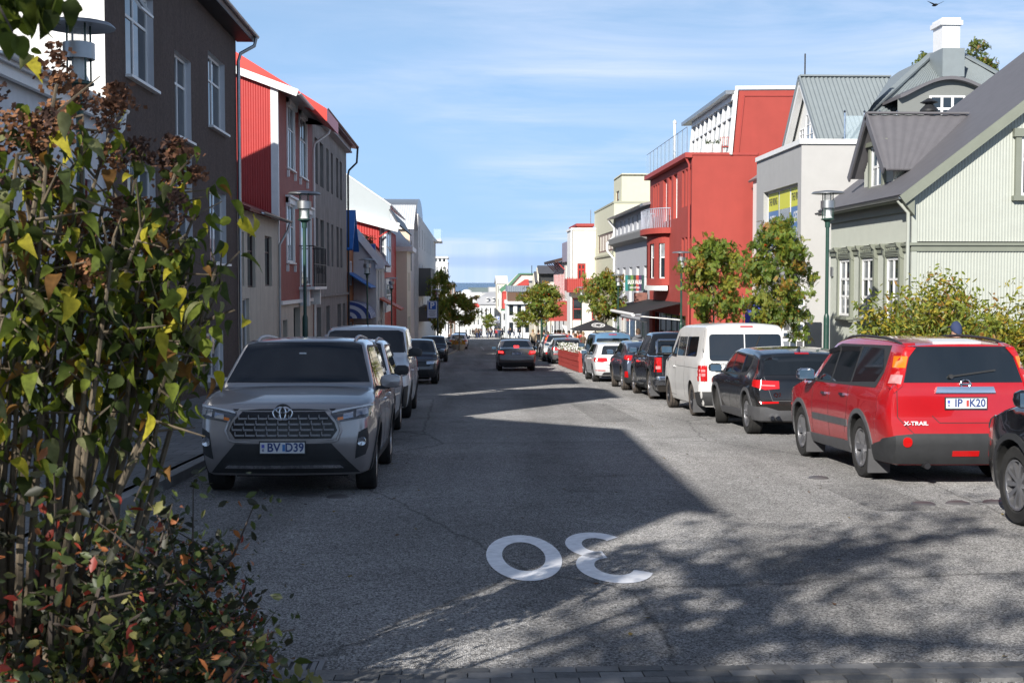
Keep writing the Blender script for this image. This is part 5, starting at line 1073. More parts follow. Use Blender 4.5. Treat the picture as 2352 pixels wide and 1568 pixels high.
# middle block projecting to the street
Xm = XR - .1; yc0 = y0 + .02; zm_ = PX(1384, 480, X=Xm).z; cw = (0, 3, PX(1384, 580, X=Xm).z, PX(1384, 538, X=Xm).z); ym1 = at_u(1365, Xm)
LL = ym1 - yc0; hw = (LL - 9, LL - .0, cw[2], cw[3])
wall(b, (Xm, ym1, 0), UYn, LL, gz(100) - 1, zm_, [(LL * .2, LL * .96, cw[2], cw[3])], M_GCREAM, .15); window(b, (Xm, ym1, 0), UYn, LL * .2, LL * .96, cw[2], cw[3], M_WBROWN, 5, 1, .14, .12, .1)
xw1 = PX(1398, 560, Y=yc0).x + .1
wall(b, (Xm, yc0, 0), UXp, 4.5, gz(100) - 1, zm_, [(.15, 1.6, cw[2], cw[3])], M_GCREAM, .12); window(b, (Xm, yc0, 0), UXp, .15, 1.6, cw[2], cw[3], M_WBROWN, 1, 1, .14, .1, .08)
m = MB(); m.box(Xm - .05, Xm + 6, yc0 - .05, ym1, zm_ - .02, zm_ + .12); m.box(Xm - .1, Xm, yc0, ym1, cw[2] - .4, cw[2] - .25); m.build('coping', mat('dull_green_trim', (.36, .36, .27), .8), b)
body(b, Xm, Xm + 12, yc0, ym1, gz(110) - 1, zm_, M_GCREAM, 1, skip=('x0', 'y0'))
# lower far block
Xn = XR - .2; yn1 = at_u(1345, Xn); zn = PX(1352, 573, X=Xn).z; zn0 = PX(1355, 640, X=Xn).z
m = MB(); m.box(Xn, Xn + 3, ym1 - 1, yn1, zn0, zn); m.build('bay', M_GCREAM, b)
y1 = ym1

# R6: white building with red balcony
M_PINKW = mat('warm_white_wall', (.72, .68, .64), .85, var=.03)
M_PURP = mat('lilac_cladding', (.3, .27, .34), .6)
y0, y1 = y1 + .02, at_u(1297, XR); L = y1 - y0; o = (XR, y1, 0); zt = PX(1302, 555, X=XR).z
b = empty('white_balcony_building', (0, 0, 0), 0, 'warm white building with a red curved balcony and red door', 'building')
hs = []
for k in range(7):
    c = L * (k + .5) / 7
    for z in (zt - 4.2, zt - 8.4, zt - 12.4): hs.append((c - .5, c + .5, z, z + 2.2))
wall(b, o, UYn, L, -13, zt - .2, hs, M_PINKW, .2); [window(b, o, UYn, *h, M_RED2, 1, 1, .1, .08, .15, split=False) for h in hs]
body(b, XR, XR + 12, y0, y1, -12, zt, M_PINKW, 1, skip=('x0',))
# near projecting block facing up the street
xs0, xs1 = PX(1314, 555, Y=y0 - 1.0).x, PX(1345, 555, Y=y0 - 1.0).x; yq = y0 - 1.0
q = (PX(1326, 700, Y=yq).x - xs0, PX(1345, 700, Y=yq).x - xs0)
dz0, dz1 = PX(1335, 668, Y=yq).z, PX(1335, 605, Y=yq).z
lw0, lw1 = PX(1335, 735, Y=yq).z, PX(1335, 684, Y=yq).z
wall(b, (xs0, yq, 0), UXp, 5.5, -12, zt, [(q[0] + .0, q[1] + .0, dz0, dz1), (q[0] - .4, q[0] + .4, lw0, lw1), (q[0] + 1.2, q[0] + 2.0, lw0, lw1)], M_PINKW, .15)
window(b, (xs0, yq, 0), UXp, q[0], q[1], dz0, dz1, M_RED, 2, 1, .14, .14, .1, name='door', zsplit=[.78]); window(b, (xs0, yq, 0), UXp, q[0] - .4, q[0] + .4, lw0, lw1, M_RED2, 1, 2, .1, .08, .1); window(b, (xs0, yq, 0), UXp, q[0] + 1.2, q[0] + 2, lw0, lw1, M_RED2, 1, 2, .1, .08, .1)
m = MB(); m.quad((xs0, yq, -12), (xs0, yq + 5, -12), (xs0, yq + 5, zt), (xs0, yq, zt)); m.box(xs0 - .1, xs0 + 5.6, yq - .1, yq + 5, zt - .02, zt + .15); m.box(xs0 - .12, xs0 + .0, yq - .12, yq, gz(110), zt); m.build('white_trim', M_WHITE, b)
pp = PX(1298, 560, X=XR); m = MB(); m.box(XR - .3, XR + .1, yq + 5, y1, zt - 2.2, zt - .1); m.build('cladding', M_PURP, b)
zr0, zr1 = PX(1335, 668, Y=yq - .8).z, PX(1335, 640, Y=yq - .8).z; x0_, x1_ = PX(1303, 650, Y=yq - .8).x, PX(1361, 650, Y=yq - .8).x
bal = empty('balcony', (0, 0, 0)); bal.parent = b; m = MB(); m.box(x0_, x1_, yq - 1.1, yq, zr0 - .12, zr0); m.build('slab', M_RED2, bal)
m = MB(); m.box(x0_, x1_, yq - 1.12, yq - 1.09, zr0, zr1); m.box(x0_, x0_ + .03, yq - 1.09, yq + 2, zr0, zr1); m.build('railing_panel', mat('red_mesh_panel', (.42, .07, .06), .6), bal)
for k in range(13): m = MB(); xx = x0_ + (x1_ - x0_) * k / 12; m.bar((xx, yq - 1.14, zr0), (xx, yq - 1.14, zr1 + .12), .05, .05); m.build('baluster', M_RED, bal)
# red roof pavilion behind
far_ = far_block('red_roof_pavilion', 'glazed roof pavilion with red fascia behind the white parapet', 1326, 1362, 520, 556, y0 + 6, 8, M_RED2, M_RED2, 6, 1, fm=M_RED, glass=M_SKYGL)
pz = PX(1357, 482, Y=y0 + 6); m = MB(); m.tube([(pz.x, y0 + 6, far_[2].z), (pz.x, y0 + 6, pz.z)], .04, 5); t_ = m.build('mast', M_STEEL, far_[0])

# R7: red and white timber house with brown eaves
y0, y1 = y1 + .02, at_u(1272, XR); L = y1 - y0; o = (XR, y1, 0); zE = PX(1270, 600, X=XR - 1).z
b = empty('timber_house', (0, 0, 0), 0, 'white house with red framing and a deep brown bracketed eave', 'building')
hs = [(L * (k + .5) / 8 - .8, L * (k + .5) / 8 + .8, zE - 5.6, zE - 1) for k in range(8)]
wall(b, o, UYn, L, -15, zE, hs, M_WHITE, .1); [window(b, o, UYn, *h, M_RED, 2, 1, .04, .05, .05, glass=M_FW, split=False) for h in hs]
wall(b, (XR, y0, 0), UXp, 10, -15, zE, [], M_WHITE)
slab(b, [(XR - 1.2, y0 - .5, zE + .1), (XR + 8, y0 - .5, zE + 2.4), (XR + 8, y1 + .5, zE + 2.4), (XR - 1.2, y1 + .5, zE + .1)], .35, M_DBROWN)
for k in range(6): yy = y0 + L * k / 5; m = MB(); m.bar((XR, yy, zE - 1.0), (XR - .9, yy, zE - .1), .1, .1); m.build('bracket', M_RED, b)
body(b, XR, XR + 10, y0, y1, -15, zE, M_WHITE, 1, skip=('x0', 'y0'))

# ------------------------------------------------------------------ far end of the street
M_FCREAM = mat('far_cream', (.72, .66, .54), .85, var=.04, vscale=.3); M_FGREYW = mat('far_grey_wall', (.5, .5, .48), .85, var=.05, vscale=.3)
M_FROOFG = mat('far_grey_roof', (.42, .42, .43), .6); M_FRED = mat('far_red', (.45, .05, .04), .6); M_FGREEN = mat('far_green', (.08, .2, .12), .6)
Z4 = lambda x, y: (947.5 + x * .18305, 545.5 + y * .18305)
def fb(name, label, x0, x1, yt, yb, Y, dep, wm, **k):
    (u0, vt), (u1, vb) = Z4(x0, yt), Z4(x1, yb); return far_block(name, label, u0, u1, vt, vb, Y, dep, wm, **k)
bb, a, c = fb('dark_gable_house', 'white house with two black gabled dormers beyond the timber house', 1530, 1800, 560, 1240, 190, 16, M_FCREAM, rm=M_DKROOF, nwx=4, rows=3)
for (xa_, xb_, yt_, yb_) in ((1565, 1790, 350, 455), (1522, 1560, 425, 560)):
    p0, p1 = PX(*Z4(xa_, yt_), Y=189), PX(*Z4(xb_, yb_), Y=189); m = MB(); ym_ = 3.5
    m.prism([(p0.x, 186, p1.z), (p0.x, 192, p1.z), (p0.x, 189, p0.z)], (p1.x - p0.x, 0, 0)); m.build('dormer_roof', M_DKROOF, bb)
    m = MB(); m.prism([(p0.x - .1, 186.5, p1.z - 3), (p0.x - .1, 191.5, p1.z - 3), (p0.x - .1, 191.5, p1.z), (p0.x - .1, 189, p0.z - .3), (p0.x - .1, 186.5, p1.z)], (.2, 0, 0)); m.build('dormer_face', M_FCREAM, bb)
    m = MB(); m.box(p0.x + .1, p1.x, 187, 191, p1.z - 3, p1.z); m.build('dormer_side', M_BLACK, bb)
bb, a, c = fb('cream_slope_house', 'cream gabled house with a long slope beside the black dormers', 1590, 1790, 690, 1240, 178, 10, M_FCREAM, rm=M_FCREAM, nwx=3, rows=3)
m = MB(); m.prism([tuple(PX(*Z4(x, y), Y=178)) for x, y in ((1590, 690), (1590, 670), (1790, 555), (1790, 690))], (0, 9, 0)); m.build('gable', M_FCREAM, bb)
bb, a, c = fb('modern_corner_block', 'modern corner block with grey upper cladding over white storeys', 1188, 1490, 805, 1235, 240, 14, M_FW, nwx=3, rows=2, fm=M_BLACK)
a2, c2 = PX(*Z4(1190, 800), Y=239.5), PX(*Z4(1490, 680), Y=239.5)
wall(bb, (a2.x, 239.5, 0), UXp, c2.x - a2.x, a2.z, c2.z, [(2.2, 5.4, a2.z + .3, c2.z - .2), (10.5, 13, a2.z + .8, c2.z - .2)], M_FBRICK, .2); window(bb, (a2.x, 239.5, 0), UXp, 2.2, 5.4, a2.z + .3, c2.z - .2, M_BLACK, 2, 1, .2, .15, .1, glass=M_GLASSW); window(bb, (a2.x, 239.5, 0), UXp, 10.5, 13, a2.z + .8, c2.z - .2, M_BLACK, 1, 2, .2, .15, .1)
c3 = PX(*Z4(1490, 605), Y=239.5); m = MB(); m.box(a2.x, c3.x, 239.4, 250, c2.z, c3.z)
for k in range(14): xx = a2.x + (c3.x - a2.x) * k / 13; m.box(xx - .06, xx + .06, 239.3, 239.4, c2.z, c3.z)
m.build('cladding', mat('zinc_cladding', (.3, .34, .38), .4, metal=.4), bb); m = MB(); m.box(a2.x - .3, c3.x, 239.1, 250, a2.z - .5, a2.z); m.build('cornice', M_FW, bb)
bb, a, c = fb('green_edged_house', 'cream gabled house with green roof edge and antenna', 1190, 1510, 600, 1235, 262, 16, M_FCREAM, rm=M_FCREAM, nwx=3, rows=3)
q = [PX(*Z4(x, y), Y=261.5) for x, y in ((1175, 640), (1190, 610), (1345, 455), (1515, 455), (1515, 640))]; m = MB(); m.prism([tuple(p) for p in q], (0, 12, 0)); m.build('gable', M_FCREAM, bb)
m = MB(); m.bar(q[0] - Vector((0, .3, 0)), q[2] - Vector((0, .3, 0)), .3, .5); m.bar(q[2] - Vector((0, .3, 0)), q[3] - Vector((0, .3, 0)), .3, .3); m.bar(PX(*Z4(1100, 670), Y=261), PX(*Z4(1190, 600), Y=261), .3, .8); m.build('green_verge', M_FGREEN, bb)
am = PX(*Z4(1497, 350), Y=261); m = MB(); m.tube([(am.x, 261, q[3].z), tuple(am)], .08, 5); m.build('antenna', M_BLACK, bb)
q = [PX(*Z4(x, y), Y=255) for x, y in ((1310, 602), (1425, 525), (1450, 525), (1510, 578), (1510, 602))]; rr_ = empty('red_roof_house', (0, 0, 0), 0, 'small bright red hipped roof behind the grey cladding', 'building'); m = MB(); m.prism([tuple(p) for p in q], (0, 6, 0)); m.build('roof', M_FRED, rr_); m = MB(); m.box(q[0].x + .4, q[4].x, 255.4, 260, q[0].z - 6, q[0].z); m.build('wall', M_FW, rr_)
fb('red_side_house', 'narrow red walled house squeezed between cream house and grey block', 1132, 1186, 690, 900, 268, 8, M_FRED, nwx=1, rows=1, win=False)
fb('green_fronted_shop', 'small green and white shop front below the red wall', 1122, 1180, 915, 1235, 258, 6, M_FW, rm=M_FGREEN, nwx=1, rows=2, fm=M_FW)
fb('tall_cream_house', 'tall cream house with white pitched roof at the street end', 1062, 1185, 570, 1235, 285, 14, M_FCREAM, rm=M_FW, nwx=3, rows=4, pitch=1.7)
bb, a, c = fb('white_end_house', 'white house with grey mansard roof closing the street', 845, 1062, 835, 1260, 335, 16, M_FW, rm=M_FROOFG, nwx=4, rows=2)
q0, q1, q2 = PX(*Z4(835, 835), Y=334.5), PX(*Z4(1065, 835), Y=334.5), PX(*Z4(905, 735), Y=338); slab(bb, [tuple(q0), tuple(q1), (q1.x, 338, q2.z), (q2.x - 3.4, 338, q2.z)], .3, M_FROOFG)
q3, q4 = PX(*Z4(1040, 680), Y=342), PX(*Z4(960, 690), Y=342); slab(bb, [(q2.x - 1, 338, q2.z), (q1.x, 338, q2.z), (q3.x, 342, q3.z), (q4.x, 342, q3.z)], .3, M_FROOFG)
for xx in (940, 1015): w0, w1 = PX(*Z4(xx - 12, 800), Y=335.4), PX(*Z4(xx + 12, 752), Y=335.4); m = MB(); m.box(w0.x, w1.x, 335, 337, w0.z, w1.z); dd = m.build('dormer', M_FW, bb); m = MB(); m.box(w0.x + .5, w1.x - .5, 334.95, 334.99, w0.z + .8, w1.z - .5); m.build('pane', M_GLASS, dd)
fb('red_roofed_end_block', 'low grey and white block with red roof edge at the street end', 650, 850, 875, 1250, 345, 12, M_FGREYW, rm=M_FRED, nwx=4, rows=3, fm=M_FW)
bb, a, c = fb('flat_white_block', 'white flat-topped block with roof plant beyond the red roof', 540, 862, 700, 900, 395, 14, M_FW, nwx=4, rows=1, fm=M_FW)
q = [PX(*Z4(x, y), Y=344.6) for x, y in ((668, 868), (850, 868), (850, 825), (690, 825))]; t = empty('red_roof_edge', (0, 0, 0)); t.parent = bb; m = MB(); m.prism([tuple(p) for p in q], (0, 5, 0)); m.build('fascia', M_FRED, t)
fb('harbour_hall', 'dark grey green glass hall by the harbour', 700, 975, 632, 700, 900, 60, mat('hall_glass', (.12, .15, .15), .3, var=.3, vscale=.05), nwx=1, rows=1, win=False)
fb('harbour_block', 'long grey block beside the glass hall by the harbour', 960, 1080, 628, 670, 860, 40, M_FGREYW, nwx=1, rows=1, win=False)
t = empty('storage_tank', (0, 0, 0), 0, 'small white round tank left of the harbour hall', 'tank'); q = PX(*Z4(683, 700), Y=880); m = MB(); hh = PX(*Z4(683, 655), Y=880).z; m.lathe([(4, q.z - 10), (4, hh - 3), (3.6, hh - 1), (2, hh), (.01, hh + .3)], 14, (q.x, 880, 0)); m.build('tank_shell', M_FW, t)
fb('long_white_roofs', 'low long white and grey roofs in front of the sea', 535, 1060, 698, 730, 600, 40, M_FGREYW, rm=M_FROOFG, nwx=1, rows=1, win=False)
# ------------------------------------------------------------------ street lamps
def make_lamp():
    r = empty('street_lamp', (0, 0, 0))
    m = MB(); m.tube([(0, 0, 2.05), (0, 0, 4.1)], .042, 12); m.build('pole', M_GREENPOLE, r)
    m = MB(); m.lathe([(.001, 0), (.085, 0), (.068, .05), (.068, 1.95), (.062, 2.02), (.043, 2.08)], 14); m.build('pole_sleeve', M_GREENPOLE, r)
    h = 4.1
    m = MB(); m.lathe([(.048, h), (.06, h), (.062, h + .12), (.1, h + .16), (.155, h + .18), (.155, h + .2), (.001, h + .22)], 16); m.build('lantern_base', M_GREENPOLE, r)
    m = MB(); m.lathe([(.11, h + .22), (.07, h + .3), (.055, h + .48), (.001, h + .5)], 14); m.build('lamp_shade', mat('frosted_lamp', (.7, .72, .7), .4), r)
    m = MB(); m.lathe([(.135, h + .45), (.165, h + .45), (.165, h + .62), (.135, h + .62), (.135, h + .45)], 20); m.build('band', M_STEEL, r)
    m = MB()
    for k in range(4): a = math.pi / 4 + k * math.pi / 2; m.tube([(.135 * math.cos(a), .135 * math.sin(a), h + .19), (.135 * math.cos(a), .135 * math.sin(a), h + .82)], .011, 6)
    m.build('stay', M_GREENPOLE, r)
    m = MB(); m.lathe([(.1, h + .22), (.1, h + .8)], 16); m.build('glass_cylinder', mat('lamp_clear_glass', (.8, .85, .85), .05), r); MATS['lamp_clear_glass'].node_tree.nodes['Principled BSDF'].inputs['Alpha'].default_value = .25
    m = MB(); m.lathe([(.001, h + .86), (.1, h + .86), (.34, h + .83), (.375, h + .8), (.38, h + .785), (.37, h + .785), (.3, h + .81), (.1, h + .83), (.001, h + .83)], 28); m.build('reflector_disc', M_STEEL, r)
    return r
l0 = make_lamp()
LAMPS = [(-4.12, 13.7, 'dark green disc-topped street lamp rising behind the big bush'),
         (-3.75, 29.6, 'dark green street lamp in front of the grey slit-windowed house'),
         (-4.3, 55.5, 'street lamp in front of the pale gabled house'), (-4.4, 75.5, 'street lamp before the cream stair block'),
         (-2.15, 98, 'street lamp with its pole beside the blue parking sign'),
         (8.5, 29.2, 'green disc-topped street lamp beside the sage house'), (8.75, 50.5, 'street lamp half behind the rowan in front of the red building'),
         (8.7, 71, 'street lamp beside the striped hanging sign'), (8.6, 92.5, 'street lamp among the rowan leaves before the white building')]
for i, (x, y, lab) in enumerate(LAMPS):
    o = l0 if i == 0 else clone(l0); o.location = (x, y, gz(y) + .12); tag(o, lab, 'street lamp', 'street lamps along both pavements')
# parking sign
def park_sign(x, y, w_, h_, z, lab, first=None):
    r = empty('parking_sign', (x, y, gz(y) + .12), 0, lab, 'sign'); z -= gz(y) + .12
    m = MB(); m.tube([(w_ / 2 + .06, .03, 0), (w_ / 2 + .06, .03, z + h_ / 2 + .1)], .035, 8); m.build('pole', M_GREENPOLE, r)
    m = MB(); m.box(-w_ / 2, w_ / 2, -.02, .02, z - h_ / 2, z + h_ / 2); m.build('sign_panel', mat('sign_white', (.62, .63, .68), .5), r)
    m = MB(); q = w_ * .36; zc = z + h_ / 2 - w_ * .47; m.box(-q, q, -.026, -.021, zc - q, zc + q); m.build('blue_field', mat('sign_blue', (.02, .1, .42), .4), r)
    put_text('lettering', 'P', mat('sign_letter', (.75, .76, .78), .5), (0, -.03, zc), (1, 0, 0), (0, 0, 1), q * 2.3, 1, .02, r)
    for k in range(6): m = MB(); zz = z + h_ / 2 - w_ * .95 - k * .08; wx = w_ * (.34 - .05 * (k % 3)); m.box(-wx, wx, -.024, -.021, zz - .02, zz + .012); m.build('print_line', mat('sign_print', (.25, .26, .3), .6), r)
    m = MB(); e = .018
    for a, b_, c, d in ((-w_ / 2, w_ / 2, z + h_ / 2 - e, z + h_ / 2), (-w_ / 2, w_ / 2, z - h_ / 2, z - h_ / 2 + e), (-w_ / 2, -w_ / 2 + e, z - h_ / 2 + e, z + h_ / 2 - e), (w_ / 2 - e, w_ / 2, z - h_ / 2 + e, z + h_ / 2 - e)): m.box(a, b_, -.024, -.0205, c, d)
    m.build('edge_band', mat('sign_blue', (.02, .1, .42), .4), r); return r
p0, p1 = PX(981, 691, Y=94), PX(1004.5, 730, Y=94)
park_sign((p0.x + p1.x) / 2, 94, p1.x - p0.x, p0.z - p1.z, (p0.z + p1.z) / 2, 'large white and blue P parking sign beside the left pavement lamp')
p0, p1 = PX(1139.5, 726, Y=230), PX(1147.5, 741, Y=230)
park_sign((p0.x + p1.x) / 2, 230, p1.x - p0.x, p0.z - p1.z, (p0.z + p1.z) / 2, 'far small blue P parking sign before the tall cream house')
# flower bowl
M_CONC = mat('concrete_bowl', (.45, .43, .38), .85, var=.1)
def blossoms(name, n, spread, cols, parent, z0, size=.05):
    vs = []; fs = []; fm = []
    for k in range(n):
        q = Vector((random.uniform(-1, 1) * spread[0], random.uniform(-1, 1) * spread[1], z0 + random.random() ** 1.5 * spread[2])); a = Vector((random.gauss(0, 1), random.gauss(0, 1), random.gauss(0, 1) + .6)).normalized(); t = a.orthogonal().normalized() * size; w_ = a.cross(t).normalized() * size
        b = len(vs); vs += [q - t, q + w_, q + t, q - w_]; fs.append((b, b + 1, b + 2, b + 3)); fm.append(random.randrange(len(cols)))
    return mesh_obj(name, vs, fs, cols, parent, fmat=fm)
M_LF = [mat('leaf_%d' % i, c, .6, trans=.3) for i, c in enumerate([(.09, .13, .02), (.06, .1, .02), (.14, .16, .02), (.2, .16, .02), (.22, .09, .015)])]
g = PX(1053, 790, Y=113); bwl = empty('flower_bowl', (g.x, g.y, gz(g.y) + .02), 0, 'round concrete bowl of white and orange flowers at the pavement bulge', 'flower bowl'); s_ = g.y / 110
m = MB(); m.lathe([(.001, 0), (.42 * s_, 0), (.6 * s_, .28 * s_), (.66 * s_, .55 * s_), (.6 * s_, .56 * s_), (.001, .5 * s_)], 20); m.build('bowl', M_CONC, bwl)
blossoms('flowers', 420, (.6 * s_, .6 * s_, .42 * s_), [mat('orange_petal', (.75, .25, .02), .6), mat('yellow_petal', (.75, .5, .02), .6), M_LF[0]], bwl, .5 * s_, .06)
blossoms('flowers', 160, (.3 * s_, .3 * s_, .4 * s_), [M_WHITE, M_LF[0]], bwl, .9 * s_, .06)
# red parklet planter
t = empty('red_planter', (5.15, 0, 0), 0, 'long red timber planter fence full of white flowers beside the parked cars', 'planter')
M_PLR = mat('planter_red', (.36, .04, .03), .7, var=.12, vscale=6, stain=.2)
ya, yb = 56.3, 68.6; n = 12; zt_ = PX(1329, 806, X=5.15).z - gz(56.3)
for k in range(n):
    y_0, y_1 = ya + (yb - ya) * k / n, ya + (yb - ya) * (k + 1) / n
    for j in range(4):
        m = MB(); z0_, z1_ = gz(y_0) + .03 + j * zt_ / 4, gz(y_0) + .015 + (j + 1) * zt_ / 4; m.prism([(-.03 - .03 * (j == 2), y_0 + .01, z0_), (-.03 - .03 * (j == 2), y_1 - .01, z0_ + gz(y_1) - gz(y_0)), (.0, y_1 - .01, z0_ + gz(y_1) - gz(y_0)), (.0, y_0 + .01, z0_)], (0, 0, z1_ - z0_)); m.build('plank', M_PLR, t)
m = MB(); m.prism([(0, ya, gz(ya)), (.55, ya, gz(ya)), (.55, yb, gz(yb)), (0, yb, gz(yb))], (0, 0, zt_ - .05)); m.build('box', M_PLR, t)
vs = []; fs = []; fm = []
for k in range(3600):
    y = random.uniform(ya, yb); q = Vector((random.uniform(-.1, .6), y, gz(y) + zt_ - .05 + random.random() ** 1.6 * .35)); a = Vector((random.gauss(0, 1), random.gauss(0, 1), random.gauss(0, 1) + .5)).normalized(); tt_ = a.orthogonal().normalized() * .035; w_ = a.cross(tt_).normalized() * .035; b_ = len(vs); vs += [q - tt_, q + w_, q + tt_, q - w_]; fs.append((b_, b_ + 1, b_ + 2, b_ + 3)); fm.append(random.choice([0, 0, 1, 2]))
mesh_obj('flowers', vs, fs, [M_WHITE, M_LF[0], mat('dusty_leaf', (.3, .33, .22), .7)], t, fmat=fm)['kind'] = 'stuff'
# parasol
py = 67.0; a0, a1, a2 = PX(1319, 759, Y=py - 1.3), PX(1427, 765, Y=py - 1.3), PX(1372, 733, Y=py); t = empty('parasol', ((a0.x + a1.x) / 2, py, gz(py) + .12), 0, 'square black parasol with a round white emblem above the terrace', 'parasol'); bz = gz(py) + .12
hx = (a1.x - a0.x) / 2; ze, zp_ = a0.z - bz, a2.z - bz
m = MB(); c = [(-hx, -1.3, ze), (hx, -1.3, ze), (hx, 1.3, ze), (-hx, 1.3, ze)]; m.add(c + [(0, 0, zp_)], [(0, 1, 4), (1, 2, 4), (2, 3, 4), (3, 0, 4)]); cn = m.build('canopy', mat('black_canvas', (.025, .025, .028), .85), t); md = cn.modifiers.new('thickness', 'SOLIDIFY'); md.thickness = .02
m = MB(); m.tube([(0, 0, 0), (0, 0, zp_)], .03, 8); m.build('pole', M_STEEL, t)
nrm = Vector((0, -(zp_ - ze), 1.3)).normalized(); upv = Vector((0, 1.3, zp_ - ze)).normalized(); ctr = Vector((.08, -.75, ze + (zp_ - ze) * (.55 / 1.3))) + nrm * .03
m = MB(); n = 24
for r0, r1 in ((.25, .29), (.12, .16)):
    for k in range(n):
        q0, q1 = 2 * math.pi * k / n, 2 * math.pi * (k + 1) / n; X_ = Vector((1, 0, 0)); P_ = lambda r_, q_: ctr + X_ * r_ * 1.25 * math.cos(q_) + upv * r_ * math.sin(q_); m.quad(P_(r0, q0), P_(r1, q0), P_(r1, q1), P_(r0, q1))
for k in range(20): q0 = 2 * math.pi * k / 20; m.quad(*[ctr + Vector((1.25, 0, 0)) * r_ * math.cos(q_) + upv * r_ * math.sin(q_) for r_, q_ in ((.17, q0), (.24, q0), (.24, q0 + .12), (.17, q0 + .12))])
m.build('emblem', M_WHITE, t)
# bollard posts and tuft at the bulge, black gate, red kiosk
tf = empty('grass_tuft', (5.65, 91, gz(91) + .1), 0); tag(tf, 'green grass tuft round the green pole', 'grass', kind='stuff'); m = MB()
for k in range(260): q = Vector((random.gauss(0, .35), random.gauss(0, 1.2), 0)); h_ = random.uniform(.1, .3); d_ = Vector((random.gauss(0, .06), random.gauss(0, .06), h_)); m.add([q, q + Vector((.015, 0, 0)), q + d_], [(0, 1, 2)])
m.build('blades', mat('grass_green', (.08, .16, .03), .7), tf)
bc = make = None
bo = None
for i, (x, y, lab) in enumerate([(5.5, 90, 'slim green steel pole beside the rowan at the pavement bulge'), (6.1, 98, 'slim green steel pole further down by the crowd'), (6.9, 108, 'slim green steel pole near the black gate')]):
    if bo is None:
        bo = empty('steel_pole', (0, 0, 0)); m = MB(); m.lathe([(.001, 0), (.06, 0), (.06, 2.6), (.001, 2.62)], 10); m.build('pole', M_GREENPOLE, bo); o = bo
    else: o = clone(bo)
    o.location = (x, y, gz(y) + .1); tag(o, lab, 'pole', 'green poles at the pavement bulge')
gp = PX(1275, 735, Y=118); t = empty('black_gate', (gp.x, 118, gz(118) + .1), 0, 'black barred gate behind the terrace crowd', 'gate')
for k in range(9): m = MB(); m.bar((-1.6 + k * .4, 0, 0), (-1.6 + k * .4, 0, 3.4), .09, .05); m.build('bar', M_BLACK, t)
m = MB(); m.bar((-1.7, 0, .3), (1.7, 0, .3), .06, .1); m.bar((-1.7, 0, 3.4), (1.7, 0, 3.4), .06, .1); m.build('frame', M_BLACK, t)
gp = PX(1285, 714, Y=112); t = empty('red_kiosk_sign', (gp.x + .6, 112, gp.z), 0, 'red shop fascia with pale lettering and a white sheet below', 'sign'); m = MB(); m.box(-1.6, 2.4, 0, .3, -.9, .9); m.build('fascia', M_RED2, t); m = MB(); m.prism([(-.4, -.2, -1.2), (2.2, -.2, -2.2), (1.8, -.2, -3.2), (.2, -.2, -2.6)], (0, .05, 0)); m.build('white_sheet', M_WHITE, t)
# bins / shop goods at the flat shop
for i, (u, v, col, lab) in enumerate([(1728, 718, (.05, .06, .4), 'blue banner flag hanging by the red wall'), (1822, 720, (.1, .1, .1), 'tall postcard rack of small pictures by the shop entrance')]):
    q = PX(u, v, X=XR - .8); t = empty('banner_flag' if i == 0 else 'postcard_rack', (XR - .8, q.y, q.z), 0, lab, 'flag' if i == 0 else 'rack')
    if i == 0: m = MB(); m.prism([(-.3, 0, .5), (.55, 0, .2), (.5, 0, -.6), (-.25, 0, -.4)], (0, .03, 0)); m.build('cloth', mat('flag_blue', col, .8), t); m = MB(); m.tube([(-.32, .02, .6), (-.32, .02, -1.9)], .02, 6); m.build('pole', M_STEEL, t)
    else:
        m = MB(); m.box(-.35, .35, 0, .06, -1.7, .9); m.build('panel', M_WHITE, t)
        for r_ in range(9):
            for c_ in range(3): m = MB(); m.box(-.3 + c_ * .21, -.12 + c_ * .21, -.02, 0, -1.55 + r_ * .26, -1.38 + r_ * .26); m.build('card', mat('card%d' % ((r_ + c_) % 3), [(.05, .07, .1), (.12, .12, .13), (.2, .22, .25)][(r_ + c_) % 3], .5), t)
# ------------------------------------------------------------------ cars
def paint(name, col, metal=.0, rough=.32, coat=1):
    m = mat(name, col, rough, metal=metal, coat=coat, var=.05, vscale=5); nt = m.node_tree; N = nt.nodes; b = N['Principled BSDF']; src = b.inputs['Base Color'].links[0].from_socket
    tc = N.new('ShaderNodeTexCoord'); sp = N.new('ShaderNodeSeparateXYZ'); nt.links.new(tc.outputs['Object'], sp.inputs[0]); r1 = N.new('ShaderNodeMapRange'); r1.inputs[1].default_value = .85; r1.inputs[2].default_value = .28; r1.inputs[3].default_value = .02; r1.inputs[4].default_value = .5; nt.links.new(sp.outputs['Z'], r1.inputs[0])
    n = N.new('ShaderNodeTexNoise'); n.inputs['Scale'].default_value = 3.5; n.inputs['Detail'].default_value = 7; nt.links.new(tc.outputs['Object'], n.inputs['Vector']); mu = N.new('ShaderNodeMath'); mu.operation = 'MULTIPLY'; nt.links.new(r1.outputs[0], mu.inputs[0]); nt.links.new(n.outputs[0], mu.inputs[1])
    mx = N.new('ShaderNodeMix'); mx.data_type = 'RGBA'; nt.links.new(mu.outputs[0], mx.inputs['Factor']); nt.links.new(src, mx.inputs['A']); mx.inputs['B'].default_value = (.13, .11, .09, 1); nt.links.new(mx.outputs['Result'], b.inputs['Base Color'])
    r2 = N.new('ShaderNodeMapRange'); r2.inputs[3].default_value = coat; r2.inputs[4].default_value = coat * .2; r2.inputs[2].default_value = .3; nt.links.new(mu.outputs[0], r2.inputs[0]); nt.links.new(r2.outputs[0], b.inputs['Coat Weight']); return m
M_CGL = mat('car_glass', (.008, .011, .014), .03, spec=1)
M_CTRIM = mat('car_trim', (.03, .031, .033), .6, var=.15, vscale=8)
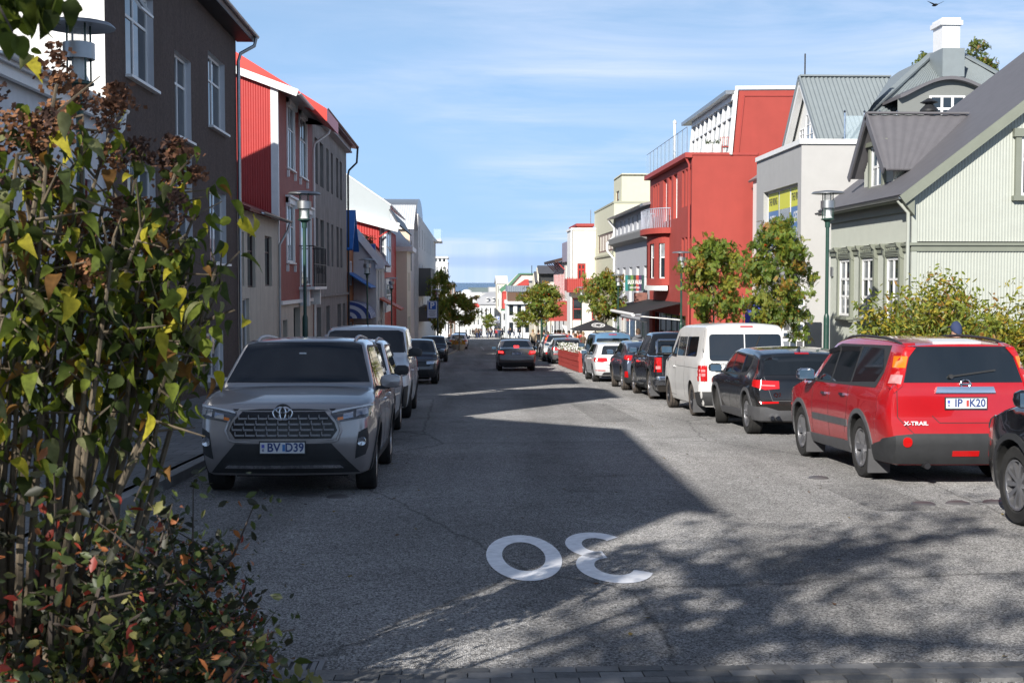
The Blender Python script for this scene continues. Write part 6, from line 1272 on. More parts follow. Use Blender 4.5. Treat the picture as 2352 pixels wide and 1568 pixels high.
M_CTRIM2 = mat('car_cladding_grey', (.09, .09, .095), .6, var=.12, vscale=8)
M_TYRE = mat('tyre_rubber', (.022, .021, .02), .85, var=.35, vscale=12)
M_TYRED = mat('dusty_tyre', (.085, .07, .058), .9, var=.4, vscale=10)
M_RIM = mat('alloy_rim', (.5, .5, .52), .3, metal=.9)
M_RIMD = mat('dark_alloy', (.1, .1, .11), .35, metal=.8)
M_TL = mat('tail_lamp_red', (.5, .008, .008), .12, coat=1); M_AMB = mat('lamp_amber', (.8, .2, .01), .15, coat=1)
M_TLON = emit('brake_lamp_lit', (1, .03, .03), 3.0)
M_HL = mat('headlamp', (.07, .075, .085), .1, coat=1); M_HLD = mat('headlamp_inner', (.5, .52, .56), .15, metal=.9)
M_PLATE = mat('plate_white', (.68, .7, .72), .5); M_PINK = mat('plate_ink', (.03, .06, .2), .5)
WMESH = {}
def wheel_meshes(r, wd, style, tm):
    k = (round(r, 3), round(wd, 3), style, tm.name)
    if k in WMESH: return WMESH[k]
    rr = r * .64 if style != 'steel' else r * .62; h = wd / 2
    m = MB(); m.lathe([(rr, -h * .8), (rr + .02, -h), (r * .93, -h), (r * .985, -h * .82), (r, -h * .55), (r, h * .55), (r * .985, h * .82), (r * .93, h), (rr + .02, h), (rr, h * .8)], 36, axis='x')
    for s in (-.3, 0, .3): m.lathe([(r + .001, s * wd - .006), (r + .0012, s * wd + .006)], 36, axis='x', mi=1)
    t = m.build('tyre', [tm, M_RUBBER]); tme = t.data; bpy.data.objects.remove(t)
    m = MB(); m.lathe([(rr, -h * .95), (rr * .93, -h * .9), (rr * .9, -h * .3), (rr * .9, h * .8)], 28, axis='x'); m.lathe([(.001, -h * .1), (rr * .9, -h * .1)], 28, axis='x', mi=1)
    m.lathe([(.001, -h * .72), (rr * .17, -h * .7), (rr * .22, -h * .55), (rr * .22, -h * .1)], 16, axis='x')
    n = {'five': 5, 'ten': 10, 'six': 6, 'steel': 8}[style]
    for i in range(n):
        a = 2 * math.pi * i / n; d = Vector((0, math.cos(a), math.sin(a))); p = Vector((0, -math.sin(a), math.cos(a))); w0, w1 = (rr * .13, rr * .19) if n <= 6 else (rr * .07, rr * .11)
        x0, x1 = -h * .7, -h * .86
        v = [d * rr * .15 + p * w0, d * rr * .15 - p * w0, d * rr * .93 - p * w1, d * rr * .93 + p * w1]
        A = [Vector((x0 if j < 2 else x1, q.y, q.z)) for j, q in enumerate(v)]; B = [q + Vector((.035, 0, 0)) for q in A]; m.add(A + B, [(0, 1, 2, 3), (4, 7, 6, 5), (0, 4, 5, 1), (1, 5, 6, 2), (2, 6, 7, 3), (3, 7, 4, 0)])
    o = m.build('rim', [M_RIM if style != 'steel' else M_RIMD, M_RUBBER]); rme = o.data; bpy.data.objects.remove(o)
    m = MB(); m.lathe([(.001, h * .5), (rr * .88, h * .5), (rr * .88, h * .7), (.001, h * .7)], 16, axis='x'); o = m.build('hub', M_RUBBER); hme = o.data; bpy.data.objects.remove(o)
    WMESH[k] = (tme, rme, hme); return WMESH[k]
def interp(tab, x): return float(np.interp(x, [t[0] for t in tab], [t[1] for t in tab]))
def car_body_mesh(S):
    L, W = S['L'], S['W']; yf, yr = L / 2, -L / 2
    prof = sorted(S['prof']); zb = S.get('zb', .24); belt = S['belt']; tum = S.get('tumble', .34); Rr = S.get('edge', .06)
    ys = np.linspace(yr, yf, 1201); T0 = np.interp(ys, [p[0] for p in prof], [p[1] for p in prof])
    kw = int(.07 / (ys[1] - ys[0])); pad = np.pad(T0, kw, mode='edge'); T1 = np.convolve(pad, np.ones(2 * kw + 1) / (2 * kw + 1), 'valid')
    side = S.get('side', [(.2, .90), (.32, .955), (.5, .985), (.7, 1.0), (.85, .995), (belt - .04, .975), (belt, .955)])
    wf, wrr = S.get('front_taper', .86), S.get('rear_taper', .90)
    def W_(y, z):
        f = np.interp(z, [s[0] for s in side], [s[1] for s in side]); w_ = W / 2 * f
        if z > belt: w_ -= (z - belt) * tum
        for yw in S['axles']: w_ += .022 * math.exp(-((y - yw) / .36) ** 2) * min(1, max(0, (belt - .12 - z) / .25))
        df, dr = yf - y, y - yr
        w_ *= wf + (1 - wf) * min(1, df / .55) ** .42; w_ *= wrr + (1 - wrr) * min(1, dr / .4) ** .4
        if z > belt: w_ *= 1 - .05 * max(0, (-y - .8) / 1.5) - .03 * max(0, (y - .6))
        return w_
    lf, lr = S['lean_f'], S['lean_r']
    def warp(x, y, z):
        s = min(1, max(0, (y - (yf - .6)) / .6)); t = min(1, max(0, ((yr + .6) - y) / .6))
        y -= (interp(lf, z) + S.get('bow_f', .14) * (x / (W / 2)) ** 2) * s * s; y += (interp(lr, z) + S.get('bow_r', .07) * (x / (W / 2)) ** 2) * t * t
        return (x, y, z)
    st = sorted(set([round(v, 4) for v in np.concatenate([np.linspace(yr, yr + .5, 9), np.linspace(yr + .5, yf - .6, int((L - 1.1) / .09)), np.linspace(yf - .6, yf, 10)])]))
    nr = 16; cols = [-1, -.93, -.8, -.6, -.35, 0, .35, .6, .8, .93, 1]; nc = len(cols); V = {}; verts = []; faces = []
    def vert(i, j, k):
        if (i, j, k) in V: return V[(i, j, k)]
        y = st[i]; T = float(np.interp(y, ys, T1)); te = T - Rr; c = cols[k]
        if j == 0: z = zb; w_ = W_(y, zb) * .96
        elif j < nr: z = zb + (te - zb) * ((j - 1) / (nr - 2)) ** 1.0 + .02 * (j == 1); w_ = W_(y, z)
        else: w_ = W_(y, te) - Rr * .55; z = T - Rr * .55 * abs(c) ** 2.5 - .0
        V[(i, j, k)] = len(verts); verts.append(warp(w_ * c, y, z)); return V[(i, j, k)]
    n = len(st)
    for i in range(n - 1):
        for k in range(nc - 1):
            faces.append((vert(i, 0, k), vert(i + 1, 0, k), vert(i + 1, 0, k + 1), vert(i, 0, k + 1))); faces.append((vert(i, nr, k), vert(i, nr, k + 1), vert(i + 1, nr, k + 1), vert(i + 1, nr, k)))
        for j in range(nr):
            for k in (0, nc - 1): faces.append((vert(i, j, k), vert(i, j + 1, k), vert(i + 1, j + 1, k), vert(i + 1, j, k)))
    for i in (0, n - 1):
        for j in range(nr):
            for k in range(nc - 1): faces.append((vert(i, j, k), vert(i, j, k + 1), vert(i, j + 1, k + 1), vert(i, j + 1, k)))
    me = bpy.data.meshes.new('body'); me.from_pydata(verts, [], faces); bm = bmesh.new(); bm.from_mesh(me); bmesh.ops.recalc_face_normals(bm, faces=bm.faces); bm.to_mesh(me); bm.free(); return me
VIEW = {'L': (Vector((1, 0, 0)), lambda a, b: Vector((-3, a, b))), 'R': (Vector((-1, 0, 0)), lambda a, b: Vector((3, a, b))), 'F': (Vector((0, -1, 0)), lambda a, b: Vector((a, 5, b))), 'B': (Vector((0, 1, 0)), lambda a, b: Vector((a, -5, b))), 'T': (Vector((0, 0, -1)), lambda a, b: Vector((a, b, 4)))}
EDGE = {}
def edge_x(bvh, view, z):
    """half-width of the rear or front face at height z: where it turns round the corner"""
    k = (id(bvh), view, round(z, 2))
    if k not in EDGE:
        d, org = VIEW[view]; c = bvh.ray_cast(org(0, z), d)[0]; x = .3
        while x < 1.1:
            h = bvh.ray_cast(org(x, z), d)[0]
            if h is None or (c is not None and abs(h.y - c.y) > .13 + .1 * x): break
            x += .006
        EDGE[k] = x - .006
    return EDGE[k]
def patch_geo(bvh, outline, view, off, step=.09):
    bm = bmesh.new(); vs = [bm.verts.new((a, b, 0)) for a, b in outline]; bm.faces.new(vs)
    for ax in (0, 1):
        lo = min(p[ax] for p in outline); hi = max(p[ax] for p in outline); n = int((hi - lo) / step)
        for i in range(1, n + 1):
            co = [0, 0, 0]; co[ax] = lo + (hi - lo) * i / (n + 1); no = [0, 0, 0]; no[ax] = 1; bmesh.ops.bisect_plane(bm, geom=bm.verts[:] + bm.edges[:] + bm.faces[:], plane_co=co, plane_no=no, dist=1e-5)
    d, org = VIEW[view]; nm = {}
    for v in bm.verts:
        o = org(v.co.x, v.co.y); h = bvh.ray_cast(o, d)
        if view in 'FB':
            sg = 1 if o.x > 0 else -1; xx = edge_x(bvh, view, o.z)
            if abs(o.x) > xx:
                e = bvh.ray_cast(Vector((sg * xx, o.y, o.z)), d)
                if e[0] is not None: h = bvh.ray_cast(Vector((sg * 3, e[0].y + d.y * (abs(o.x) - xx + .004), o.z)), Vector((-sg, 0, 0)))
        if h[0] is None: h = bvh.find_nearest(o + d * (2.1 if view in 'LRT' else 2.8))
        n = h[1]; n = -n if n.dot(d) > 0.2 else n
        nm[v] = n.copy(); v.co = h[0] + n * off
    be = [e for e in bm.edges if len(e.link_faces) == 1]; r = bmesh.ops.extrude_edge_only(bm, edges=be)
    mp = {}
    for e in be:
        for v in e.verts: mp[tuple(round(c, 5) for c in v.co)] = nm.get(v, Vector((0, 0, 1)))
    for v in [g for g in r['geom'] if isinstance(g, bmesh.types.BMVert)]:
        n = mp.get(tuple(round(c, 5) for c in v.co))
        if n is not None: v.co = v.co - n * (off + .006)
    bmesh.ops.triangulate(bm, faces=[f for f in bm.faces if len(f.verts) > 4]); bmesh.ops.recalc_face_normals(bm, faces=bm.faces)
    out = ([tuple(v.co) for v in bm.verts], [tuple(v.index for v in f.verts) for f in (bm.verts.index_update() or bm.faces)]); bm.free()
    # outward check
    return out
def fit(S, o, view):
    """points given as 10+dx sit dx from the body's edge at that height; others are kept inside it"""
    out = []
    for a, b in o:
        s = -1 if a < 0 else 1; a = abs(a)
        if a > 5: a = edge_x(S['bvh'], view, b) + a - 10
        out.append((s * a, b))
    return out
def patch(S, name, outs, view, off, m_, parent, mirror=False, step=.09):
    """panel that follows the body; outs = one outline or a list of outlines joined in one part"""
    if isinstance(outs[0][0], (int, float)): outs = [outs]
    if view in 'FB': step = .045
    mb = MB()
    for o in outs:
        if view in 'FB': o = fit(S, o, view)
        vs, fs = patch_geo(S['bvh'], o, view, off, step); mb.add(vs, fs, 0, True)
    if mirror: patch(S, name, [o[::-1] for o in outs], {'L': 'R', 'R': 'L'}[view], off, m_, parent, False, step)
    me = bpy.data.meshes.new(name); me.from_pydata(mb.v, [], mb.f); me.materials.append(m_); me.polygons.foreach_set('use_smooth', [True] * len(mb.f)); me.update(); me.set_sharp_from_angle(angle=R(35))
    return link(bpy.data.objects.new(name, me), parent)
def rrect(x0, x1, y0, y1, r=.03, n=3):
    p = []
    for cx, cy, a0 in ((x1 - r, y1 - r, 0), (x0 + r, y1 - r, 90), (x0 + r, y0 + r, 180), (x1 - r, y0 + r, 270)):
        for i in range(n + 1): a = R(a0 + 90 * i / n); p.append((cx + r * math.cos(a), cy + r * math.sin(a)))
    return p
def arc_band(yc, r0, r1, zc, zmin, n=16):
    A = [(yc + r1 * math.cos(math.pi * i / n), max(zmin, zc + r1 * math.sin(math.pi * i / n))) for i in range(n + 1)]
    A = [(yc + r1 * math.cos(a), zc + r1 * math.sin(a)) for a in np.linspace(-.25, math.pi + .25, n)]; B = [(yc + r0 * math.cos(a), zc + r0 * math.sin(a)) for a in np.linspace(math.pi + .25, -.25, n)]
    return [[A[i], A[i + 1], B[n - 2 - i], B[n - 1 - i]] for i in range(n - 1)]
def seam(p, q, w_=.008):
    a, b = Vector((*p, 0)), Vector((*q, 0)); d = (b - a).normalized(); n = Vector((-d.y, d.x, 0)) * w_ / 2; return [(a + n).to_2d()[:], (b + n).to_2d()[:], (b - n).to_2d()[:], (a - n).to_2d()[:]]
def plate(parent, y, z, face, txt=None, left='', tilt=0, w_=.46):
    """licence plate: face -1 looks towards -y, +1 towards +y"""
    p = empty('licence_plate', (0, y, z), 0 if face < 0 else math.pi); p.parent = parent
    m = MB(); m.box(-w_ / 2 - .012, w_ / 2 + .012, .0, .012, -.07, .07); m.build('plate_holder', M_CTRIM, p); m = MB(); m.box(-w_ / 2, w_ / 2, -.006, -.0005, -.056, .056); m.build('plate_panel', M_PLATE, p)
    a, b = (txt.split('|') + [''])[:2] if txt else ('', '')
    if a: put_text('lettering', a, M_PINK, (-.09 if b else 0, -.0085, 0), (1, 0, 0), (0, 0, 1), .125, .95, .003, p)
    if b: put_text('lettering', b, M_PINK, (.125, -.0085, 0), (1, 0, 0), (0, 0, 1), .125, .9, .003, p)
    m = MB(); m.box(-.215, -.185, -.0085, -.0065, .0, .035); m.build('emblem', mat('flag_blue2', (.1, .12, .5), .5), p)
    m = MB(); m.box(.0, .028, -.0085, -.0065, -.035, .035); m.build('sticker', mat('plate_sticker', (.5, .06, .05) if 'IP' in (txt or '') else (.05, .2, .5), .5) if False else mat('plate_sticker_' + ('red' if 'IP' in (txt or '') else 'blue'), (.5, .06, .05) if 'IP' in (txt or '') else (.05, .2, .5), .5), p)
    if txt: put_text('lettering', 'IS', M_PINK, (-.2, -.0085, -.025), (1, 0, 0), (0, 0, 1), .035, 1, .001, p)
    return p
def surf(S, view, a, b):
    d, org = VIEW[view]; h = S['bvh'].ray_cast(org(a, b), d); return h[0]
def build_car(name, S, label, group):
    root = empty(name, (0, 0, 0), 0, label, S.get('cat', 'car'), group); me = car_body_mesh(S); L, W = S['L'], S['W']; r = S['r']; cut_r = r + .055
    o = bpy.data.objects.new('body', me); me.materials.append(S['paint']); me.materials.append(M_RUBBER); COL.objects.link(o)
    bm = bmesh.new(); bm.from_mesh(me); S['bvh'] = BVHTree.FromBMesh(bm); bm.free()
    cb = MB()
    for yw in S['axles']:
        for sx in (-1, 1): cb.lathe([(.001, 0), (cut_r, 0), (cut_r, .42), (.001, .42)], 30, (W / 2 - .33 if sx > 0 else -W / 2 - .09, yw, r), 0, 'x')
    c = cb.build('cutter', M_RUBBER); bm = bmesh.new(); bm.from_mesh(c.data); bmesh.ops.remove_doubles(bm, verts=bm.verts, dist=1e-4); bmesh.ops.recalc_face_normals(bm, faces=bm.faces); bm.to_mesh(c.data); bm.free()
    md = o.modifiers.new('arches', 'BOOLEAN'); md.operation = 'DIFFERENCE'; md.solver = 'EXACT'; md.object = c; md.material_mode = 'TRANSFER'
    dg = bpy.context.evaluated_depsgraph_get(); nm = bpy.data.meshes.new_from_object(o.evaluated_get(dg)); bpy.data.objects.remove(o); bpy.data.objects.remove(c)
    nm.name = 'body'; nm.polygons.foreach_set('use_smooth', [True] * len(nm.polygons)); nm.set_sharp_from_angle(angle=R(38)); o = link(bpy.data.objects.new('body', nm), root)
    P = lambda n_, outs, v, off, m_, mir=False, par=None: patch(S, n_, outs, v, off, m_, par or root, mir)
    ztop = surf(S, 'T', 0, 0).z
    tr = S.get('trim', M_CTRIM)
    for i, g in enumerate(S['sideglass']):
        P('side_window', g, 'L', .006, M_CGL); P('side_window', g[::-1], 'R', .006, M_CGL)
    P('window_trim', S['glasstrim'], 'L', .003, M_CTRIM, True)
    P('windscreen', S['windscreen'], 'F', .005, M_CGL); P('rear_window', S['rearglass'], 'B', .005, S.get('rglass', M_CGL))
    if 'cladding' in S: P('cladding', S['cladding'], 'L', .012, tr, True)
    if S.get('archtrim', True):
        for yw in S['axles']: P('arch_trim', arc_band(yw, cut_r - .004, cut_r + S.get('archw', .055), r, .2), 'L', .014, tr, True)
    P('door_seam', [seam(*s) for s in S['seams']], 'L', .0015, M_RUBBER, True)
    for n_, outs, v, m_, off in S['patches']: P(n_, outs, v, off, m_)
    for n_, outs, v, m_, off in S.get('mpatches', []): P(n_, outs, v, off, m_); P(n_, [(-a, b) for a, b in outs][::-1], v, off, m_)
    for (ya, za) in S['handles']:
        for sx in 'LR':
            p = surf(S, sx, ya, za)
            if p: m = MB(); q = -1 if sx == 'L' else 1; m.obox(p + Vector((q * .025, 0, 0)), (.012, 0, 0), (0, .085, 0), (0, 0, .016)); m.obox(p + Vector((q * .01, .07, 0)), (.015, 0, 0), (0, .014, 0), (0, 0, .012)); m.obox(p + Vector((q * .01, -.07, 0)), (.015, 0, 0), (0, .014, 0), (0, 0, .012)); m.build('door_handle', S.get('handlem', S['paint']), root)
    my, mz = S['mirror']
    for q in (-1, 1):
        p = surf(S, 'L' if q < 0 else 'R', my, mz - .03); x = p.x + q * .13; mr_ = empty('wing_mirror', (0, 0, 0)); mr_.parent = root; ms = S.get('msize', 1)
        m = MB(); vs = []; fs = []; nu, nv = 10, 7
        for j in range(nv + 1):
            for i in range(nu): a = 2 * math.pi * i / nu; t = -1 + 2 * j / nv; rr_ = (1 - abs(t) ** 3.2) ** .4 + .02; vs.append((x + q * .02 + .125 * ms * rr_ * (abs(math.cos(a)) ** .6) * (1 if math.cos(a) > 0 else -1), my + .02 + .07 * t, mz + .065 + .085 * ms * rr_ * (abs(math.sin(a)) ** .7) * (1 if math.sin(a) > 0 else -1) * (1 if math.sin(a) > 0 else .85)))
        for j in range(nv):
            for i in range(nu): k2 = (i + 1) % nu; fs.append((j * nu + i, j * nu + k2, (j + 1) * nu + k2, (j + 1) * nu + i))
        m.add(vs, fs, 0, True); m.build('mirror_shell', S.get('mirrorm', S['paint']), mr_)
        m = MB(); m.obox((p.x + q * .05, my + .02, mz), (.09, 0, 0), (0, .03, 0), (0, 0, .02)); m.build('mirror_arm', M_CTRIM, mr_)
        m = MB(); m.obox((x + q * .02, my - .052, mz + .065), (.1 * ms, 0, 0), (0, .004, 0), (0, 0, .06 * ms)); m.build('mirror_glass', M_SKYGL, mr_)
    tme, rme, hme = wheel_meshes(r, S.get('tw', .225), S['rim'], S.get('tyrem', M_TYRE))
    for i, yw in enumerate(S['axles']):
        for q in (-1, 1):
            w_ = bpy.data.objects.new('wheel', hme); link(w_, root); w_.location = (q * (W / 2 - S.get('tw', .225) / 2 - .015), yw, r); w_.rotation_euler = (0, 0, (S.get('steer', 0) if yw > 0 else 0) + (math.pi if q > 0 else 0))
            link(bpy.data.objects.new('tyre', tme), w_); link(bpy.data.objects.new('rim', rme), w_)
    m = MB(); m.box(-W / 2 + .32, W / 2 - .32, S['axles'][0] - .2, S['axles'][1] + .2, .17, .3); m.build('underbody', M_RUBBER, root)
    if S.get('rails'):
        ya, yb, dx, m_ = S['rails']
        for q in (-1, 1):
            pts = []
            for i in range(9):
                y = ya + (yb - ya) * i / 8; h = surf(S, 'T', q * dx, y); pts.append(h + Vector((0, 0, .03 * math.sin(math.pi * i / 8) ** .3)))
            m = MB(); m.tube(pts, .017, 8); m.build('roof_rail', m_, root)
    if S.get('flaps'):
        for q in (-1, 1):
            for yw in S['axles'] if S['flaps'] == 2 else S['axles'][:1]: m = MB(); m.obox((q * (W / 2 - .1), yw - r - .075, .24), (.13, 0, 0), (0, .012, .01), (0, -.02, .13)); m.build('mud_flap', M_CTRIM2 if S['flaps'] != 3 else M_RUBBER, root)
    if 'plate_r' in S: y, z, t = S['plate_r']; p = surf(S, 'B', 0, z); plate(root, p.y - .02, z, -1, t)
    if 'plate_f' in S: y, z, t = S['plate_f']; p = surf(S, 'F', 0, z); plate(root, p.y + .02, z, 1, t)
    return root
def place(root, x, y, heading=0, facing=1):
    """facing 1 = nose away down the street, -1 = nose towards the viewer"""
    s = (gz(y + 1.3) - gz(y - 1.3)) / 2.6; root.location = (x, y, gz(y)); root.rotation_euler = (math.atan(s) * facing, 0, heading + (0 if facing > 0 else math.pi)); return root
def recolour(o, old, new):
    for c in [o] + list(o.children_recursive):
        if c.type == 'MESH' and old.name in [m_.name for m_ in c.data.materials if m_]:
            c.data = c.data.copy()
            for i, m_ in enumerate(c.data.materials):
                if m_ and m_.name == old.name: c.data.materials[i] = new
G_L, G_R = 'cars parked along the shaded kerb', 'cars parked along the sunny kerb'
def suv_spec(**k):
    L, W, H = k['L'], k['W'], k['H']; f = L / 2; b = k['belt']; wb = k['wb']; yf_ = f - k['fo']; yr_ = yf_ - wb; rb = k.get('rb', 0)
    cy = k['cowl']; hz = k['hood']; wt = k['wstop']; re = -f
    S = dict(L=L, W=W, belt=b, r=k['r'], axles=(yr_, yf_), rim=k.get('rim', 'five'), paint=k['paint'])
    S['prof'] = [(f, hz - .13), (f - .12, hz - .05), (f - .4, hz), (cy + .3, b + .045), (cy, b + .07), (wt, H - .045), (wt - .35, H - .01), (wt - .8, H), (re + .9, H - .03), (re + .35, H - .075), (re, H - .1)]
    S['lean_f'] = [(.2, .16), (.35, .05), (.5, .0), (.62, .01), (.8, .05), (hz, .12)]
    S['lean_r'] = [(.2, .14), (.35, .04), (.5, .0), (.66, .02), (.8, .05), (b, .09), (H - .1, k.get('rlean', .32))]
    g0, g1 = b + .03, H - .135
    # side glass as trapezoids between A pillar and rear
    ax = cy - .28; tx = wt - .12; d1, d2, d3 = k['doors']
    top = lambda y: g1 - .0 - .05 * max(0, (tx - .1 - y - 2.0)) - k.get('roofdrop', .0) * max(0, -y - .3)
    q1 = [(d1 + .03, g0), (ax, g0), (ax - .02, g0 + .06), (tx, top(tx) - .03), (tx - .15, top(tx)), (d1 + .03, top(d1))]
    q2 = [(d2 + .03, g0 + .015), (d1 - .03, g0), (d1 - .03, top(d1)), (d2 + .03, top(d2))]
    S['sideglass'] = [q1, q2]; last = d2
    if d3 is not None: S['sideglass'].append([(d3 + .14, g0 + .05), (d2 - .03, g0 + .02), (d2 - .03, top(d2)), (d3 + .0 + k.get('qtop', 0), top(d3) - .02), (d3, g0 + .2)]); last = d3 - .03
    S['glasstrim'] = [(last + .1, g0 - .02), (ax + .1, g0 - .03), (tx + .05, top(tx) - .0), (tx - .12, top(tx) + .03), (d1, top(d1) + .03), (last, top(last) + .02), (last - .02, g0 + .16)]
    gw = W / 2 - .10; tw = gw - (H - b) * .34
    S['windscreen'] = [(-gw + .02, b + .10), (gw - .02, b + .10), (tw + .05, H - .10), (tw - .06, H - .07), (-tw + .06, H - .07), (-tw - .05, H - .10)]
    S['rearglass'] = k.get('rearglass') or [(-9.91, b + .02), (9.91, b + .02), (9.92, H - .2), (9.85, H - .17), (-9.85, H - .17), (-9.92, H - .2)]
    S['cladding'] = [(yr_ + k['r'] + .1, .26), (yf_ - k['r'] - .1, .26), (yf_ - k['r'] - .1, .38), (yr_ + k['r'] + .1, .40)]
    S['seams'] = [((ax + .08, g0), (ax + .1, .36)), ((d1, g0), (d1, .38)), ((d2 + .02, g0), (d2 + .04, .75)), ((d2 + .04, .75), (d2 + .16, .5)), ((ax + .1, .37), (d2 + .2, .4))]
    S['handles'] = [(d1 + .17, b - .13), (d2 + .2, b - .11)]; S['mirror'] = (ax - .02, b + .03); S['patches'] = []; S['mpatches'] = []
    return S
# ---- silver SUV facing the viewer
P_SIL = paint('silver_mauve_paint', (.38, .36, .36), .5, .28)
S = suv_spec(L=4.6, W=1.86, H=1.70, belt=1.08, wb=2.69, fo=.93, cowl=1.12, hood=1.04, wstop=.42, r=.35, doors=(.12, -.82, -1.62), paint=P_SIL, rim='ten')
S['plate_f'] = (0, .545, 'BV|D39'); S['plate_r'] = (0, .9, None); S['rails'] = (-1.7, .35, .58, M_STEEL); S['lean_f'] = [(.2, .2), (.3, .1), (.42, .03), (.55, .0), (.66, .0), (.85, .02), (1.0, .1)]
S['trim'] = M_CTRIM; S['steer'] = R(2)
blk = mat('gloss_black_panel', (.012, .012, .014), .25)
S['patches'] = [('grille', [(-.50, .635), (.50, .635), (.56, .72), (.53, .80), (.43, .915), (-.43, .915), (-.53, .80), (-.56, .72)], 'F', blk, .004),
    ('lower_grille', [(-.78, .27), (.78, .27), (.62, .45), (.50, .585), (-.50, .585), (-.62, .45)], 'F', M_CTRIM, .008),
    ('skid_bar', [(-.62, .335), (.62, .335), (.58, .37), (-.58, .37)], 'F', M_CHROME, .03),
    ('hood_gap', [(-.52, .925), (.52, .925), (.54, .94), (-.54, .94)], 'F', M_RUBBER, .003)]
S['mpatches'] = [('headlight', [(.49, .885), (.56, .80), (.84, .845), (1.06, .93), (1.0, .995), (.80, .965), (.49, .91)], 'F', M_HL, .012), ('headlight_lens', [(.62, .835), (.72, .85), (.72, .9), (.62, .885)], 'F', M_HLD, .018), ('headlight_lens', [(.75, .86), (.86, .885), (.85, .94), (.75, .92)], 'F', M_HLD, .018), ('daylight_strip', [(.5, .893), (.95, .965), (.94, .98), (.5, .908)], 'F', M_PLATE, .018), ('indicator', [(.56, .82), (.62, .83), (.62, .86), (.56, .85)], 'F', M_AMB, .017),
    ('fog_panel', [(.74, .42), (.84, .46), (.88, .58), (.86, .74), (.78, .70), (.76, .58)], 'F', M_CTRIM, .007), ('tail_light', [(.45, .98), (.88, .95), (.9, 1.12), (.8, 1.12), (.45, 1.06)], 'B', M_TL, .012)]
rav = build_car('parked_car', S, 'silver SUV facing the viewer with plate BV D39, its wheels dark in shadow', G_L)
g_ = empty('grille_bars', (0, 0, 0)); g_.parent = rav
for j in range(4):
    z = .672 + j * .058; wv = np.interp(z, [.635, .72, .80, .915], [.48, .54, .51, .41])
    m = MB(); n = 9
    for i in range(n):
        x0, x1 = -wv + 2 * wv * i / n + .008, -wv + 2 * wv * (i + 1) / n - .008; p = surf(S, 'F', (x0 + x1) / 2, z); m.obox(p + Vector((0, .012, 0)), ((x1 - x0) / 2, 0, 0), (0, .012, 0), (0, 0, .009)); m.obox(p + Vector(((x1 - x0) / 2, .008, .02)), (.005, 0, 0), (0, .01, 0), (0, 0, .018))
    m.build('bar', mat('satin_silver', (.3, .3, .32), .3, metal=.7), g_)
pts = [(-.56, .62), (-.51, .605), (.51, .605), (.56, .62), (.6, .72), (.57, .81), (.46, .935), (-.46, .935), (-.57, .81), (-.6, .72), (-.56, .62)]
m = MB(); P3 = [surf(S, 'F', a, b_) + Vector((0, .008, 0)) for a, b_ in pts]; m.tube(P3, .016, 6, cap=False); m.build('grille_frame', P_SIL, rav)
p = surf(S, 'F', 0, .9) + Vector((0, .03, 0)); em = empty('badge', (0, 0, 0)); em.parent = rav; m = MB(); m.lathe([(.001, .0), (.1, .0), (.1, .012), (.001, .014)], 20, (p.x, p.y - .01, p.z), 0, 'y'); m.build('badge_plate', blk, em)
m = MB()
for rx, rz, dz in ((.1, .07, 0), (.032, .066, 0), (.068, .026, .035)): m.tube([(p.x + rx * math.cos(a), p.y + .012, p.z + dz + rz * math.sin(a)) for a in np.linspace(0, 2 * math.pi, 21)], .008, 6, cap=False)
m.build('emblem', M_CHROME, em)
for q in (-1, 1): p = surf(S, 'F', q * .81, .6) + Vector((0, .015, 0)); m = MB(); m.lathe([(.001, .0), (.05, .0), (.045, .015), (.001, .01)], 14, tuple(p), 0, 'y'); m.build('fog_light', M_HLD, rav)
p = surf(S, 'T', .05, -1.6); m = MB(); m.prism([(-.02, -1.85, p.z - .02), (-.02, -1.65, p.z - .02), (-.02, -1.84, p.z + .07)], (.04, 0, 0)); m.build('antenna_fin', P_SIL, rav)
m = MB(); pw = surf(S, 'F', 0, 1.5); m.obox(pw + Vector((0, .012, 0)), (.04, 0, 0), (0, .004, 0), (0, 0, .012)); m.build('sticker', M_PLATE, rav)
place(rav, -1.90, 15.35, 0, -1)
# ---- white SUV behind
P_WHT = paint('white_car_paint', (.74, .75, .77), 0, .3)
S = suv_spec(L=4.65, W=1.86, H=1.66, belt=1.04, wb=2.7, fo=.95, cowl=1.12, hood=1.0, wstop=.42, r=.35, doors=(.12, -.82, -1.62), paint=P_WHT, rim='ten')
S['plate_f'] = (0, .5, None); S['rails'] = (-1.6, .35, .58, M_STEEL); S['mirrorm'] = M_CTRIM
S['patches'] = [('grille', [(-.5, .62), (.5, .62), (.58, .86), (-.58, .86)], 'F', blk, .004), ('lower_grille', [(-.75, .27), (.75, .27), (.6, .5), (-.6, .5)], 'F', M_CTRIM, .008)]
S['mpatches'] = [('headlight', [(.56, .76), (.86, .80), (.9, .9), (.6, .87)], 'F', M_HL, .012), ('tail_light', [(.5, .95), (.88, .92), (.9, 1.05), (.5, 1.03)], 'B', M_TL, .012)]
c = build_car('parked_car', S, 'white SUV with black mirrors parked right behind the silver one', G_L); place(c, -2.08, 21.4, 0, -1); white_suv = c
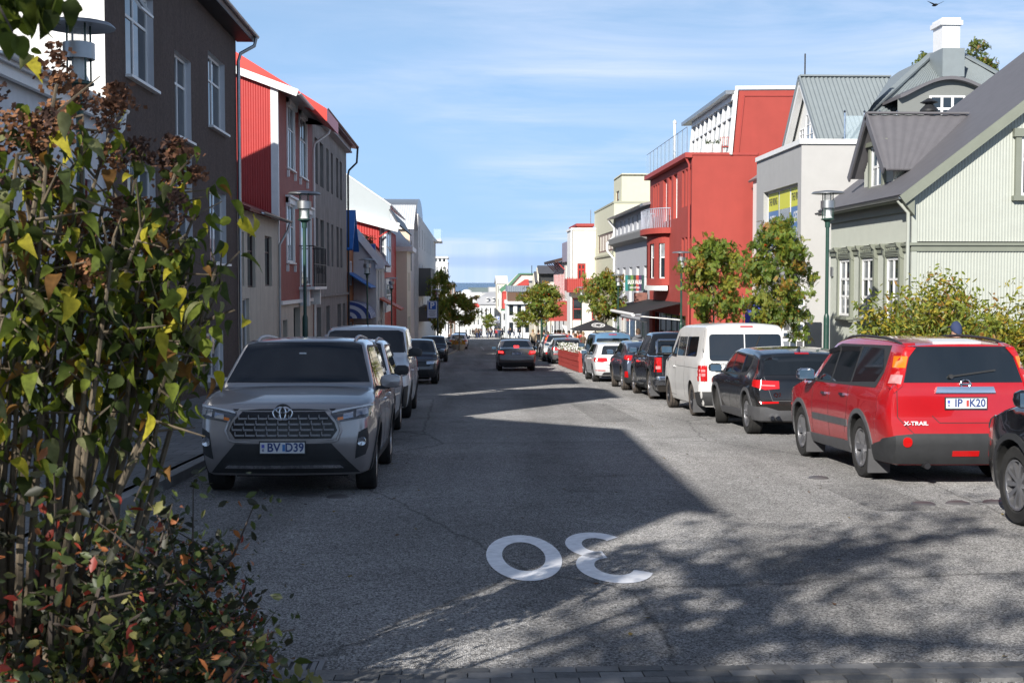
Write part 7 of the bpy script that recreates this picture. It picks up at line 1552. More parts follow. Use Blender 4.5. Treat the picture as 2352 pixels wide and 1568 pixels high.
# ---- white van facing viewer
def van_spec(**k):
    L, W, H = k['L'], k['W'], k['H']; f = L / 2; b = k['belt']; yf_ = f - k['fo']; yr_ = yf_ - k['wb']
    S = dict(L=L, W=W, belt=b, r=k['r'], axles=(yr_, yf_), rim=k.get('rim', 'steel'), paint=k['paint'], tumble=k.get('tumble', .16), edge=.09, rear_taper=.965, bow_r=.05, cat='van')
    S['prof'] = [(f, k['hood'] - .12), (f - .15, k['hood'] - .03), (k['cowl'], b + .1), (k['wstop'], H - .06), (k['wstop'] - .4, H - .01), (0, H), (-f + .3, H - .02), (-f, H - .06)]
    S['lean_f'] = [(.2, .12), (.35, .03), (.5, 0), (.8, .04), (k['hood'], .14)]; S['lean_r'] = [(.2, .06), (.45, .0), (.6, .0), (b, .02), (H - .1, k.get('rlean', .1))]
    g0, g1 = b + .03, H - k.get('gt', .26); ax, tx = k['cowl'] - .25, k['wstop'] - .16; d1, d2, d3, d4 = k['doors']
    S['sideglass'] = [[(d1 + .04, g0 - .02), (ax, g0), (tx, g1 - .03), (tx - .1, g1), (d1 + .04, g1)]] + ([rrect(d2 + .05, d1 - .09, g0, g1, .04), rrect(d3 + .05, d2 - .05, g0, g1, .04)] if not k.get('panel') else [])
    S['glasstrim'] = [(d1 + .01, g0 - .04), (ax + .06, g0 - .03), (tx + .04, g1), (tx - .08, g1 + .025), (d1 + .01, g1 + .025)]
    gw = W / 2 - .09; tw = gw - (H - b) * S['tumble']
    S['windscreen'] = [(-gw + .02, b + .15), (gw - .02, b + .15), (tw + .02, H - .17), (tw - .08, H - .13), (-tw + .08, H - .13), (-tw - .02, H - .17)]
    S['rearglass'] = rrect(-gw + .1, gw - .1, b + .0, H - .24, .06); S['seams'] = [((ax + .1, g0), (ax + .12, .36)), ((d1, g1 + .05), (d1, .34)), ((d2 - .02, g1 + .05), (d2 - .02, .36)), ((d1, .36), (ax + .1, .36)), ((-f + .25, b - .2), (d1, b - .2))]
    S['handles'] = [(d1 + .15, b - .22)]; S['mirror'] = (ax + .0, b + .08); S['msize'] = 1.15; S['archtrim'] = False; S['patches'] = []; S['mpatches'] = []; return S
S = van_spec(L=4.95, W=1.92, H=1.94, belt=1.2, wb=3.27, fo=.93, cowl=1.55, hood=1.12, wstop=.85, r=.34, paint=P_WHT, doors=(.6, -.5, -1.6, -2.2), panel=True)
S['plate_f'] = (0, .5, None); S['mirrorm'] = M_CTRIM; S['archtrim'] = True; S['archw'] = .05; S['steer'] = R(8)
S['patches'] = [('grille', [(-.5, .72), (.5, .72), (.56, .86), (-.56, .86)], 'F', blk, .004), ('lower_bumper', [(-.93, .24), (.93, .24), (.9, .42), (.6, .6), (-.6, .6), (-.9, .42)], 'F', M_CTRIM, .008), ('side_bumper', [(-.97, .25), (-.75, .25), (-.75, .66), (-.97, .7)], 'F', M_CTRIM, .012), ('side_bumper', [(.75, .25), (.97, .25), (.97, .7), (.75, .66)], 'F', M_CTRIM, .012)]
S['mpatches'] = [('headlight', [(.60, .82), (.9, .9), (.92, 1.06), (.66, .98)], 'F', M_HL, .012), ('tail_light', [(.84, .8), (.94, .8), (.94, 1.25), (.84, 1.25)], 'B', M_TL, .012)]
c = build_car('parked_van', S, 'white panel van facing the viewer, parked behind the two SUVs', G_L); m = MB(); pt = surf(S, 'T', 0, .55); m.tube([pt - Vector((0, 0, .02)), pt + Vector((0, -.05, .16))], [.014, .006], 6); m.build('antenna', M_RUBBER, c)
place(c, -2.08, 27.45, 0, -1)
# ---- small dark hatch facing viewer (two-tone)
P_DBL = paint('midnight_blue_paint', (.012, .018, .04), .3, .25); P_DGR = paint('graphite_paint', (.06, .062, .068), .5, .3); P_BLK = paint('black_car_paint', (.006, .007, .009), .1, .2)
S = suv_spec(L=4.0, W=1.78, H=1.58, belt=1.02, wb=2.57, fo=.72, cowl=1.22, hood=.95, wstop=.45, r=.345, doors=(.05, -.7, -1.3), paint=P_DGR)
S['patches'] = [('front_mask', [(-.6, .62), (.6, .62), (.72, .8), (-.72, .8)], 'F', blk, .004), ('lower_grille', [(-.6, .28), (.6, .28), (.5, .5), (-.5, .5)], 'F', M_CTRIM, .008), ('bonnet', [(-.72, .86), (.72, .86), (.7, 1.02), (-.7, 1.02)], 'F', P_DBL, .006)]
S['mpatches'] = [('headlight', [(.5, .70), (.84, .72), (.86, .82), (.5, .8)], 'F', M_HLD, .014), ('fog_light', rrect(.62, .76, .46, .56, .04), 'F', M_HL, .01), ('tail_light', [(.4, .9), (.8, .88), (.82, 1.0), (.4, 1.02)], 'B', M_TL, .012)]; S['plate_f'] = (0, .55, None)
c = build_car('parked_car', S, 'small dark blue and graphite hatchback facing the viewer, beyond the van', G_L); place(c, -1.83, 45.1, 0, -1); hatch = c
def another(src, lab, x, y, col=None, facing=-1, heading=0, group=G_L, old=None):
    c = clone(src); tag(c, lab, None, group)
    if col: recolour(c, old, col)
    place(c, x, y, heading, facing); return c
# (further cars are copies, after their models are built)
# ---- right side, seen from behind: red SUV
P_RED = paint('cherry_red_paint', (.42, .005, .009), .0, .22)
S = suv_spec(L=4.63, W=1.79, H=1.70, belt=1.08, wb=2.63, fo=.93, cowl=1.0, hood=1.0, wstop=.35, r=.36, doors=(.05, -.78, -1.72), qtop=.18, paint=P_RED, rim='six', rlean=.14)
S['tyrem'] = M_TYRE; S['trim'] = M_CTRIM2; S['handlem'] = M_CHROME; S['mirrorm'] = M_CHROME; S['flaps'] = 2; S['rails'] = (-1.9, .3, .6, M_CTRIM); S['plate_r'] = (0, .94, 'IP|K20')
S['lean_r'] = [(.2, .12), (.35, .02), (.5, -.02), (.62, .0), (.72, .05), (1.1, .08), (1.6, .2)]; S['rear_taper'] = .93
S['rearglass'] = [(-9.90, 1.17), (9.90, 1.17), (9.91, 1.45), (9.92, 1.575), (-9.92, 1.575), (-9.91, 1.45)]
S['patches'] = [('rear_bumper', [(-1.25, .27), (1.25, .27), (1.25, .44), (1.0, .50), (.80, .58), (.60, .60), (-.60, .60), (-.80, .58), (-1.0, .50), (-1.25, .44)], 'B', M_CTRIM, .024), ('fog_lamp', [(-.18, .36), (.12, .36), (.12, .42), (-.18, .42)], 'B', M_TL, .034),
    ('garnish', [(-.34, 1.055), (.34, 1.055), (.32, 1.12), (-.32, 1.12)], 'B', M_CHROME, .03), ('high_brake_light', [(-.28, 1.612), (.28, 1.612), (.23, 1.645), (-.23, 1.645)], 'B', M_PLATE, .016),
    ('tailgate_seam', [seam((-.76, 1.15), (-.76, .78)), seam((.76, 1.15), (.76, .78)), seam((-.76, .78), (-.6, .6)), seam((.76, .78), (.6, .6)), seam((-.6, .6), (.6, .6)), seam((-.38, .8), (-.30, .72)), seam((-.30, .72), (.3, .72))], 'B', M_RUBBER, .002),
    ('side_moulding', [(-.78, .585), (.75, .585), (.75, .665), (-.78, .665)], 'L', M_CTRIM2, .016), ('side_moulding', [(-.78, .585), (.75, .585), (.75, .665), (-.78, .665)], 'R', M_CTRIM2, .016)]
S['mpatches'] = [('tail_light', [(9.91, 1.13), (9.97, 1.05), (10.05, 1.15), (10.04, 1.60), (9.93, 1.60), (9.915, 1.45)], 'B', M_TL, .016), ('indicator', [(9.925, 1.33), (10.02, 1.33), (10.02, 1.46), (9.925, 1.46)], 'B', M_AMB, .022), ('reversing_light', [(9.93, 1.15), (10.0, 1.15), (10.01, 1.25), (9.935, 1.25)], 'B', mat('lamp_pinkwhite', (.62, .25, .25), .2, coat=1), .022), ('headlight', [(.5, .78), (.84, .82), (.88, .95), (.5, .9)], 'F', M_HL, .012), ('reflector', rrect(.63, .73, .46, .56, .045, 4), 'B', M_TL, .036)]
c = build_car('parked_car', S, 'cherry red SUV with plate IP K20 and grey side mouldings, seen from behind', G_R)
p = surf(S, 'B', 0, 1.16); em = empty('badge', (0, 0, 0)); em.parent = c; m = MB(); m.tube([(.055 * math.cos(a), p.y - .02, 1.155 + .048 * math.sin(a)) for a in np.linspace(0, 2 * math.pi, 21)], .009, 6, cap=False); m.box(-.068, .068, p.y - .032, p.y - .014, 1.145, 1.165); m.build('emblem', M_CHROME, em)
m = MB(); p = surf(S, 'B', .0, 1.24); a_, b_ = surf(S, 'B', -.16, 1.24), surf(S, 'B', .36, 1.30); m.bar(a_ - Vector((0, .03, 0)), b_ - Vector((0, .02, -.01)), .02, .018); m.lathe([(.001, 0), (.025, 0), (.025, .04), (.001, .04)], 10, (a_.x, a_.y - .05, a_.z), 0, 'y'); m.build('rear_wiper', M_CTRIM, c)
p = surf(S, 'B', -.56, .73); put_text('lettering', 'X-TRAIL', M_PLATE, (-.57, p.y - .03, .715), (1, 0, 0), (0, 0, 1), .06, 1.25, .002, c)
m = MB(); m.tube([(.32, -2.1, .26), (.32, -2.36, .25), (.32, -2.4, .28)], .022, 7); m.lathe([(.001, .03), (.03, .025), (.03, -.02), (.001, -.03)], 8, (.32, -2.4, .3)); m.build('tow_bar', mat('rusty_steel', (.2, .12, .07), .8, metal=.4, var=.4, vscale=20), c)
m = MB(); m.tube([(-.45, -2.0, .27), (-.45, -2.3, .24)], .035, 10); m.build('exhaust', M_RIMD, c)
for sx, q in (('L', -1), ('R', 1)):
    m = MB()
    for (y0_, y1_) in ((-.75, -.02), (.08, .5)):
        a_, b_ = surf(S, sx, y0_, 1.535), surf(S, sx, y1_, 1.535 - .05 * (y1_ > .3))
        if a_ and b_: m.bar(a_ + Vector((q * .015, 0, 0)), b_ + Vector((q * .015, 0, 0)), .03, .06)
    m.build('wind_deflector', blk, c)
place(c, 5.62, 16.05, 0, 1); xtrail = c
# ---- black SUV cut by the frame
P_BK2 = P_BLK
S = suv_spec(L=4.5, W=1.84, H=1.66, belt=1.06, wb=2.65, fo=.9, cowl=1.1, hood=1.0, wstop=.4, r=.36, doors=(.1, -.8, -1.6), paint=P_BLK, rim='ten'); S['mpatches'] = [('headlight', [(.5, .78), (.84, .82), (.88, .95), (.5, .9)], 'F', M_HL, .012), ('tail_light', [(.5, .95), (.85, .93), (.87, 1.08), (.5, 1.06)], 'B', M_TL, .012)]
c = build_car('parked_car', S, 'black SUV cut off by the picture edge, only its front wheel and wing showing', G_R); place(c, 5.84, 9.65, 0, 1); blacksuv = c
# ---- black crossover (sloping rear)
S = suv_spec(L=4.19, W=1.80, H=1.51, belt=.99, wb=2.6, fo=.84, cowl=1.02, hood=.93, wstop=.35, r=.35, doors=(.0, -.75, -1.28), roofdrop=.05, paint=P_BLK, rim='five', rlean=.5)
S['prof'] = [(2.095, .80), (1.95, .88), (1.6, .95), (1.0, 1.04), (.35, 1.44), (0, 1.49), (-.5, 1.505), (-1.2, 1.47), (-1.75, 1.38), (-2.095, 1.3)]
S['trim'] = M_CTRIM2; S['steer'] = R(-14); S['mirrorm'] = M_CTRIM
S['rearglass'] = [(-9.9, 1.03), (9.9, 1.03), (9.91, 1.27), (9.86, 1.36), (-9.86, 1.36), (-9.91, 1.27)]
S['patches'] = [('rear_bumper', [(-1.2, .27), (1.2, .27), (1.2, .52), (.7, .5), (.5, .44), (-.5, .44), (-.7, .5), (-1.2, .52)], 'B', M_CTRIM2, .014), ('tailgate_seam', [seam((-.72, 1.0), (-.6, .6)), seam((.72, 1.0), (.6, .6)), seam((-.6, .6), (.6, .6))], 'B', M_CTRIM2, .002), ('reflector', [(-.8, .55), (-.5, .56), (-.5, .59), (-.82, .59)], 'B', M_TL, .008), ('reflector', [(.5, .56), (.8, .55), (.82, .59), (.5, .59)], 'B', M_TL, .008), ('high_brake_light', [(-.12, 1.38), (.12, 1.38), (.12, 1.4), (-.12, 1.4)], 'B', M_TL, .01)]
S['mpatches'] = [('tail_light', [(.48, .80), (.72, .78), (.9, .84), (.9, .95), (.48, .93)], 'B', M_TL, .016), ('lamp_bar', [(.55, .84), (.8, .85), (.8, .87), (.55, .86)], 'B', mat('lamp_pinkwhite', (.62, .25, .25), .2), .02), ('headlight', [(.5, .7), (.84, .74), (.88, .86), (.5, .82)], 'F', M_HL, .012)]
S['plate_r'] = (0, .74, 'LT|Y31'); S['plate_r'] = (0, .74, 'L'); c = build_car('parked_car', S, 'black crossover with grey sills and twin exhausts, between the red SUV and the white van', G_R)
for q in (-.62, -.52): m = MB(); m.tube([(q, -2.0, .33), (q, -2.13, .32)], .035, 12); m.build('exhaust', M_CHROME, c)
m = MB(); p = surf(S, 'T', 0, -1.35); m.prism([(-.015, -1.5, p.z - .02), (-.015, -1.33, p.z - .02), (-.015, -1.49, p.z + .06)], (.03, 0, 0)); m.build('antenna_fin', P_BLK, c)
p = surf(S, 'B', -.55, .66); put_text('lettering', 'Q2', M_CHROME, (-.52, p.y - .008, .70), (1, 0, 0), (0, 0, 1), .09, 1.1, .002, c)
place(c, 5.74, 22.75, 0, 1); q2 = c
# ---- white passenger van
P_WV = paint('white_van_paint', (.76, .75, .73), 0, .35, .6)
S = van_spec(L=4.9, W=1.92, H=1.97, belt=1.22, wb=3.0, fo=.9, cowl=1.5, hood=1.1, wstop=.75, r=.35, paint=P_WV, doors=(.55, -.55, -1.75, -2.2), gt=.3)
S['tyrem'] = M_TYRED; S['flaps'] = 1; S['lean_r'] = [(.2, .06), (.4, -.02), (.58, .0), (.62, .05), (1.2, .06), (1.85, .15)]
S['rearglass'] = rrect(-.74, .74, 1.17, 1.72, .07)
S['patches'] = [('rear_bumper', [(-1.3, .27), (1.3, .27), (1.3, .52), (.9, .55), (-.9, .55), (-1.3, .52)], 'B', M_CTRIM, .014), ('door_split', [seam((-.02, 1.72), (-.02, .6), .02)], 'B', M_WHITE, .012), ('high_brake_light', [(-.1, 1.86), (.16, 1.86), (.16, 1.89), (-.1, 1.89)], 'B', M_TL, .01), ('door_seam', [seam((-.84, 1.8), (-.84, .6)), seam((.84, 1.8), (.84, .6))], 'B', M_CTRIM2, .002)]
S['mpatches'] = [('tail_light', [(.79, .76), (.96, .76), (.96, 1.08), (.79, 1.08)], 'B', M_TL, .014), ('reversing_light', [(.83, .86), (.93, .86), (.93, .92), (.83, .92)], 'B', mat('lamp_pinkwhite', (.62, .25, .25), .2), .02), ('indicator', [(.83, .95), (.93, .95), (.93, 1.0), (.83, 1.0)], 'B', mat('lamp_pinkwhite', (.62, .25, .25), .2), .02), ('headlight', [(.6, .8), (.9, .86), (.92, 1.0), (.6, .94)], 'F', M_HL, .012)]
S['plate_r'] = (0, .9, 'L'); S['mirrorm'] = M_CTRIM; c = build_car('parked_van', S, 'white passenger van seen from behind, between the black crossover and the black pickup', G_R)
p = surf(S, 'B', -.5, 1.09); put_text('lettering', 'CARAVELLE', M_STEEL, (-.52, p.y - .006, 1.11), (1, 0, 0), (0, 0, 1), .065, 1.2, .001, c)
m = MB(); a_, b_ = surf(S, 'B', .1, 1.2), surf(S, 'B', .3, 1.68); m.bar(a_ - Vector((0, .03, 0)), b_ - Vector((0, .02, 0)), .02, .015); m.build('rear_wiper', M_CTRIM, c)
for z in (1.27, .62): p = surf(S, 'L', -2.3, z); m = MB(); m.obox(p, (.02, 0, 0), (0, .035, 0), (0, 0, .07)); m.build('hinge', P_WV, c)
place(c, 5.72, 27.65, 0, 1)
# ---- black pickup
S = suv_spec(L=5.3, W=1.88, H=1.80, belt=1.18, wb=3.15, fo=.95, cowl=1.25, hood=1.12, wstop=.65, r=.39, doors=(.3, -.55, None), paint=P_BLK, rim='six')
S['prof'] = [(2.65, .98), (2.5, 1.06), (1.9, 1.16), (1.25, 1.26), (.65, 1.72), (.3, 1.79), (-.3, 1.80), (-.68, 1.74), (-.82, 1.22), (-1.2, 1.2), (-2.5, 1.2), (-2.65, 1.18)]
S['glasstrim'] = [(-.58, 1.2), (1.07, 1.18), (.58, 1.68), (.4, 1.7), (-.5, 1.68)]; S['tyrem'] = M_TYRED; S['flaps'] = 1; S['mirrorm'] = M_CHROME; S['handlem'] = M_CHROME; S['rear_taper'] = .96; S['bow_r'] = .03
S['rearglass'] = rrect(-.6, .6, 1.27, 1.62, .05); S['lean_r'] = [(.2, .1), (.5, 0), (.6, .0), (.7, .06), (1.2, .08)]
S['patches'] = [('rear_bumper', [(-.9, .42), (.9, .42), (.9, .62), (-.9, .62)], 'B', M_CHROME, .03), ('tailgate_seam', [seam((-.74, 1.14), (-.74, .66)), seam((.74, 1.14), (.74, .66))], 'B', M_CTRIM2, .002)]
S['mpatches'] = [('tail_light', [(.77, .74), (.93, .74), (.93, 1.12), (.77, 1.12)], 'B', M_TL, .014), ('reversing_light', [(.8, .82), (.9, .82), (.9, .9), (.8, .9)], 'B', mat('lamp_pinkwhite', (.62, .25, .25), .2), .02), ('headlight', [(.5, .8), (.88, .86), (.9, 1.0), (.5, .96)], 'F', M_HL, .012)]
c = build_car('parked_pickup', S, 'black pickup truck with chrome bumper and roll bar ahead of the white van', G_R); c['category'] = 'pickup'
m = MB()
for q in (-1, 1): m.tube([(q * .72, -1.45, 1.18), (q * .66, -1.1, 1.52), (q * .6, -1.05, 1.56)], .035, 8)
m.tube([(-.62, -1.05, 1.56), (.62, -1.05, 1.56)], .035, 8); m.build('roll_bar', M_CHROME, c); m = MB(); m.box(-.7, .7, -2.55, -.95, 1.2, 1.235); m.build('bed_cover', M_CTRIM, c)
m = MB(); [m.box(q - .12 if q < 0 else q, q if q < 0 else q + .12, -.5, 1.1, .36, .4) for q in (-.94, .94)]; m.build('side_step', M_CTRIM, c); place(c, 5.83, 34.6, 0, 1)
# ---- slate coupe SUV
P_SLB = paint('slate_blue_paint', (.05, .065, .10), .5, .28)
S = suv_spec(L=4.36, W=1.8, H=1.56, belt=1.05, wb=2.64, fo=.9, cowl=1.05, hood=.98, wstop=.4, r=.36, doors=(.05, -.65, -1.05), roofdrop=.14, paint=P_SLB, rim='ten', rlean=.6)
S['prof'] = [(2.18, .86), (2.0, .94), (1.05, 1.10), (.4, 1.5), (0, 1.555), (-.5, 1.55), (-1.2, 1.48), (-1.8, 1.32), (-2.18, 1.18)]
S['rearglass'] = [(-.6, 1.12), (.6, 1.12), (.55, 1.3), (-.55, 1.3)]; S['mirrorm'] = M_CHROME; S['tyrem'] = M_TYRED; S['steer'] = R(-6)
S['patches'] = [('rear_bumper', [(-.92, .27), (.92, .27), (.92, .5), (-.92, .5)], 'B', M_CTRIM, .012)]
S['mpatches'] = [('tail_light', [(.5, .98), (.75, .92), (.92, .98), (.9, 1.08), (.5, 1.06)], 'B', M_TL, .02), ('reflector', [(.78, .42), (.86, .42), (.86, .6), (.8, .6)], 'B', M_TL, .02), ('headlight', [(.5, .75), (.86, .8), (.9, .9), (.5, .86)], 'F', M_HL, .012)]
c = build_car('parked_car', S, 'slate blue coupe-like crossover between the pickup and the white hatchback', G_R); place(c, 5.72, 39.8, 0, 1)
# ---- white hatchback
S = suv_spec(L=4.26, W=1.8, H=1.47, belt=.96, wb=2.63, fo=.86, cowl=1.0, hood=.9, wstop=.32, r=.32, doors=(-.02, -.8, -1.2), paint=P_WHT, rim='five', rlean=.42); S['cladding'] = [(-.8, .25), (.9, .25), (.9, .29), (-.8, .29)]; S['archtrim'] = False
S['rearglass'] = [(-.64, .99), (.64, .99), (.56, 1.27), (.5, 1.31), (-.5, 1.31), (-.56, 1.27)]
S['patches'] = [('diffuser', [(-.62, .27), (.62, .27), (.55, .36), (-.55, .36)], 'B', M_CTRIM, .012), ('reflector', [(-.85, .42), (-.5, .41), (-.5, .44), (-.85, .45)], 'B', M_TL, .008), ('reflector', [(.5, .41), (.85, .42), (.85, .45), (.5, .44)], 'B', M_TL, .008), ('tailgate_seam', [seam((-.66, .96), (-.5, .52)), seam((.66, .96), (.5, .52)), seam((-.5, .52), (.5, .52))], 'B', M_CTRIM2, .002)]
S['mpatches'] = [('tail_light', [(.42, .76), (.62, .72), (.88, .74), (.9, .88), (.45, .88)], 'B', M_TL, .014), ('headlight', [(.5, .66), (.86, .7), (.88, .8), (.5, .78)], 'F', M_HL, .012)]; S['mirrorm'] = P_WHT; S['plate_r'] = (0, .5, None)
c = build_car('parked_car', S, 'white hatchback with GOLF lettering parked before the blue estate', G_R); p = surf(S, 'B', -.35, .6); put_text('lettering', 'e-GOLF', M_STEEL, (-.36, p.y - .006, .62), (1, 0, 0), (0, 0, 1), .07, 1.1, .001, c); place(c, 5.52, 46.7, 0, 1); golf = c
# ---- blue high-roofed estate
P_BLU = paint('steel_blue_paint', (.12, .24, .38), .4, .28)
S = van_spec(L=4.4, W=1.80, H=1.82, belt=1.12, wb=2.7, fo=.88, cowl=1.1, hood=1.02, wstop=.5, r=.33, paint=P_BLU, doors=(.2, -.75, -1.75, -2.0), gt=.24, rim='five', tumble=.2); S['rails'] = (-1.9, .3, .58, M_CTRIM); S['rearglass'] = rrect(-.66, .66, 1.12, 1.56, .07)
S['mpatches'] = [('tail_light', [(.78, .9), (.9, .9), (.88, 1.3), (.78, 1.28)], 'B', M_TL, .014), ('headlight', [(.5, .75), (.86, .8), (.88, .95), (.5, .9)], 'F', M_HL, .012)]; S['patches'] = [('high_brake_light', [(-.16, 1.7), (.16, 1.7), (.16, 1.73), (-.16, 1.73)], 'B', M_TL, .01)]; S['cat'] = 'car'; S['mirrorm'] = M_CTRIM
c = build_car('parked_car', S, 'steel blue high-roofed estate with roof rails beside the red planter', G_R); place(c, 5.98, 52.6, 0, 1)
# ---- driving brown-grey saloon with brake lights
P_BRN = paint('brown_grey_paint', (.13, .115, .11), .5, .3)
S = suv_spec(L=4.5, W=1.79, H=1.49, belt=.97, wb=2.64, fo=.88, cowl=1.1, hood=.93, wstop=.45, r=.32, doors=(.1, -.7, None), paint=P_BRN, rlean=.1)
S['prof'] = [(2.25, .8), (2.1, .88), (1.1, 1.02), (.45, 1.42), (.1, 1.475), (-.5, 1.49), (-.9, 1.45), (-1.65, 1.13), (-2.1, 1.1), (-2.25, 1.07)]; S['sideglass'][1] = [(-1.15, 1.0), (.07, .99), (.07, 1.35), (-.62, 1.34), (-1.0, 1.2)]; S['glasstrim'] = [(-1.2, .98), (.92, .97), (.36, 1.36), (.2, 1.385), (-.66, 1.37), (-1.1, 1.2)]; S['archtrim'] = False
S['rearglass'] = [(-.66, 1.14), (.66, 1.14), (.55, 1.38), (.48, 1.41), (-.48, 1.41), (-.55, 1.38)]; S['lean_r'] = [(.2, .12), (.4, .02), (.55, 0), (.75, .05), (1.0, .06)]
S['patches'] = [('lower_bumper', [(-.86, .24), (.86, .24), (.84, .42), (-.84, .42)], 'B', M_CTRIM, .01), ('high_brake_light', [(-.12, 1.15), (.12, 1.15), (.12, 1.185), (-.12, 1.185)], 'B', M_TLON, .016)]
S['mpatches'] = [('tail_light', [(.52, .80), (.62, .76), (.88, .82), (.9, .96), (.6, .97)], 'B', M_TL, .014), ('brake_light', [(.64, .85), (.84, .87), (.85, .95), (.64, .94)], 'B', M_TLON, .02), ('headlight', [(.5, .66), (.86, .7), (.88, .8), (.5, .78)], 'F', M_HL, .012)]; S['plate_r'] = (0, .84, 'TM|E88'); S['mirrorm'] = M_CTRIM
c = build_car('driving_car', S, 'brown-grey saloon driving away with its brake lights lit', None); place(c, 2.42, 60.6, 0, 1)
# ---- farther cars
P_SLV = paint('bright_silver_paint', (.4, .41, .42), .6, .3); P_MGR = paint('mid_grey_paint', (.14, .15, .16), .5, .3)
cdk = another(hatch, 'dark car facing the viewer behind the small two-tone hatchback', -1.95, 76.5, P_BLK, old=P_DGR)
another(q2, 'grey car parked behind the red planter with only its side showing', 5.75, 71.8, P_MGR, 1, 0, G_R, P_BLK)
another(xtrail, 'dusty silver SUV parked beyond the red planter, seen from behind', 5.6, 77.8, P_SLV, 1, 0, G_R, P_RED)
another(golf, 'white car parked beyond the flower bowl', -.65, 123, None, 1, 0, G_L)
another(golf, 'pale silver car parked one place beyond the flower bowl', -.65, 133, P_SLV, 1, 0, G_L, P_WHT)
another(hatch, 'dark blue car parked farthest down the left kerb', -.5, 143, P_DBL, -1, 0, G_L, P_DGR)
p = PX(705.5, 0, Y=1) if False else None
# ------------------------------------------------------------------ trees, bushes
M_BARK = mat('rowan_bark', (.2, .17, .13), .85, var=.25, vscale=12, bump=.4)
M_BARKD = mat('dark_bark', (.07, .055, .045), .9, var=.25, vscale=12)
LV = [mat('rowan_leaf_%d' % i, c, .55, trans=.35) for i, c in enumerate([(.17, .24, .035), (.12, .18, .03), (.27, .28, .035), (.32, .18, .03), (.08, .13, .025), (.22, .23, .04)])]
M_BERRY = mat('rowan_berry', (.62, .06, .01), .4)
def quads_obj(name, C, A, B, fm, mats, parent):
    """C centres, A and B half axes (n,3 arrays): rhombic leaves"""
    n = len(C); V = np.empty((n, 6, 3)); U = np.cross(A, B); U = U / np.maximum(1e-9, np.linalg.norm(U, axis=1, keepdims=True)) * np.linalg.norm(B, axis=1, keepdims=True) * .35
    V[:, 0] = C - A; V[:, 1] = C - A * .35 + B + U; V[:, 2] = C + A * .35 + B * .8 + U; V[:, 3] = C + A; V[:, 4] = C + A * .35 - B * .8 + U; V[:, 5] = C - A * .35 - B + U
    me = bpy.data.meshes.new(name); me.vertices.add(n * 6); me.vertices.foreach_set('co', V.reshape(-1)); me.loops.add(n * 8); me.loops.foreach_set('vertex_index', (np.arange(n)[:, None] * 6 + np.array([0, 1, 2, 3, 0, 3, 4, 5])).reshape(-1)); n *= 2; me.polygons.add(n); fm = np.repeat(fm, 2)
    me.polygons.foreach_set('loop_start', np.arange(0, n * 4, 4)); me.polygons.foreach_set('loop_total', np.full(n, 4))
    for m_ in mats: me.materials.append(m_)
    me.polygons.foreach_set('material_index', np.array(fm, dtype=np.int32)); me.update(calc_edges=True); return link(bpy.data.objects.new(name, me), parent)
def rv(n, s=1.0): return np.random.normal(0, s, (n, 3))
def norm(a): return a / np.maximum(1e-6, np.linalg.norm(a, axis=1, keepdims=True))
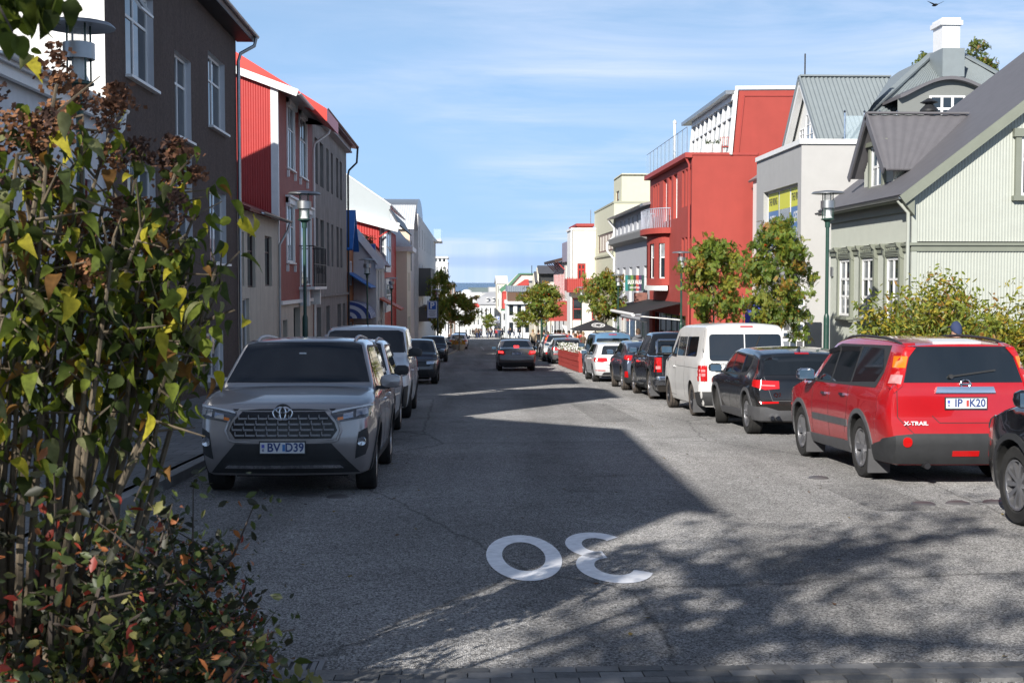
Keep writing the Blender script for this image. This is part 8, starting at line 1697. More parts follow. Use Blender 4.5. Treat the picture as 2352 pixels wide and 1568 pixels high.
def make_rowan(seed, H, cw, base, nleaf=1500, nb=26, berries=42, shape=1.0, lv=LV):
    rng = random.Random(seed); np.random.seed(seed); r = empty('rowan_tree', (0, 0, 0))
    m = MB(); lean = rng.uniform(-.12, .12); tr = [Vector((lean * t * t + .03 * math.sin(t * 5), .04 * math.sin(t * 4), H * .9 * t)) for t in np.linspace(0, 1, 9)]; m.tube(tr, [.055 - .045 * t for t in np.linspace(0, 1, 9)], 8); tips = []
    for k in range(nb):
        t = base / H + (1 - base / H) * (k + .3) / nb * .95; p = tr[0].lerp(tr[-1], t / .95 if t < .95 else 1); p.z = H * t * .97
        q = (k * 2.399 + rng.uniform(-.3, .3)); tt = (t - base / H) / (1 - base / H); ln = cw / 2 * (math.sin(math.pi * min(1, .18 + .9 * tt)) ** .7 + .1) * rng.uniform(.6, 1.12) * shape
        e = p + Vector((math.cos(q) * ln, math.sin(q) * ln, ln * rng.uniform(.1, .75) * (1 - .3 * tt))); mid = p.lerp(e, .5) + Vector((0, 0, .08 * ln)); m.tube([p, mid, e], [.02, .013, .005], 5)
        for s in range(3): c = p.lerp(e, .5 + .25 * s); tips.append(c); tips.append(c + Vector((rng.gauss(0, .16), rng.gauss(0, .16), rng.gauss(.05, .12))))
        for s in range(2): e2 = mid + Vector((rng.gauss(0, .3), rng.gauss(0, .3), rng.uniform(.05, .35))) * ln * .8; m.tube([mid, e2], [.009, .004], 4); tips.append(e2)
    m.build('trunk', M_BARK, r)
    T = np.array([tuple(t) for t in tips]); idx = np.random.randint(0, len(T), nleaf); c0 = T[idx] + rv(nleaf, .12) * np.array([1, 1, .8]); d = norm(rv(nleaf) + np.array([0, 0, -.25])); up = norm(np.cross(d, rv(nleaf)))
    C = []; A = []; B = []; F_ = []; L_ = .2
    hue = np.random.choice(len(lv), len(T), p=[.3, .22, .2, .08, .12, .08][:len(lv)])
    for s in (-3, -2, -1, 0, 1, 2, 3):
        for side in (-1, 1):
            w_ = up * side; C.append(c0 + d * (L_ * s / 7) + w_ * .026 + rv(nleaf, .004)); A.append(norm(w_ * .9 + d * .35) * .036); B.append(norm(d) * .016); F_.append(np.where(np.random.rand(nleaf) < .75, hue[idx], np.random.randint(0, len(lv), nleaf)))
    quads_obj('crown', np.concatenate(C), np.concatenate(A), np.concatenate(B), np.concatenate(F_), lv, r)
    if berries:
        m = MB()
        for k in range(berries):
            c = tips[rng.randrange(len(tips))] + Vector((rng.gauss(0, .12), rng.gauss(0, .12), rng.gauss(-.02, .08)))
            for b in range(9): q = c + Vector((rng.gauss(0, .03), rng.gauss(0, .03), rng.gauss(0, .02))); s = .014; m.add([q + Vector(v) * s for v in ((1, 0, 0), (-1, 0, 0), (0, 1, 0), (0, -1, 0), (0, 0, 1), (0, 0, -1))], [(0, 2, 4), (2, 1, 4), (1, 3, 4), (3, 0, 4), (2, 0, 5), (1, 2, 5), (3, 1, 5), (0, 3, 5)])
        m.build('berries', M_BERRY, r)['kind'] = 'stuff'
    return r
RW = [make_rowan(11, 4.7, 2.5, 1.9, 2600, 30, 34), make_rowan(12, 5.1, 2.5, 1.6, 3200, 36, 20), make_rowan(13, 4.6, 2.8, 1.9, 3000, 34, 80)]
def put_tree(k, x, y, s, sz, rz, lab, grp='rowan trees along the street', first={}):
    o = RW[k] if k not in first else clone(RW[k]); first[k] = 1; o.location = (x, y, gz(y) + .1); o.scale = (s, s, sz); o.rotation_euler = (0, 0, rz); tag(o, lab, 'tree', grp)
def tree_at(k, u, vt, X=None, Y=None, width=None, rz=0, lab=''):
    p = PX(u, vt, X=X) if X is not None else PX(u, vt, Y=Y); H0, w0 = [(4.7, 2.5), (5.1, 2.5), (4.6, 2.8)][k]; h = p.z - gz(p.y) - .1; put_tree(k, p.x, p.y, width * p.y / F / w0 * .93, h / H0 * .97, rz, lab)
tree_at(0, 1640, 532, X=7.9, width=162, lab='orange-tinged rowan tree with berries in front of the red building')
tree_at(1, 1790, 482, X=8.2, width=182, lab='fuller green rowan tree covering the flat shop corner')
tree_at(2, 1390, 614, X=8.2, width=100, lab='rowan tree beside the hanging sign, above the black parasol', rz=1)
tree_at(2, 1244, 645, X=5.75, width=118, rz=2.4, lab='red-berried rowan tree at the pavement bulge before the timber house')
tree_at(0, 1200, 712, X=9.5, width=50, rz=1, lab='small faint rowan tree before the modern corner block')
g = PX(1055, 790, Y=111); put_tree(2, g.x, g.y, 1.35 * 1.0, .98 * (PX(1050, 672, Y=g.y).z - gz(g.y)) / 4.6, .5, 'rowan tree rising beside the concrete flower bowl')
tree_at(0, 1012, 612, Y=124, width=58, rz=3, lab='dark upright rowan tree before the white penthouse block')
tree_at(1, 1006, 668, Y=105, width=50, rz=1.3, lab='yellowing rowan tree behind the blue parking sign')
p = PX(*Z4(955, 965), Y=230); put_tree(0, p.x, 230, 1.05, (p.z - gz(230)) / 4.7, 2, 'small golden tree in the middle of the street end')
# big yellow-green bush by the sage house
def leaf_shrub(name, loc, rad, n, lv, size, seed, lab, cat='shrub', stems=26, probs=None, asp=.35, droop=.2, twig=True):
    rng = random.Random(seed); np.random.seed(seed); r = empty(name, loc, 0, lab, cat); m = MB(); tips = []
    for k in range(stems):
        a = rng.uniform(0, 6.283); q = math.sqrt(rng.random()); z = rng.uniform(.25, 1.0) * math.sqrt(max(.05, 1 - q * q * .8)); e = Vector((math.cos(a) * q * rad[0], math.sin(a) * q * rad[1], z * rad[2])); b = Vector((e.x * .25, e.y * .25, 0)); mid = b.lerp(e, .5) + Vector((0, 0, .15 * rad[2]))
        m.tube([b, mid, e], [.016, .011, .004], 5)
        for s in range(6): t = .35 + .65 * s / 5; c = (b.lerp(mid, t * 2) if t < .5 else mid.lerp(e, t * 2 - 1)); tips.append(c); e2 = c + Vector((rng.gauss(0, .16) * rad[0], rng.gauss(0, .16) * rad[1], rng.gauss(.06, .1) * rad[2])); m.tube([c, e2], [.006, .002], 4); tips += [e2, c.lerp(e2, .5)]
    m.build('stems', M_BARKD, r); T = np.array([tuple(t) for t in tips]); idx = np.random.randint(0, len(T), n); C = T[idx] + rv(n, .07 * min(rad)); C[:, 2] = np.maximum(C[:, 2], .03)
    d = norm(rv(n) + np.array([0, 0, -droop])); A = d * size * (.6 + .8 * np.random.rand(n, 1)); B = norm(np.cross(d, rv(n))) * np.linalg.norm(A, axis=1, keepdims=True) * asp
    hue = np.random.choice(len(lv), len(T), p=probs); fm = np.where(np.random.rand(n) < .6, hue[idx], np.random.choice(len(lv), n, p=probs)); o = quads_obj('foliage', C, A, B, fm, lv, r); o['kind'] = 'stuff'; return r, tips
YG = [mat('bush_leaf_%d' % i, c, .5, trans=.35) for i, c in enumerate([(.2, .24, .035), (.3, .28, .04), (.42, .33, .04), (.11, .15, .03), (.3, .15, .03)])]
p = PX(2180, 640, X=9.8); z0 = gz(25)
leaf_shrub('garden_bush', (9.65, 25.0, gz(25) + .1), (1.75, 1.6, PX(2200, 640, Y=25).z - gz(25)), 27000, YG, .06, 5, 'big yellow-green autumn bush in front of the sage house', stems=80, probs=[.35, .25, .12, .2, .08])
leaf_shrub('garden_bush', (11.2, 25.5, gz(25) + .1), (1.3, 1.3, PX(2300, 690, Y=25).z - gz(25)), 15000, YG, .06, 6, 'lower yellow-green bush at the picture edge behind the red SUV', stems=50, probs=[.3, .3, .12, .2, .08])
# tall tree behind the villa roof
for i, (u, vt, vb, wd, lab) in enumerate([(2240, 64, 175, 60, 'tall thin autumn tree top behind the villa chimney'), (2275, 110, 185, 50, 'shorter autumn tree top at the right of the chimney'), (2125, 97, 140, 24, 'small tree top peeping over the villa roof')]):
    Y = 66; p, q = PX(u, vt, Y=Y), PX(u, vb + 60, Y=Y); H = p.z - gz(Y); o = make_rowan(30 + i, H, wd * Y / F * 1.6, H - (p.z - q.z), 900 if i < 2 else 300, 16 if i < 2 else 8, 0, 1, [YG[3], LV[1], YG[0], YG[4], LV[4], YG[1]]); o.name = 'autumn_tree'; o.location = (p.x, Y, gz(Y)); tag(o, lab, 'tree', 'tree tops behind the villa')
# ---- trees behind the viewer whose branches shade the road
def shade_tree(x, y, H, cw, seed, n, lab, base=.35, fork=7, thick=.2):
    rng = random.Random(seed); np.random.seed(seed); r = empty('street_tree', (x, y, gz(y)), 0, lab, 'tree', 'big trees behind the viewer'); m = MB()
    tr = [Vector((.12 * math.sin(t * 5), .1 * math.sin(t * 3.3), H * .92 * t)) for t in np.linspace(0, 1, 10)]; m.tube(tr, [thick * (1 - .85 * t) for t in np.linspace(0, 1, 10)], 9); tips = []
    for k in range(fork):
        t = base + (.95 - base) * k / fork; p = tr[int(t * 9)].copy(); p.z = H * .92 * t; a = k * 2.4 + rng.uniform(-.4, .4); ln = cw / 2 * (1 - .45 * t) * rng.uniform(.75, 1.15); d = Vector((math.cos(a), math.sin(a), rng.uniform(.25, .8))); mid = p + d * ln * .5; e = mid + Vector((d.x, d.y, d.z * .6)) * ln * .5
        m.tube([p, mid, e], [thick * .5, thick * .34, .03], 6)
        for s in range(9):
            c = (p.lerp(mid, .5 + s * .1) if s < 5 else mid.lerp(e, (s - 4) / 4.5)); e2 = c + Vector((rng.gauss(0, .55), rng.gauss(0, .55), rng.gauss(.25, .4))); m.tube([c, e2], [.025, .008], 5); tips += [c, e2, c.lerp(e2, .5), e2 + Vector((rng.gauss(0, .25), rng.gauss(0, .25), rng.gauss(0, .25)))]
            for q in range(3): e3 = e2 + Vector((rng.gauss(0, .35), rng.gauss(0, .35), rng.gauss(.1, .25))); m.tube([e2, e3], [.009, .003], 4); tips.append(e3)
    m.build('trunk', M_BARKD, r); T = np.array([tuple(t) for t in tips]); idx = np.random.randint(0, len(T), n); C = T[idx] + rv(n, .10); d = norm(rv(n)); quads_obj('crown', C, d * .07, norm(np.cross(d, rv(n))) * .045, np.random.randint(0, 4, n), LV[:4], r); return r
shade_tree(-4.3, -3.6, 8.6, 5.2, 41, 2600, 'big leafy tree behind the viewer on the shaded pavement', .42, 9, .17)
shade_tree(-.9, -8.2, 9.5, 6.5, 42, 3000, 'big leafy tree behind the viewer near the middle', .35, 10, .2)
shade_tree(2.6, -9.5, 9.6, 6.5, 43, 3600, 'big leafy tree behind the viewer on the sunny side', .35, 10, .2)
# ---- the big bush in front
HB = [mat('big_leaf_%d' % i, c, .72, trans=.45, var=.45, vscale=38, spec=.25) for i, c in enumerate([(.17, .21, .03), (.10, .135, .025), (.42, .37, .035), (.05, .07, .02), (.24, .25, .12), (.2, .1, .03)])]
def leaf_mesh(k, m_):
    L_, W_ = .037, .055; vs = [(0, 0, 0)]; fs = []; n = 8; rng = random.Random(k)
    rows = []
    for i in range(1, n):
        t = i / n; w_ = W_ * math.sin(math.pi * t ** .72) ** .7 * (1 + .04 * (i % 2)) * .5; c = -.035 * t * t * (1 + .5 * k); rows.append([(-w_, L_ * t * 1.9 - L_, c + w_ * .45), (0, L_ * t * 1.9 - L_, c), (w_, L_ * t * 1.9 - L_, c + w_ * (.45 - .2 * k))])
    V = [(0, -L_, 0)] + [p for r_ in rows for p in r_] + [(0, L_ * .95, -.045 * (1 + .5 * k))]; F2 = [(0, 2, 1), (0, 3, 2)]
    for i in range(len(rows) - 1):
        a = 1 + 3 * i; F2 += [(a, a + 1, a + 4, a + 3), (a + 1, a + 2, a + 5, a + 4)]
    a = 1 + 3 * (len(rows) - 1); e = len(V) - 1; F2 += [(a, a + 1, e), (a + 1, a + 2, e)]
    me = bpy.data.meshes.new('leaf'); me.from_pydata(V, [], F2); me.materials.append(m_); me.polygons.foreach_set('use_smooth', [True] * len(F2)); return me, V, F2
LM = [[leaf_mesh(k, m_) for m_ in HB] for k in (0, 1, 2)]
rng = random.Random(99)
def leafy_bush(loc, stems, nobj, nstuff, lab, heads, name='flowering_bush', pr=(.25, .22, .12, .24, .08, .09), scale=1.0, lowdens=1.0):
    r = empty(name, loc, 0, lab, 'bush'); m = MB(); tips = []; ends = []
    for (bx, by, ex, ey, ez) in stems:
        b = Vector((bx, by, 0)); e = Vector((ex, ey, ez)); mid = b.lerp(e, .45) + Vector((rng.gauss(0, .06), rng.gauss(0, .06), .12 * ez)); m.tube([b, mid, e], [.02, .013, .006], 6); ends.append(e)
        for s in range(12):
            t = .62 + .38 * (s / 11) ** .7; c = b.lerp(mid, t / .5) if t < .5 else mid.lerp(e, (t - .5) / .5); q = Vector((rng.gauss(0, .12), rng.gauss(0, .16), rng.gauss(.03, .1))) * (1.3 - .6 * t); e2 = c + q
            m.tube([c, e2], [.006, .0025], 4); tips += [(c, q), (e2, q), (c.lerp(e2, .6), q)]
            if rng.random() < .5: ends.append(e2)
    m.build('stems', mat('pale_stem', (.14, .11, .075), .8, var=.3, vscale=20), r)
    def basis(c, q):
        d = Vector((q.x + rng.gauss(0, .12), q.y + rng.gauss(0, .12), q.z * .4 - abs(rng.gauss(.12, .12)))).normalized(); n = Vector((rng.gauss(0, .5), rng.gauss(0, .5), 1)); x = d.cross(n).normalized(); n = x.cross(d); return Matrix((x, d, n)).transposed().to_4x4()
    # nearest, most open leaves are single objects
    for k in range(nobj):
        c, q = tips[rng.randrange(len(tips))]; s = rng.uniform(.7, 1.35) * scale; mt = basis(c, q); p = c + Vector((rng.gauss(0, .05), rng.gauss(0, .05) - .05, rng.gauss(0, .05))); me = LM[rng.randrange(3)][rng.choices(range(6), pr)[0]][0]
        o = bpy.data.objects.new('leaf', me); link(o, r); mt.translation = p; o.matrix_basis = mt @ Matrix.Scale(s, 4)
    vs = []; fs = []; fm = []
    for k in range(nstuff):
        c, q = tips[rng.randrange(len(tips))]; s = rng.uniform(.6, 1.2) * scale; mt = basis(c, q) @ Matrix.Scale(s, 4); mt.translation = c + Vector((rng.gauss(0, .06), rng.gauss(0, .06), rng.gauss(0, .06))); ci = rng.choices(range(6), pr)[0]; _, V, F2 = LM[rng.randrange(3)][ci]; b = len(vs); vs += [mt @ Vector(v) for v in V]; fs += [tuple(b + i for i in f) for f in F2]; fm += [ci] * len(F2)
    o = mesh_obj('foliage', vs, fs, HB, r, True, fm); o['kind'] = 'stuff'
    for k in range(heads):
        e = ends[k % len(ends)] + Vector((0, 0, .02)); m = MB(); hh = rng.uniform(.07, .15)
        for b in range(110):
            z = rng.random(); q = e + Vector((rng.gauss(0, .018 + .02 * (1 - z)), rng.gauss(0, .018 + .02 * (1 - z)), z * hh)); a = Vector((rng.gauss(0, 1), rng.gauss(0, 1), rng.gauss(0, 1))).normalized() * .012; w_ = a.orthogonal().normalized() * .010; m.quad(q - a, q + w_, q + a, q - w_)
        m.build('seed_head', mat('dry_head_%d' % (k % 3), [(.16, .07, .035), (.09, .045, .03), (.24, .11, .05)][k % 3], .9), r)['kind'] = 'stuff'
    return r
base = Vector((-1.78, 4.9, gz(4.9)))
st = []
for u, v, Y in [(130, 170, 4.6), (190, 240, 4.9), (110, 300, 4.5), (40, 330, 4.5), (250, 290, 5.0), (320, 360, 5.0), (410, 350, 5.0), (450, 420, 5.1), (505, 470, 5.0), (560, 590, 5.0), (570, 640, 5.1), (500, 690, 4.9), (500, 560, 5.0), (380, 470, 4.8), (300, 520, 4.6), (200, 430, 4.7), (100, 480, 4.5), (30, 500, 4.4), (60, 620, 4.5), (150, 600, 4.7), (250, 640, 4.7), (360, 640, 4.8), (440, 620, 4.9), (455, 735, 4.9), (250, 720, 4.7), (150, 760, 4.6), (60, 780, 4.5), (20, 700, 4.4), (420, 540, 4.9), (270, 450, 4.9), (350, 420, 5.1), (150, 380, 4.8), (10, 420, 4.5), (60, 380, 4.8)]:
    u = u if v < 420 else u * .9 - 8; e = PX(u, v + 25, Y=Y) - base; st.append((e.x * .16 + rng.gauss(0, .1), e.y * .2 + rng.gauss(0, .08), e.x, e.y, e.z))
big = leafy_bush(tuple(base), st, 290, 950, 'tall yellow-green bush with brown dried flower heads beside the viewer', 46, scale=.86)
# overhanging branch at the top corner
b2 = Vector(PX(-60, -40, Y=3.2)); base2 = Vector((b2.x - .5, 3.3, gz(3.3))); st = []
for u, v, Y in [(0, 40, 3.2), (60, 30, 3.3), (120, 15, 3.3), (30, 75, 3.1), (170, -5, 3.3)]:
    e = PX(u, v, Y=Y) - base2; s_ = PX(u - 150, v - 90, Y=Y) - base2; st.append((s_.x, s_.y, e.x, e.y, e.z))
r = empty('overhanging_branch', tuple(base2), 0, 'leafy branch tip hanging into the top left corner', 'branch'); m = MB(); root_ = Vector((0, 0, 0)); hub = PX(-90, -60, Y=3.25) - base2; m.tube([root_, Vector((0, 0, hub.z * .6)), hub], [.03, .02, .012], 6); tp = []
for s in st:
    e = Vector(s[2:]); m.tube([hub, hub.lerp(e, .5) + Vector((0, 0, .05)), e], [.008, .005, .002], 5)
    for k in range(11): t = .3 + .7 * k / 10; tp.append((hub.lerp(e, t), Vector((rng.gauss(0, .15), rng.gauss(0, .1), -.25))))
m.build('stems', M_BARKD, r)
for c, q in tp:
    d = Vector((q.x, q.y, q.z - .1)).normalized(); n = Vector((rng.gauss(0, .6), -1, .3)); x = d.cross(n).normalized(); n = x.cross(d); mt = Matrix((x, d, n)).transposed().to_4x4(); mt.translation = c + d * .04; o = bpy.data.objects.new('leaf', LM[rng.randrange(3)][rng.choice([0, 1, 1, 3])][0]); link(o, r); o.matrix_basis = mt @ Matrix.Scale(.85, 4)
# low dark shrubs with red leaves at the bed's edge
RD = [mat('low_leaf_%d' % i, c, .5, trans=.3, var=.2, vscale=30) for i, c in enumerate([(.04, .06, .018), (.07, .095, .025), (.3, .045, .03), (.03, .032, .018), (.42, .15, .06), (.23, .22, .07)])]
for i, (u, v, Y, rx, rz, n, sz, pb, lab) in enumerate([(300, 1130, 5.4, .7, 1.05, 4200, .022, [.22, .18, .12, .3, .11, .07], 'low dark shrub with scattered orange leaves below the big bush'),
        (445, 1330, 5.9, .42, .62, 1900, .017, [.22, .15, .27, .2, .08, .08], 'small-leaved shrub with bright red leaves at the road edge'),
        (90, 1130, 4.6, .85, 1.15, 4200, .025, [.25, .2, .07, .3, .09, .09], 'dense dark green shrub at the lower left corner'),
        (260, 1480, 5.0, .8, .5, 3200, .032, [.25, .33, .03, .2, .03, .16], 'pale-leaved ground shrub along the bottom left edge')]):
    x = PX(u, v, Y=Y).x; leaf_shrub('low_shrub', (x, Y, gz(Y)), (rx, .7, rz), n, RD, sz, 60 + i, lab, stems=26, probs=pb, asp=.5, droop=.1)
# garden bed
bed = mesh_obj('garden_bed', [(-7.2, 0, gz(0) + .06), (-1.25, 0, gz(0) + .06), (-1.35, 6.05, gz(6.05) + .06), (-2.0, 7.6, gz(7.6) + .06), (-3.4, 8.0, gz(8) + .14), (-7.2, 8.0, gz(8) + .14)], [(0, 1, 2, 3, 4, 5)], M_EARTH); tag(bed, 'dark soil bed under the bushes', kind='structure')
lv_ = empty('fallen_leaves', (0, 0, 0)); tag(lv_, 'scattered fallen leaves on the asphalt', 'leaves', kind='stuff'); n = 160; C = np.stack([np.random.uniform(-3.2, 6.5, n), np.random.uniform(6.3, 26, n), np.zeros(n)], 1); C[:, 0] = np.where(np.random.rand(n) < .5, np.random.uniform(-3.3, -.8, n), C[:, 0]); C[:, 2] = [gz(y) + .012 for y in C[:, 1]]; a = np.random.uniform(0, 6.28, n); A = np.stack([np.cos(a), np.sin(a), np.full(n, .1)], 1) * .022; B = np.stack([-np.sin(a), np.cos(a), np.full(n, .2)], 1) * .014; quads_obj('leaves', C, A, B, np.random.randint(0, 2, n), [mat('fallen_brown', (.12, .06, .025), .8), mat('fallen_yellow', (.2, .14, .03), .8)], lv_)['kind'] = 'stuff'
# ------------------------------------------------------------------ people
SKIN = mat('skin', (.42, .24, .17), .6); HAIR = [mat('hair_dark', (.02, .014, .01), .7), mat('hair_brown', (.07, .04, .02), .7), mat('hair_fair', (.25, .17, .08), .7)]
CLO = {n: mat('cloth_' + n, c, .85, var=.1, vscale=8) for n, c in dict(black=(.02, .02, .022), navy=(.03, .045, .11), beige=(.45, .36, .25), grey=(.13, .14, .16), white=(.6, .6, .6), orange=(.75, .13, .04), blue=(.05, .13, .4), jeans=(.06, .09, .16), red=(.4, .03, .04), brown=(.12, .08, .05)).items()}
def pose_points(kind):
    z = lambda *a: Vector(a); P = {}
    P['pel'] = z(0, 0, .95); P['che'] = z(0, .02, 1.28); P['nk'] = z(0, .02, 1.47); P['hd0'] = z(0, .03, 1.56); P['hd1'] = z(0, .04, 1.72)
    st = {'stand': (0, 0), 'walk': (.28, -.26), 'turn': (.06, -.02), 'sit': (0, 0)}[kind]
    for s, n in ((-1, 'l'), (1, 'r')):
        f = st[0] if s < 0 else st[1]
        P['hip' + n] = z(.1 * s, 0, .9); P['kn' + n] = z(.105 * s, f * .55 + .03, .5); P['an' + n] = z(.11 * s, f - .02, .09); P['ft' + n] = z(.125 * s, f + .16, .04)
        P['sh' + n] = z(.19 * s, .02, 1.42); P['el' + n] = z(.25 * s, -f * .4 - .02, 1.14); P['wr' + n] = z(.235 * s, -f * .7 + .08, .92); P['ha' + n] = z(.23 * s, -f * .75 + .11, .83)
    if kind == 'turn': P['elr'] = z(.27, .05, 1.16); P['wrr'] = z(.14, .26, 1.2); P['har'] = z(.1, .3, 1.24)
    if kind == 'sit':
        for s, n in ((-1, 'l'), (1, 'r')): P['hip' + n] = z(.1 * s, 0, .52); P['kn' + n] = z(.13 * s, .42, .5); P['an' + n] = z(.13 * s, .42, .09); P['ft' + n] = z(.14 * s, .58, .04); P['el' + n] = z(.26 * s, .12, .78); P['wr' + n] = z(.16 * s, .34, .78); P['ha' + n] = z(.12 * s, .42, .8)
        for k in ('pel', 'che', 'nk', 'hd0', 'hd1', 'shl', 'shr'): P[k] = P[k] - z(0, 0, .41); P[k].y += .06 if k != 'pel' else 0
    return P
PM = {}
def person_mesh(kind):
    if kind in PM: return PM[kind]
    P = pose_points(kind); names = list(P); ix = {n: i for i, n in enumerate(names)}
    E = [('pel', 'che'), ('che', 'nk'), ('nk', 'hd0'), ('hd0', 'hd1')] + [(a + n, b + n) for n in 'lr' for a, b in (('hip', 'kn'), ('kn', 'an'), ('an', 'ft'), ('sh', 'el'), ('el', 'wr'), ('wr', 'ha'))] + [('pel', 'hip' + n) for n in 'lr'] + [('che', 'sh' + n) for n in 'lr']
    RD_ = dict(pel=(.15, .115), che=(.165, .12), nk=(.062, .062), hd0=(.082, .095), hd1=(.07, .085), hip=(.105, .105), kn=(.068, .068), an=(.05, .05), ft=(.045, .035), sh=(.07, .07), el=(.05, .05), wr=(.04, .038), ha=(.045, .025))
    me = bpy.data.meshes.new('person_body'); me.from_pydata([tuple(P[n]) for n in names], [(ix[a], ix[b]) for a, b in E], []); o = bpy.data.objects.new('tmp', me); COL.objects.link(o)
    md = o.modifiers.new('skin', 'SKIN'); sv = me.skin_vertices[0].data
    for i, n in enumerate(names): k = n if n in RD_ else n[:-1]; sv[i].radius = RD_[k]; sv[i].use_root = (n == 'pel')
    o.modifiers.new('sub', 'SUBSURF').levels = 1; dg = bpy.context.evaluated_depsgraph_get(); nm = bpy.data.meshes.new_from_object(o.evaluated_get(dg)); bpy.data.objects.remove(o)
    seg = [(P[a], P[b], a, b) for a, b in E]; fm = []
    for f in nm.polygons:
        c = f.center; best = min(seg, key=lambda s: (c - (s[0] + (s[1] - s[0]) * max(0, min(1, (c - s[0]).dot(s[1] - s[0]) / max(1e-6, (s[1] - s[0]).length_squared))))).length); a, b = best[2], best[3]
        if a in ('hd0', 'nk'): m_ = 0
        elif a[:2] == 'wr': m_ = 0
        elif a[:3] == 'hip' or a[:2] == 'kn' or (a == 'pel' and b[:3] == 'hip'): m_ = 2
        elif a[:2] == 'an': m_ = 3
        else: m_ = 1
        fm.append(m_)
    for m_ in (SKIN, CLO['grey'], CLO['black'], CLO['black']): nm.materials.append(m_)
    nm.polygons.foreach_set('material_index', fm); nm.polygons.foreach_set('use_smooth', [True] * len(fm)); PM[kind] = (nm, P); return PM[kind]
def person(x, y, kind, top, legs, hair, rz, lab, group=None, h=1.0, hood=False, cap=None, z=None, bag=None):
    nm, P = person_mesh(kind); me = nm.copy(); me.materials[1] = CLO[top]; me.materials[2] = CLO[legs]; zz = gz(y) + .11 if z is None else z
    r = empty('person', (x, y, zz), rz, lab, 'person', group); r.scale = (h, h, h); link(bpy.data.objects.new('figure', me), r)
    c = (P['hd0'] + P['hd1']) / 2 + Vector((0, -.012, .03)); m = MB(); vs = []; fs = []; nu, nv = 12, 7
    for j in range(nv + 1):
        for i in range(nu):
            a = 2 * math.pi * i / nu; t = math.pi * j / nv * .62; back = max(0, -math.sin(a)); rr_ = math.sin(t); zc = math.cos(t) - (.55 * back * (j / nv) if hair is not None else 0); vs.append(c + Vector((.098 * rr_ * math.cos(a), .112 * rr_ * math.sin(a) - .008, .125 * zc)))
    for j in range(nv):
        for i in range(nu): k2 = (i + 1) % nu; fs.append((j * nu + i, j * nu + k2, (j + 1) * nu + k2, (j + 1) * nu + i))
    m.add(vs, fs, 0, True); m.build('cap' if cap else 'hair', CLO[cap] if cap else HAIR[hair], r)
    if cap: m = MB(); m.prism([c + Vector((-.07, .09, .02)), c + Vector((.07, .09, .02)), c + Vector((.05, .19, .0)), c + Vector((-.05, .19, .0))], (0, 0, .012)); m.build('cap_brim', CLO[cap], r)
    m = MB(); f0 = c + Vector((0, .1, -.05)); m.add([f0 + Vector((-.012, 0, 0)), f0 + Vector((.012, 0, 0)), f0 + Vector((0, .028, -.012)), f0 + Vector((0, 0, .04))], [(0, 1, 2), (1, 3, 2), (3, 0, 2)]); m.build('nose', SKIN, r)
    if hood: m = MB(); m.lathe([(.1, 0), (.15, -.05), (.15, -.1), (.1, -.13)], 12, tuple(P['nk'] + Vector((0, -.03, .07)))); m.build('hood', CLO[top], r)
    if bag: m = MB(); m.obox(P['che'] + Vector((0, -.2, 0)), (.14, 0, 0), (0, .08, 0), (0, 0, .2)); m.build('backpack', CLO[bag], r)
    return r
T_G = 'people on the terrace behind the planter'
def pat(u, Y, **k): return PX(u, 760, Y=Y).x
person(pat(1466, 52), 52, 'stand', 'grey', 'jeans', 1, .2, 'person in a grey hooded jacket walking away beside the blue estate', hood=True, h=1.04)
person(9.15, 23.0, 'stand', 'navy', 'jeans', None or 0, .3, 'person in a navy cap just showing over the red SUV roof', cap='navy', h=1.03)
person(pat(1224, 92), 92, 'walk', 'beige', 'black', 2, math.pi, 'person in a beige hooded sweater walking up the street', hood=True, h=1.03)
person(pat(1237, 96), 96, 'stand', 'black', 'black', 1, math.pi - .3, 'person dressed in black beside the green pole')
for i, (u, Y, kd, top, hair, rz, lab, h) in enumerate([(1307, 86, 'stand', 'navy', 0, 2.6, 'person in a navy jacket with a red scarf behind the flowers', .98), (1328, 80, 'stand', 'orange', 1, 1.2, 'person in a bright orange jacket on the terrace', .97), (1322, 79, 'sit', 'navy', 1, 2.9, 'person sitting bent forward in a navy top behind the flowers', 1.15),
        (1317, 88, 'turn', 'white', 0, 3.4, 'dark-haired person in white under the parasol edge', .97), (1334, 83, 'stand', 'red', 0, 0, 'person in red standing behind the orange jacket', 1), (1340, 78, 'turn', 'brown', 2, 2.2, 'person in a brown top beside the parasol pole', .95),
        (1276, 97, 'stand', 'black', 0, 1.6, 'person in black beyond the silver SUV', 1), (1282, 99, 'turn', 'brown', 1, 2.4, 'person in a brown jacket in the terrace crowd', 1), (1287.5, 96, 'stand', 'beige', 1, 3.1, 'person in a beige coat in the terrace crowd', 1), (1294, 92, 'stand', 'black', 0, -1, 'person in black near the white sheet', 1), (1259, 88, 'turn', 'navy', 1, 2, 'person in navy leaning behind the young tree', .95), (1250, 94, 'stand', 'black', 0, .5, 'person in black standing between the slim poles', 1)]):
    r = person(pat(u, Y), Y, kd, top, 'jeans' if i % 2 else 'black', hair, rz, lab, T_G, h, z=(gz(Y) + .11))
    if i == 0: m = MB(); m.lathe([(.07, 0), (.1, -.03), (.09, -.1), (.06, -.12)], 10, (0, .02, 1.5)); m.build('scarf', CLO['red'], r)
rg = random.Random(5); tops = list(CLO); cols_ = []
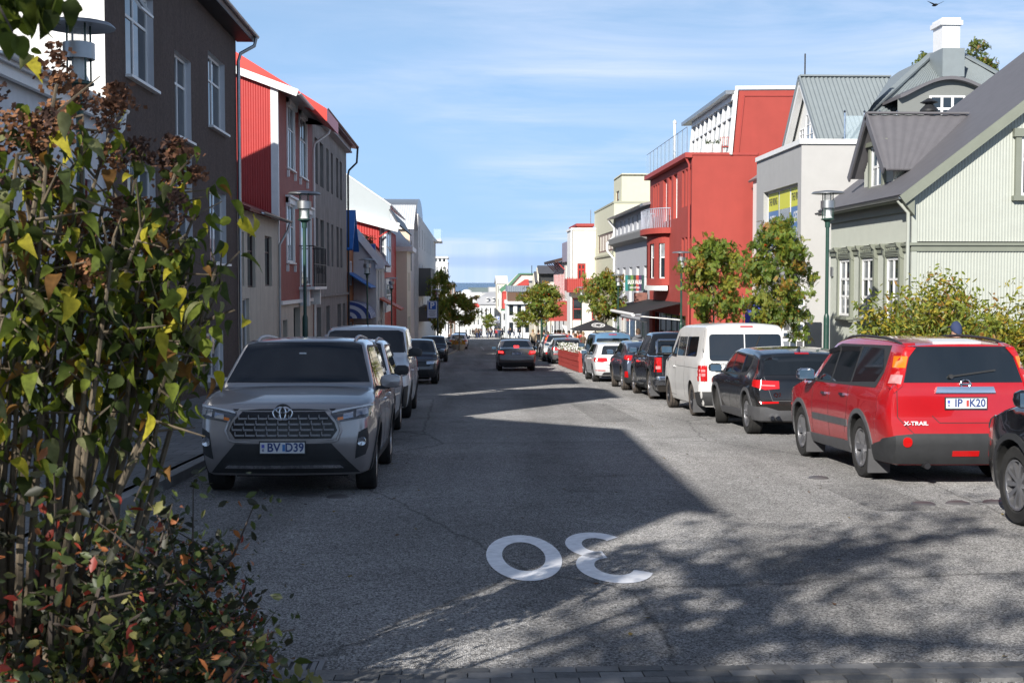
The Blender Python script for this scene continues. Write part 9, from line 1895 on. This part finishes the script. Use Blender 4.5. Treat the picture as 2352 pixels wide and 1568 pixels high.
lab_n = {'black': 'black', 'navy': 'navy', 'beige': 'beige', 'grey': 'grey', 'white': 'white', 'orange': 'orange', 'blue': 'blue', 'jeans': 'denim', 'red': 'red', 'brown': 'brown'}
person(PX(1154, 770, Y=205).x, 205, 'walk', 'navy', 'black', 0, 0, 'lone person in dark clothes walking on the far road, nearest of the far crowd', None, 1.05)
for i in range(58):
    u = rg.choice([rg.uniform(1085, 1108), rg.uniform(1118, 1150), rg.uniform(1152, 1178), rg.uniform(1180, 1205)]); Y = rg.uniform(235, 292); top = rg.choice(['black', 'black', 'navy', 'grey', 'blue', 'red', 'beige', 'white', 'brown', 'black', 'jeans'])
    person(PX(u, 770, Y=Y).x, Y, rg.choice(['stand', 'walk', 'turn']), top, rg.choice(['black', 'jeans', 'navy']), rg.randrange(3), rg.uniform(0, 6.28), 'one of the far people crowding the end of the street, in a %s top' % lab_n[top], 'far people in %s at the street end' % lab_n[top], rg.uniform(.95, 1.12))
# ------------------------------------------------------------------ bird
q = PX(2148, 12, Y=60); t = empty('bird', tuple(q), .4, 'small dark bird flying high above the roofs', 'bird'); m = MB(); m.lathe([(.001, -.22), (.05, -.1), (.07, 0), (.05, .12), (.001, .24)], 8, axis='y'); m.build('bird_body', M_BLACK, t); m = MB(); m.prism([(-.05, .05, 0), (-.55, -.05, .12), (-.05, -.1, 0)], (0, 0, .015)); m.prism([(.05, .05, 0), (.5, -.05, .2), (.05, -.1, 0)], (0, 0, .015)); m.build('wing', M_BLACK, t)
# ------------------------------------------------------------------ give every thing an origin at its own base
bpy.context.view_layer.update()
for o in list(SC.objects):
    if o.parent is None and o.type == 'EMPTY' and o.location.length < 1e-6 and o.children:
        pts = [d.matrix_world @ Vector(c) for d in o.children_recursive if d.type == 'MESH' for c in d.bound_box]
        if not pts: continue
        b = Vector(((min(p.x for p in pts) + max(p.x for p in pts)) / 2, (min(p.y for p in pts) + max(p.y for p in pts)) / 2, min(p.z for p in pts)))
        if o.get('kind') == 'structure' or o.get('kind') == 'stuff': pass
        o.location = b
        for c in o.children: c.location = c.location - b
